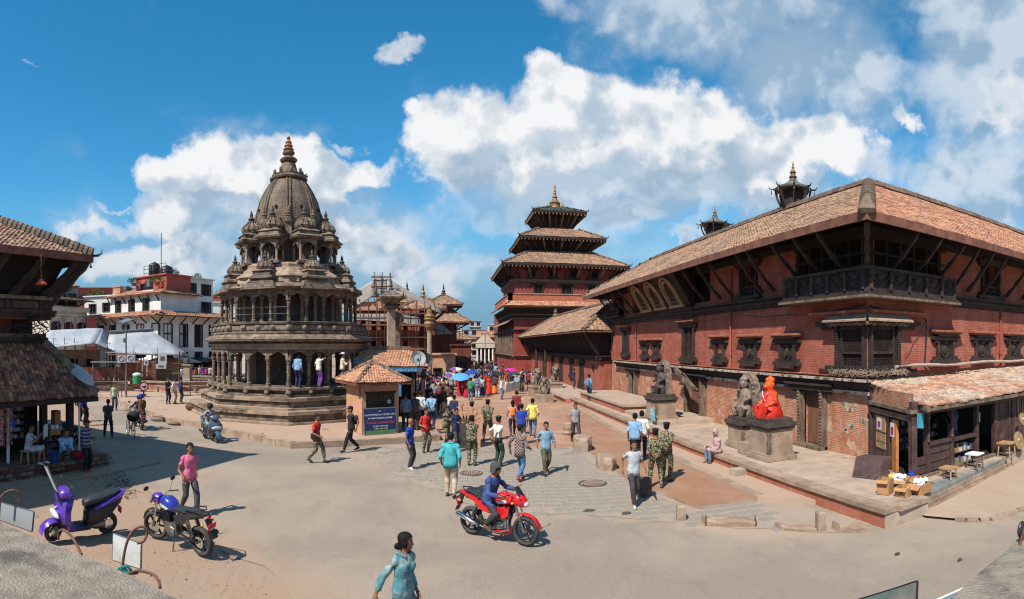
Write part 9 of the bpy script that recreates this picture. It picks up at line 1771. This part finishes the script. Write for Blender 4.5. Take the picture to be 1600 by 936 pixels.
def backed_statue(c,s,lab,m,rotz=pi/2,arch=True):
 root=thing('stone_statue',lab,'statue',c,rotz);b=MB();n=16;out=[(-.5*s,0),(-.52*s,.7*s)]+[(-.5*s*cos(pi*i/n),.8*s+.62*s*sin(pi*i/n))for i in range(1,n)]+[(.52*s,.7*s),(.5*s,0)];b.loft([[(x,y_,z)for x,z in out]for y_ in(-.28*s,-.1*s)]);part(root,b,'back_slab',STONE_CARVED,False)
 for i in range(12):b=MB();t0,t1=pi*i/12,pi*(i+1)/12;b.tube([(-.42*s*cos(t0),-.08*s,.8*s+.5*s*sin(t0)),(-.42*s*cos(t1),-.08*s,.8*s+.5*s*sin(t1))],.05*s,6);part(root,b,'halo_flame',STONE_CARVED)
 b=MB();b.loft(blob(((0,.3,.2,0,0),(.15,.34,.24,0,.03),(.35,.3,.24,0,.03),(.55,.2,.16,0,0),(.72,.26,.18,0,0),(.85,.22,.15,0,0),(.92,.1,.1,0,.02)),(0,0,0)));b.v=[v*s for v in b.v];part(root,b,'torso',m)
 b=MB();b.ell((0,.04*s,1.06*s),(.16*s,.17*s,.18*s));b.lathe((0,.02*s,1.16*s),[(.15*s,0),(.17*s,.05*s),(.08*s,.14*s),(.03*s,.22*s)],10);b.tube([(0,.18*s,1.02*s),(.03*s,.24*s,.85*s),(.08*s,.2*s,.72*s)],[.06*s,.05*s,.03*s],8);part(root,b,'head',m)
 for t in(-1,1):
  b=MB();b.tube([(t*.22*s,0,.82*s),(t*.36*s,.06*s,.6*s),(t*.26*s,.22*s,.5*s)],[.08*s,.07*s,.05*s],8);part(root,b,'arm',m);b=MB();b.tube([(t*.14*s,.05*s,.3*s),(t*.3*s,.28*s,.28*s),(t*.16*s,.26*s,.02*s)],[.13*s,.11*s,.07*s],8);part(root,b,'leg',m)
 return root
backed_statue((10.12,16.45,1.5),1.08,'weathered grey statue in front of a rounded stone slab beside the orange statue',STONE_CARVED);backed_statue((9.9,23.6,1.75),1.1,'dark seated statue with a tall pale back slab on the landing',STONE_BLK)
b=MB();c=Vector((9.3,23.1,.6));b.loft([[tuple(c+Vector((d_-.12*z,y_*1.0,z)))for y_,z in((-.55,0),(-.05,0),(-.05,.62),(-.55,.62))]for d_ in(-.12,-.1)]);root=thing('notice_board','pale blue notice sheet leaning against the dark pedestal','notice board',tuple(c));b.build('board_panel',plain('pale_cyan',(.2,.48,.62)),root);b=MB();[b.loft([[tuple(c+Vector((d_-.12*z,y_,z)))for y_,z in((-.48,zz),(-.12,zz),(-.12,zz+.025),(-.48,zz+.025))]for d_ in(-.128,-.121)])for zz in(.5,.44,.38,.32,.26)];b.build('printed_lines',PAPER,root)
def lion(px,py,s,lab,face=0,z0=0.0):
 p=G(px,py);rz=heading(p,face);root=thing('stone_lion',lab,'statue',tuple(p),rz);b=MB();b.bx(-.55*s,.55*s,-.8*s,.8*s,0,.75);b.bx(-.62*s,.62*s,-.88*s,.88*s,.75,.9);part(root,b,'plinth',STONE_LT,False);z=.9
 b=MB();b.tube([(0,-.55*s,z+.25*s),(0,-.4*s,z+.4*s),(0,-.05*s,z+.62*s),(0,.2*s,z+.95*s),(0,.26*s,z+1.15*s)],[.2*s,.3*s,.28*s,.3*s,.2*s],12);part(root,b,'body',STONE_CARVED)
 b=MB();b.ell((0,.34*s,z+1.28*s),(.25*s,.24*s,.25*s));b.ell((0,.56*s,z+1.2*s),(.14*s,.14*s,.11*s));[b.ell((t*.17*s,.26*s,z+1.5*s),(.06*s,.04*s,.09*s),6,4)for t in(-1,1)];hd=part(root,b,'head',STONE_CARVED)
 for k in range(14):a=k*2*pi/14;b=MB();b.ell((.3*s*cos(a),.2*s,z+1.22*s+.3*s*sin(a)),.09*s,6,4);part(root,b,'mane_curl',STONE_CARVED,par=hd)
 for t in(-1,1):b=MB();b.tube([(t*.18*s,.22*s,z+.85*s),(t*.2*s,.34*s,z+.4*s),(t*.2*s,.4*s,z+.08*s),(t*.2*s,.52*s,z+.06*s)],[.13*s,.1*s,.09*s,.09*s],8);part(root,b,'fore_leg',STONE_CARVED);b=MB();b.ell((t*.27*s,-.35*s,z+.28*s),(.14*s,.32*s,.27*s));b.tube([(t*.28*s,-.2*s,z+.1*s),(t*.28*s,.08*s,z+.07*s)],.09*s,8);part(root,b,'hind_leg',STONE_CARVED)
 b=MB();b.tube([(0,-.65*s,z+.1*s),(0,-.85*s,z+.4*s),(0,-.7*s,z+.8*s),(0,-.8*s,z+1.0*s)],[.05*s,.05*s,.06*s,.09*s],8);part(root,b,'tail',STONE_CARVED)
lion(839,620,.85,'weathered seated stone lion left of the pair before the palace wing',20);lion(868,613,.9,'larger stone lion right of the pair before the palace wing',10)
p=G(850,628);backed_statue((p.x,p.y,.55),.85,'small worn stone figure standing between and before the two lions',STONE_CARVED,rotz=pi*.9)
b=MB();b.bx(p.x-.6,p.x+.6,p.y-.5,p.y+.5,0,.55);tag(b.build('stone_block',STONE_LT,loc=(p.x,p.y,0)),'low square stone block under the small worn figure','stone block')
g=G(726,700);root=thing('arched_shrine','waist high dark slab under a brick arch among the soldiers','shrine',tuple(g));b=MB();b.bx(g.x-.25,g.x+.3,g.y-.1,g.y+.15,0,1.1);b.build('dark_slab',STONE_BLK,root)
for i in range(9):t0,t1=pi*i/9,pi*(i+1)/9;b=MB();b.beam((g.x+.02+.5*cos(t0),g.y+.2,.95+.42*sin(t0)),(g.x+.02+.5*cos(t1),g.y+.2,.95+.42*sin(t1)),.5,.14,up=(0,1,0));b.build('arch_brick',BRICK_BOOTH,root)
for s in(-1,1):b=MB();b.bx(g.x+.02+s*.5-.1,g.x+.02+s*.5+.1,g.y,g.y+.4,0,.95);b.build('arch_pier',BRICK_BOOTH,root)
g=G(197,621,.2);lamp=thing('solar_street_lamp','tall street lamp with a tilted solar panel and two no-parking signs on its pole','street lamp',tuple(g));top=ZR(505,42);b=MB();b.tube([g,(g.x,g.y,top)],[.09,.06],10);b.build('pole',METAL,lamp);b=MB();b.box((g.x,g.y,top+.1),(1.2,.75,.05),M=Euler((.35,.1,-.6)).to_matrix());b.build('solar_panel',METAL,lamp);b=MB();b.box((g.x-.1,g.y-.15,top-1.35),(.42,.25,.32),-.6);b.build('battery_box',PLASTER_GY,lamp)
rt=Vector((g.y,-g.x,0)).normalized();fw_=-Vector((g.x,g.y,0)).normalized()
for s,zc in((-1,ZR(560,42)),(1,ZR(559,42))):
 c=Vector((g.x,g.y,zc))+rt*(s*.33)+fw_*.1;Fz=Fr(c,rt,fw_);b=MB();fbox(b,Fz,-.29,.29,-.27,.27,0,.02);sg_=b.build('sign_plate',PAPER,lamp);b=MB()
 for i in range(16):t0,t1=2*pi*i/16,2*pi*(i+1)/16;b.beam(Fz.p(.19*cos(t0),.19*sin(t0),.03),Fz.p(.19*cos(t1),.19*sin(t1),.03),.045,.01,up=fw_)
 b.beam(Fz.p(-.13,.13,.03),Fz.p(.13,-.13,.03),.04,.01,up=fw_);b.build('ban_symbol',_c['maroon']if s<0 else _c['charcoal'],sg_)
g=G(206,612,.2);b=MB();b.lathe((g.x+.5,g.y,.75),[(.25,0),(.33,.1),(.35,.8),(.36,.82)],12);root=thing('litter_bin','green plastic litter bin with a pale lid on posts behind the lamp post','litter bin',(g.x+.5,g.y,.2));b.build('bin_body',plain('green_plastic',(.03,.28,.09),.4),root);b=MB();b.lathe((g.x+.5,g.y,1.57),[(.36,0),(.34,.12),(.15,.2)],12);b.build('bin_lid',PAPER,root);[MB().tube([(g.x+.5+s*.4,g.y,.2),(g.x+.5+s*.4,g.y,1.3)],.04,6).build('bin_post',METAL,root)for s in(-1,1)]
g=G(225,641,.2);root=thing('round_sign','round dark red and white road sign on a thin rusty post','road sign',tuple(g));rt=Vector((g.y,-g.x,0)).normalized();fw_=-Vector((g.x,g.y,0)).normalized();b=MB();b.tube([g,(g.x,g.y,2.0)],.03,8);b.build('post',RUST,root);Fz=Fr(Vector((g.x,g.y,ZR(602,33)))+fw_*.05,rt,fw_);b=MB();b.loft([[tuple(Fz.p(.27*cos(t),.27*sin(t),d_))for t in[2*pi*i/20 for i in range(20)]]for d_ in(0,.015)]);b.build('sign_disc',_c['maroon'],root);b=MB();b.loft([[tuple(Fz.p(.2*cos(t),.2*sin(t),d_))for t in[2*pi*i/20 for i in range(20)]]for d_ in(.016,.02)]);b.build('white_centre',PAPER,root);b=MB();b.beam(Fz.p(-.14,0,.025),Fz.p(.14,0,.025),.09,.01,up=fw_);b.beam(Fz.p(.0,-.14,.025),Fz.p(.08,.12,.025),.06,.01,up=fw_);b.build('sign_symbol',_c['crimson'],root);b=MB();fbox(b,Fz,-.14,.14,-.55,-.42,0,.02);b.build('small_plate',_c['maroon'],root)
def bench(px,py,rot,lab,L=1.9):
 g=G(px,py,.24);root=thing('bench',lab,'bench',tuple(g),rot,group='metal benches on the pavement')
 for k in range(4):b=MB();b.box((0,-.2+k*.13,.45),(L,.09,.03));part(root,b,'seat_slat',RUST,False)
 for k in range(3):b=MB();b.box((0,.26+k*.03,.6+k*.14),(L,.03,.09));part(root,b,'back_slat',RUST,False)
 for s in(-1,1):b=MB();b.tube([(s*L*.42,-.2,0),(s*L*.42,-.2,.44),(s*L*.42,.24,.44),(s*L*.42,.34,.92)],.025,6);b.tube([(s*L*.42,.24,.44),(s*L*.42,.26,0)],.025,6);part(root,b,'leg_frame',METAL_DK)
bench(132,606,.9,'bench nearest the left temple on the pavement',2.4);bench(163,612,1.1,'bench right beside the man in the pale green shirt');bench(207,620,.5,'bench just right of the lamp post');bench(311,617,.4,'bench close to the stone temple steps',1.6)
for i,px in enumerate((258,292,318)):g=G(px,613,.24);b=MB();b.bx(g.x-1.0,g.x+1.0,g.y-.15,g.y+.15,.66,.76);b.bx(g.x-.85,g.x-.65,g.y-.12,g.y+.12,.2,.66);b.bx(g.x+.65,g.x+.85,g.y-.12,g.y+.12,.2,.66);tag(b.build('stone_bench',STONE_LT,loc=tuple(g)),['leftmost','middle','rightmost'][i]+' of three plain stone benches before the pool wall','bench','stone benches before the pool wall')
g=G(300,641,.24);b=MB();b.ell(g+Vector((0,0,.2)),(.45,.3,.24),10,6);b.ell(g+Vector((.2,.05,.36)),(.2,.18,.14),8,5);tag(b.build('cloth_bundle',_c['brown'],loc=tuple(g)),'brown cloth bundle left on the pavement below the temple steps','bundle')
for i,(px,py,s_,lab)in enumerate(((247,655,.5,'broken kerb lump fallen on the road by the pavement edge'),(272,661,.35,'small dusty rubble heap at the kerb'),(200,640,.25,'lone stone on the pavement edge by the round sign'),(369,660,.2,'small stone lying at the foot of the temple tier'))):g=G(px,py,.1);b=MB();b.loft([[(g.x+cos(t)*s_*k_*R.uniform(.8,1.2),g.y+sin(t)*s_*.5*k_*R.uniform(.8,1.2),zz)for t in[j*pi/4 for j in range(8)]]for k_,zz in((1,0),(1.02,s_*.25),(.7,s_*.5))]);tag(b.build('rubble_stone',STONE,loc=tuple(g)),lab,'stone')
M_=rd_['M'];c=M_@Vector((0,.5,.98));b=MB();ax=M_.to_3x3();n=8
for s in(-1,1):b.loft([[tuple(c+ax@Vector((s*(.02+.3*i/n),.05*sin(i/n*2),z+.0)))for i in range(n+1)]for z in(-.18,.2)],caps=False,closed=False)
o=b.build('newspaper',mat('newsprint',(.55,.56,.58),(.4,.42,.45),sc=40,rough=.9),loc=tuple(c));o.modifiers.new('t','SOLIDIFY').thickness=.004;tag(o,'open newspaper held by the seated reader in the shop','newspaper')
for i,(px,py,m,r_,lab)in enumerate(((85,722,'royal blue',.13,'blue plastic bucket beside the squatting man'),(122,716,'crimson',.16,'red and white bundle at the plinth edge right of the squatting man'))):g=G(px,py,.43);b=MB();b.lathe(g,[(r_*.8,0),(r_,.3),(r_*1.05,.31)],12)if i==0 else b.ell(g+Vector((0,0,.12)),(.2,.16,.14),8,6);tag(b.build('bucket' if i==0 else 'cloth_bundle',_c[m],loc=tuple(g)),lab,'bucket' if i==0 else 'bundle')
def Q(px,py,r):return PR(px,r,ZR(py,r))
b=MB();e=[(-6.0,2.45),(-2.48,2.32),(-1.8,2.24),(-1.42,2.18),(-1.0,2.05),(-.95,1.2),(-1.8,1.0),(-6.0,1.0)];e=jag(e,.12,.012,20);b.prism(e,-.0,2.9);par=b.build('left_parapet',CONCRETE,loc=(-2.5,1.6,0));tag(par,'rough grey concrete parapet top in the lower left corner','parapet')
b=MB();e=jag([(1.9,1.42),(2.44,1.5),(4.0,1.7),(4.0,.6),(1.75,.6)],.12,.012,21);b.prism(e,0,2.9);tag(b.build('right_parapet',CONCRETE,loc=(2.6,1.1,0)),'mossy grey concrete parapet top in the lower right corner','parapet')
def panel(name,lab,P4,m,th=.008,fm=None,cat='sign board'):
 P4=[Vector(p)for p in P4];c=sum(P4,Vector())/4;n=(P4[1]-P4[0]).cross(P4[2]-P4[0]).normalized()*th;root=thing(name,lab,cat,tuple(c));b=MB();b.loft([[tuple(p)for p in P4],[tuple(p+n)for p in P4]]);b.build('board_panel',m,root)
 for i in range(4):b=MB();b.beam(P4[i]+n*.5,P4[(i+1)%4]+n*.5,.007,.012);b.build('board_frame',fm or METAL,root)
 return root
panel('sign_board','white sign board with a rusty frame tied by green cord behind the parapet',(Q(177,874,3.5),Q(221,888,3.3),Q(222,850,3.3),Q(178,834,3.5)),BOARD)
panel('sign_board','grey framed sign board at the far left edge above the parapet',(Q(1,812,3.7),Q(51,830,3.5),Q(54,800,3.5),Q(3,786,3.7)),PLASTER_GY)
panel('sign_board','thin white board tilted edge-on above the purple scooter',(Q(86,764,5.4),Q(92,769,5.2),Q(75,730,5.2),Q(70,728,5.4)),BOARD);b=MB();b.tube([Q(88,766,5.3),Q(96,790,5.2)],.012,6);tag(b.build('board_stake',METAL_DK,loc=tuple(Q(88,766,5.3))),'thin dark stake holding the edge-on white board','stake')
panel('sign_board','grey green metal board cut off by the bottom edge',(Q(1320,945,2.9),Q(1432,960,2.7),Q(1434,908,2.7),Q(1345,936,2.9)),mat('grey_green_paint',(.12,.17,.16),(.09,.13,.13),sc=3,rough=.4,dirt=(.25,.22,.18),dsc=3),fm=METAL_DK)
panel('sign_board','dark blue sheet inside a white metal frame in the lower right corner',(Q(1480,958,2.75),Q(1612,905,2.9),Q(1612,868,2.9),Q(1462,938,2.75)),mat('slate_blue_paint',(.05,.08,.13),(.2,.26,.3),sc=2,rough=.35),fm=PLASTER)
def rods(name,lab,runs,r=.0085,m=None):b=MB();[b.tube(p,r,7)for p in runs];o=b.build(name,m or RUST,loc=tuple(runs[0][0]),smooth=True,angle=180);tag(o,lab,'rebar')
def cur(pts,r_):
 P_=[Q(x,y,rr)for(x,y),rr in zip(pts,r_ if isinstance(r_,list)else[r_]*len(pts))];out=[]
 for i in range(len(P_)-1):
  p0,p1,p2,p3=P_[max(i-1,0)],P_[i],P_[i+1],P_[min(i+2,len(P_)-1)]
  for k in range(5):t=k/5;out.append(.5*((2*p1)+(p2-p0)*t+(2*p0-5*p1+4*p2-p3)*t*t+(3*p1-p0-3*p2+p3)*t**3))
 return out+[P_[-1]]
rods('bent_rebar','rusty rebar loop curling over the white sign board',[cur(((194,893),(192,880),(197,852),(206,832),(220,823),(230,829),(225,845),(214,849)),3.2),cur(((196,899),(215,892),(236,896),(247,906),(250,918)),[3.1,3.1,3.0,2.9,2.75])])
rods('cord_knot','green cord knotted round the rusty rebar loop',[cur(((182,891),(192,886),(200,896),(190,893),(205,893),(196,884),(191,897)),3.12),cur(((186,888),(194,894),(207,896),(216,895)),3.11)],.008,plain('green_cord',(.03,.22,.2)))
rods('bent_rebar','short rusty rebar hoop in front of the purple scooter',[cur(((91,843),(92,832),(98,828),(108,834),(118,848),(127,866)),[3.3,3.3,3.25,3.2,3.1,2.9])]);rods('bent_rebar','thin rebar loop at the left edge above the parapet',[cur(((-4,783),(8,770),(22,766),(31,772),(30,782),(18,786)),3.6)],.007)
rods('bent_rebar','rusty rebar hooks at the right edge of the picture',[cur(((1586,878),(1592,856),(1597,838),(1602,822)),3.0),cur(((1568,866),(1574,876),(1584,880)),3.0),cur(((1606,876),(1586,878),(1576,888),(1582,900),(1606,908)),3.0)],.009)
root=thing('round_mirror','dark round plate on a rusty hook at the right picture edge','mirror',tuple(Q(1597,828,3.05)));b=MB();b.ell(Q(1597,828,3.05),(.045,.02,.05),12,6);b.build('mirror_head',METAL_DK,root)
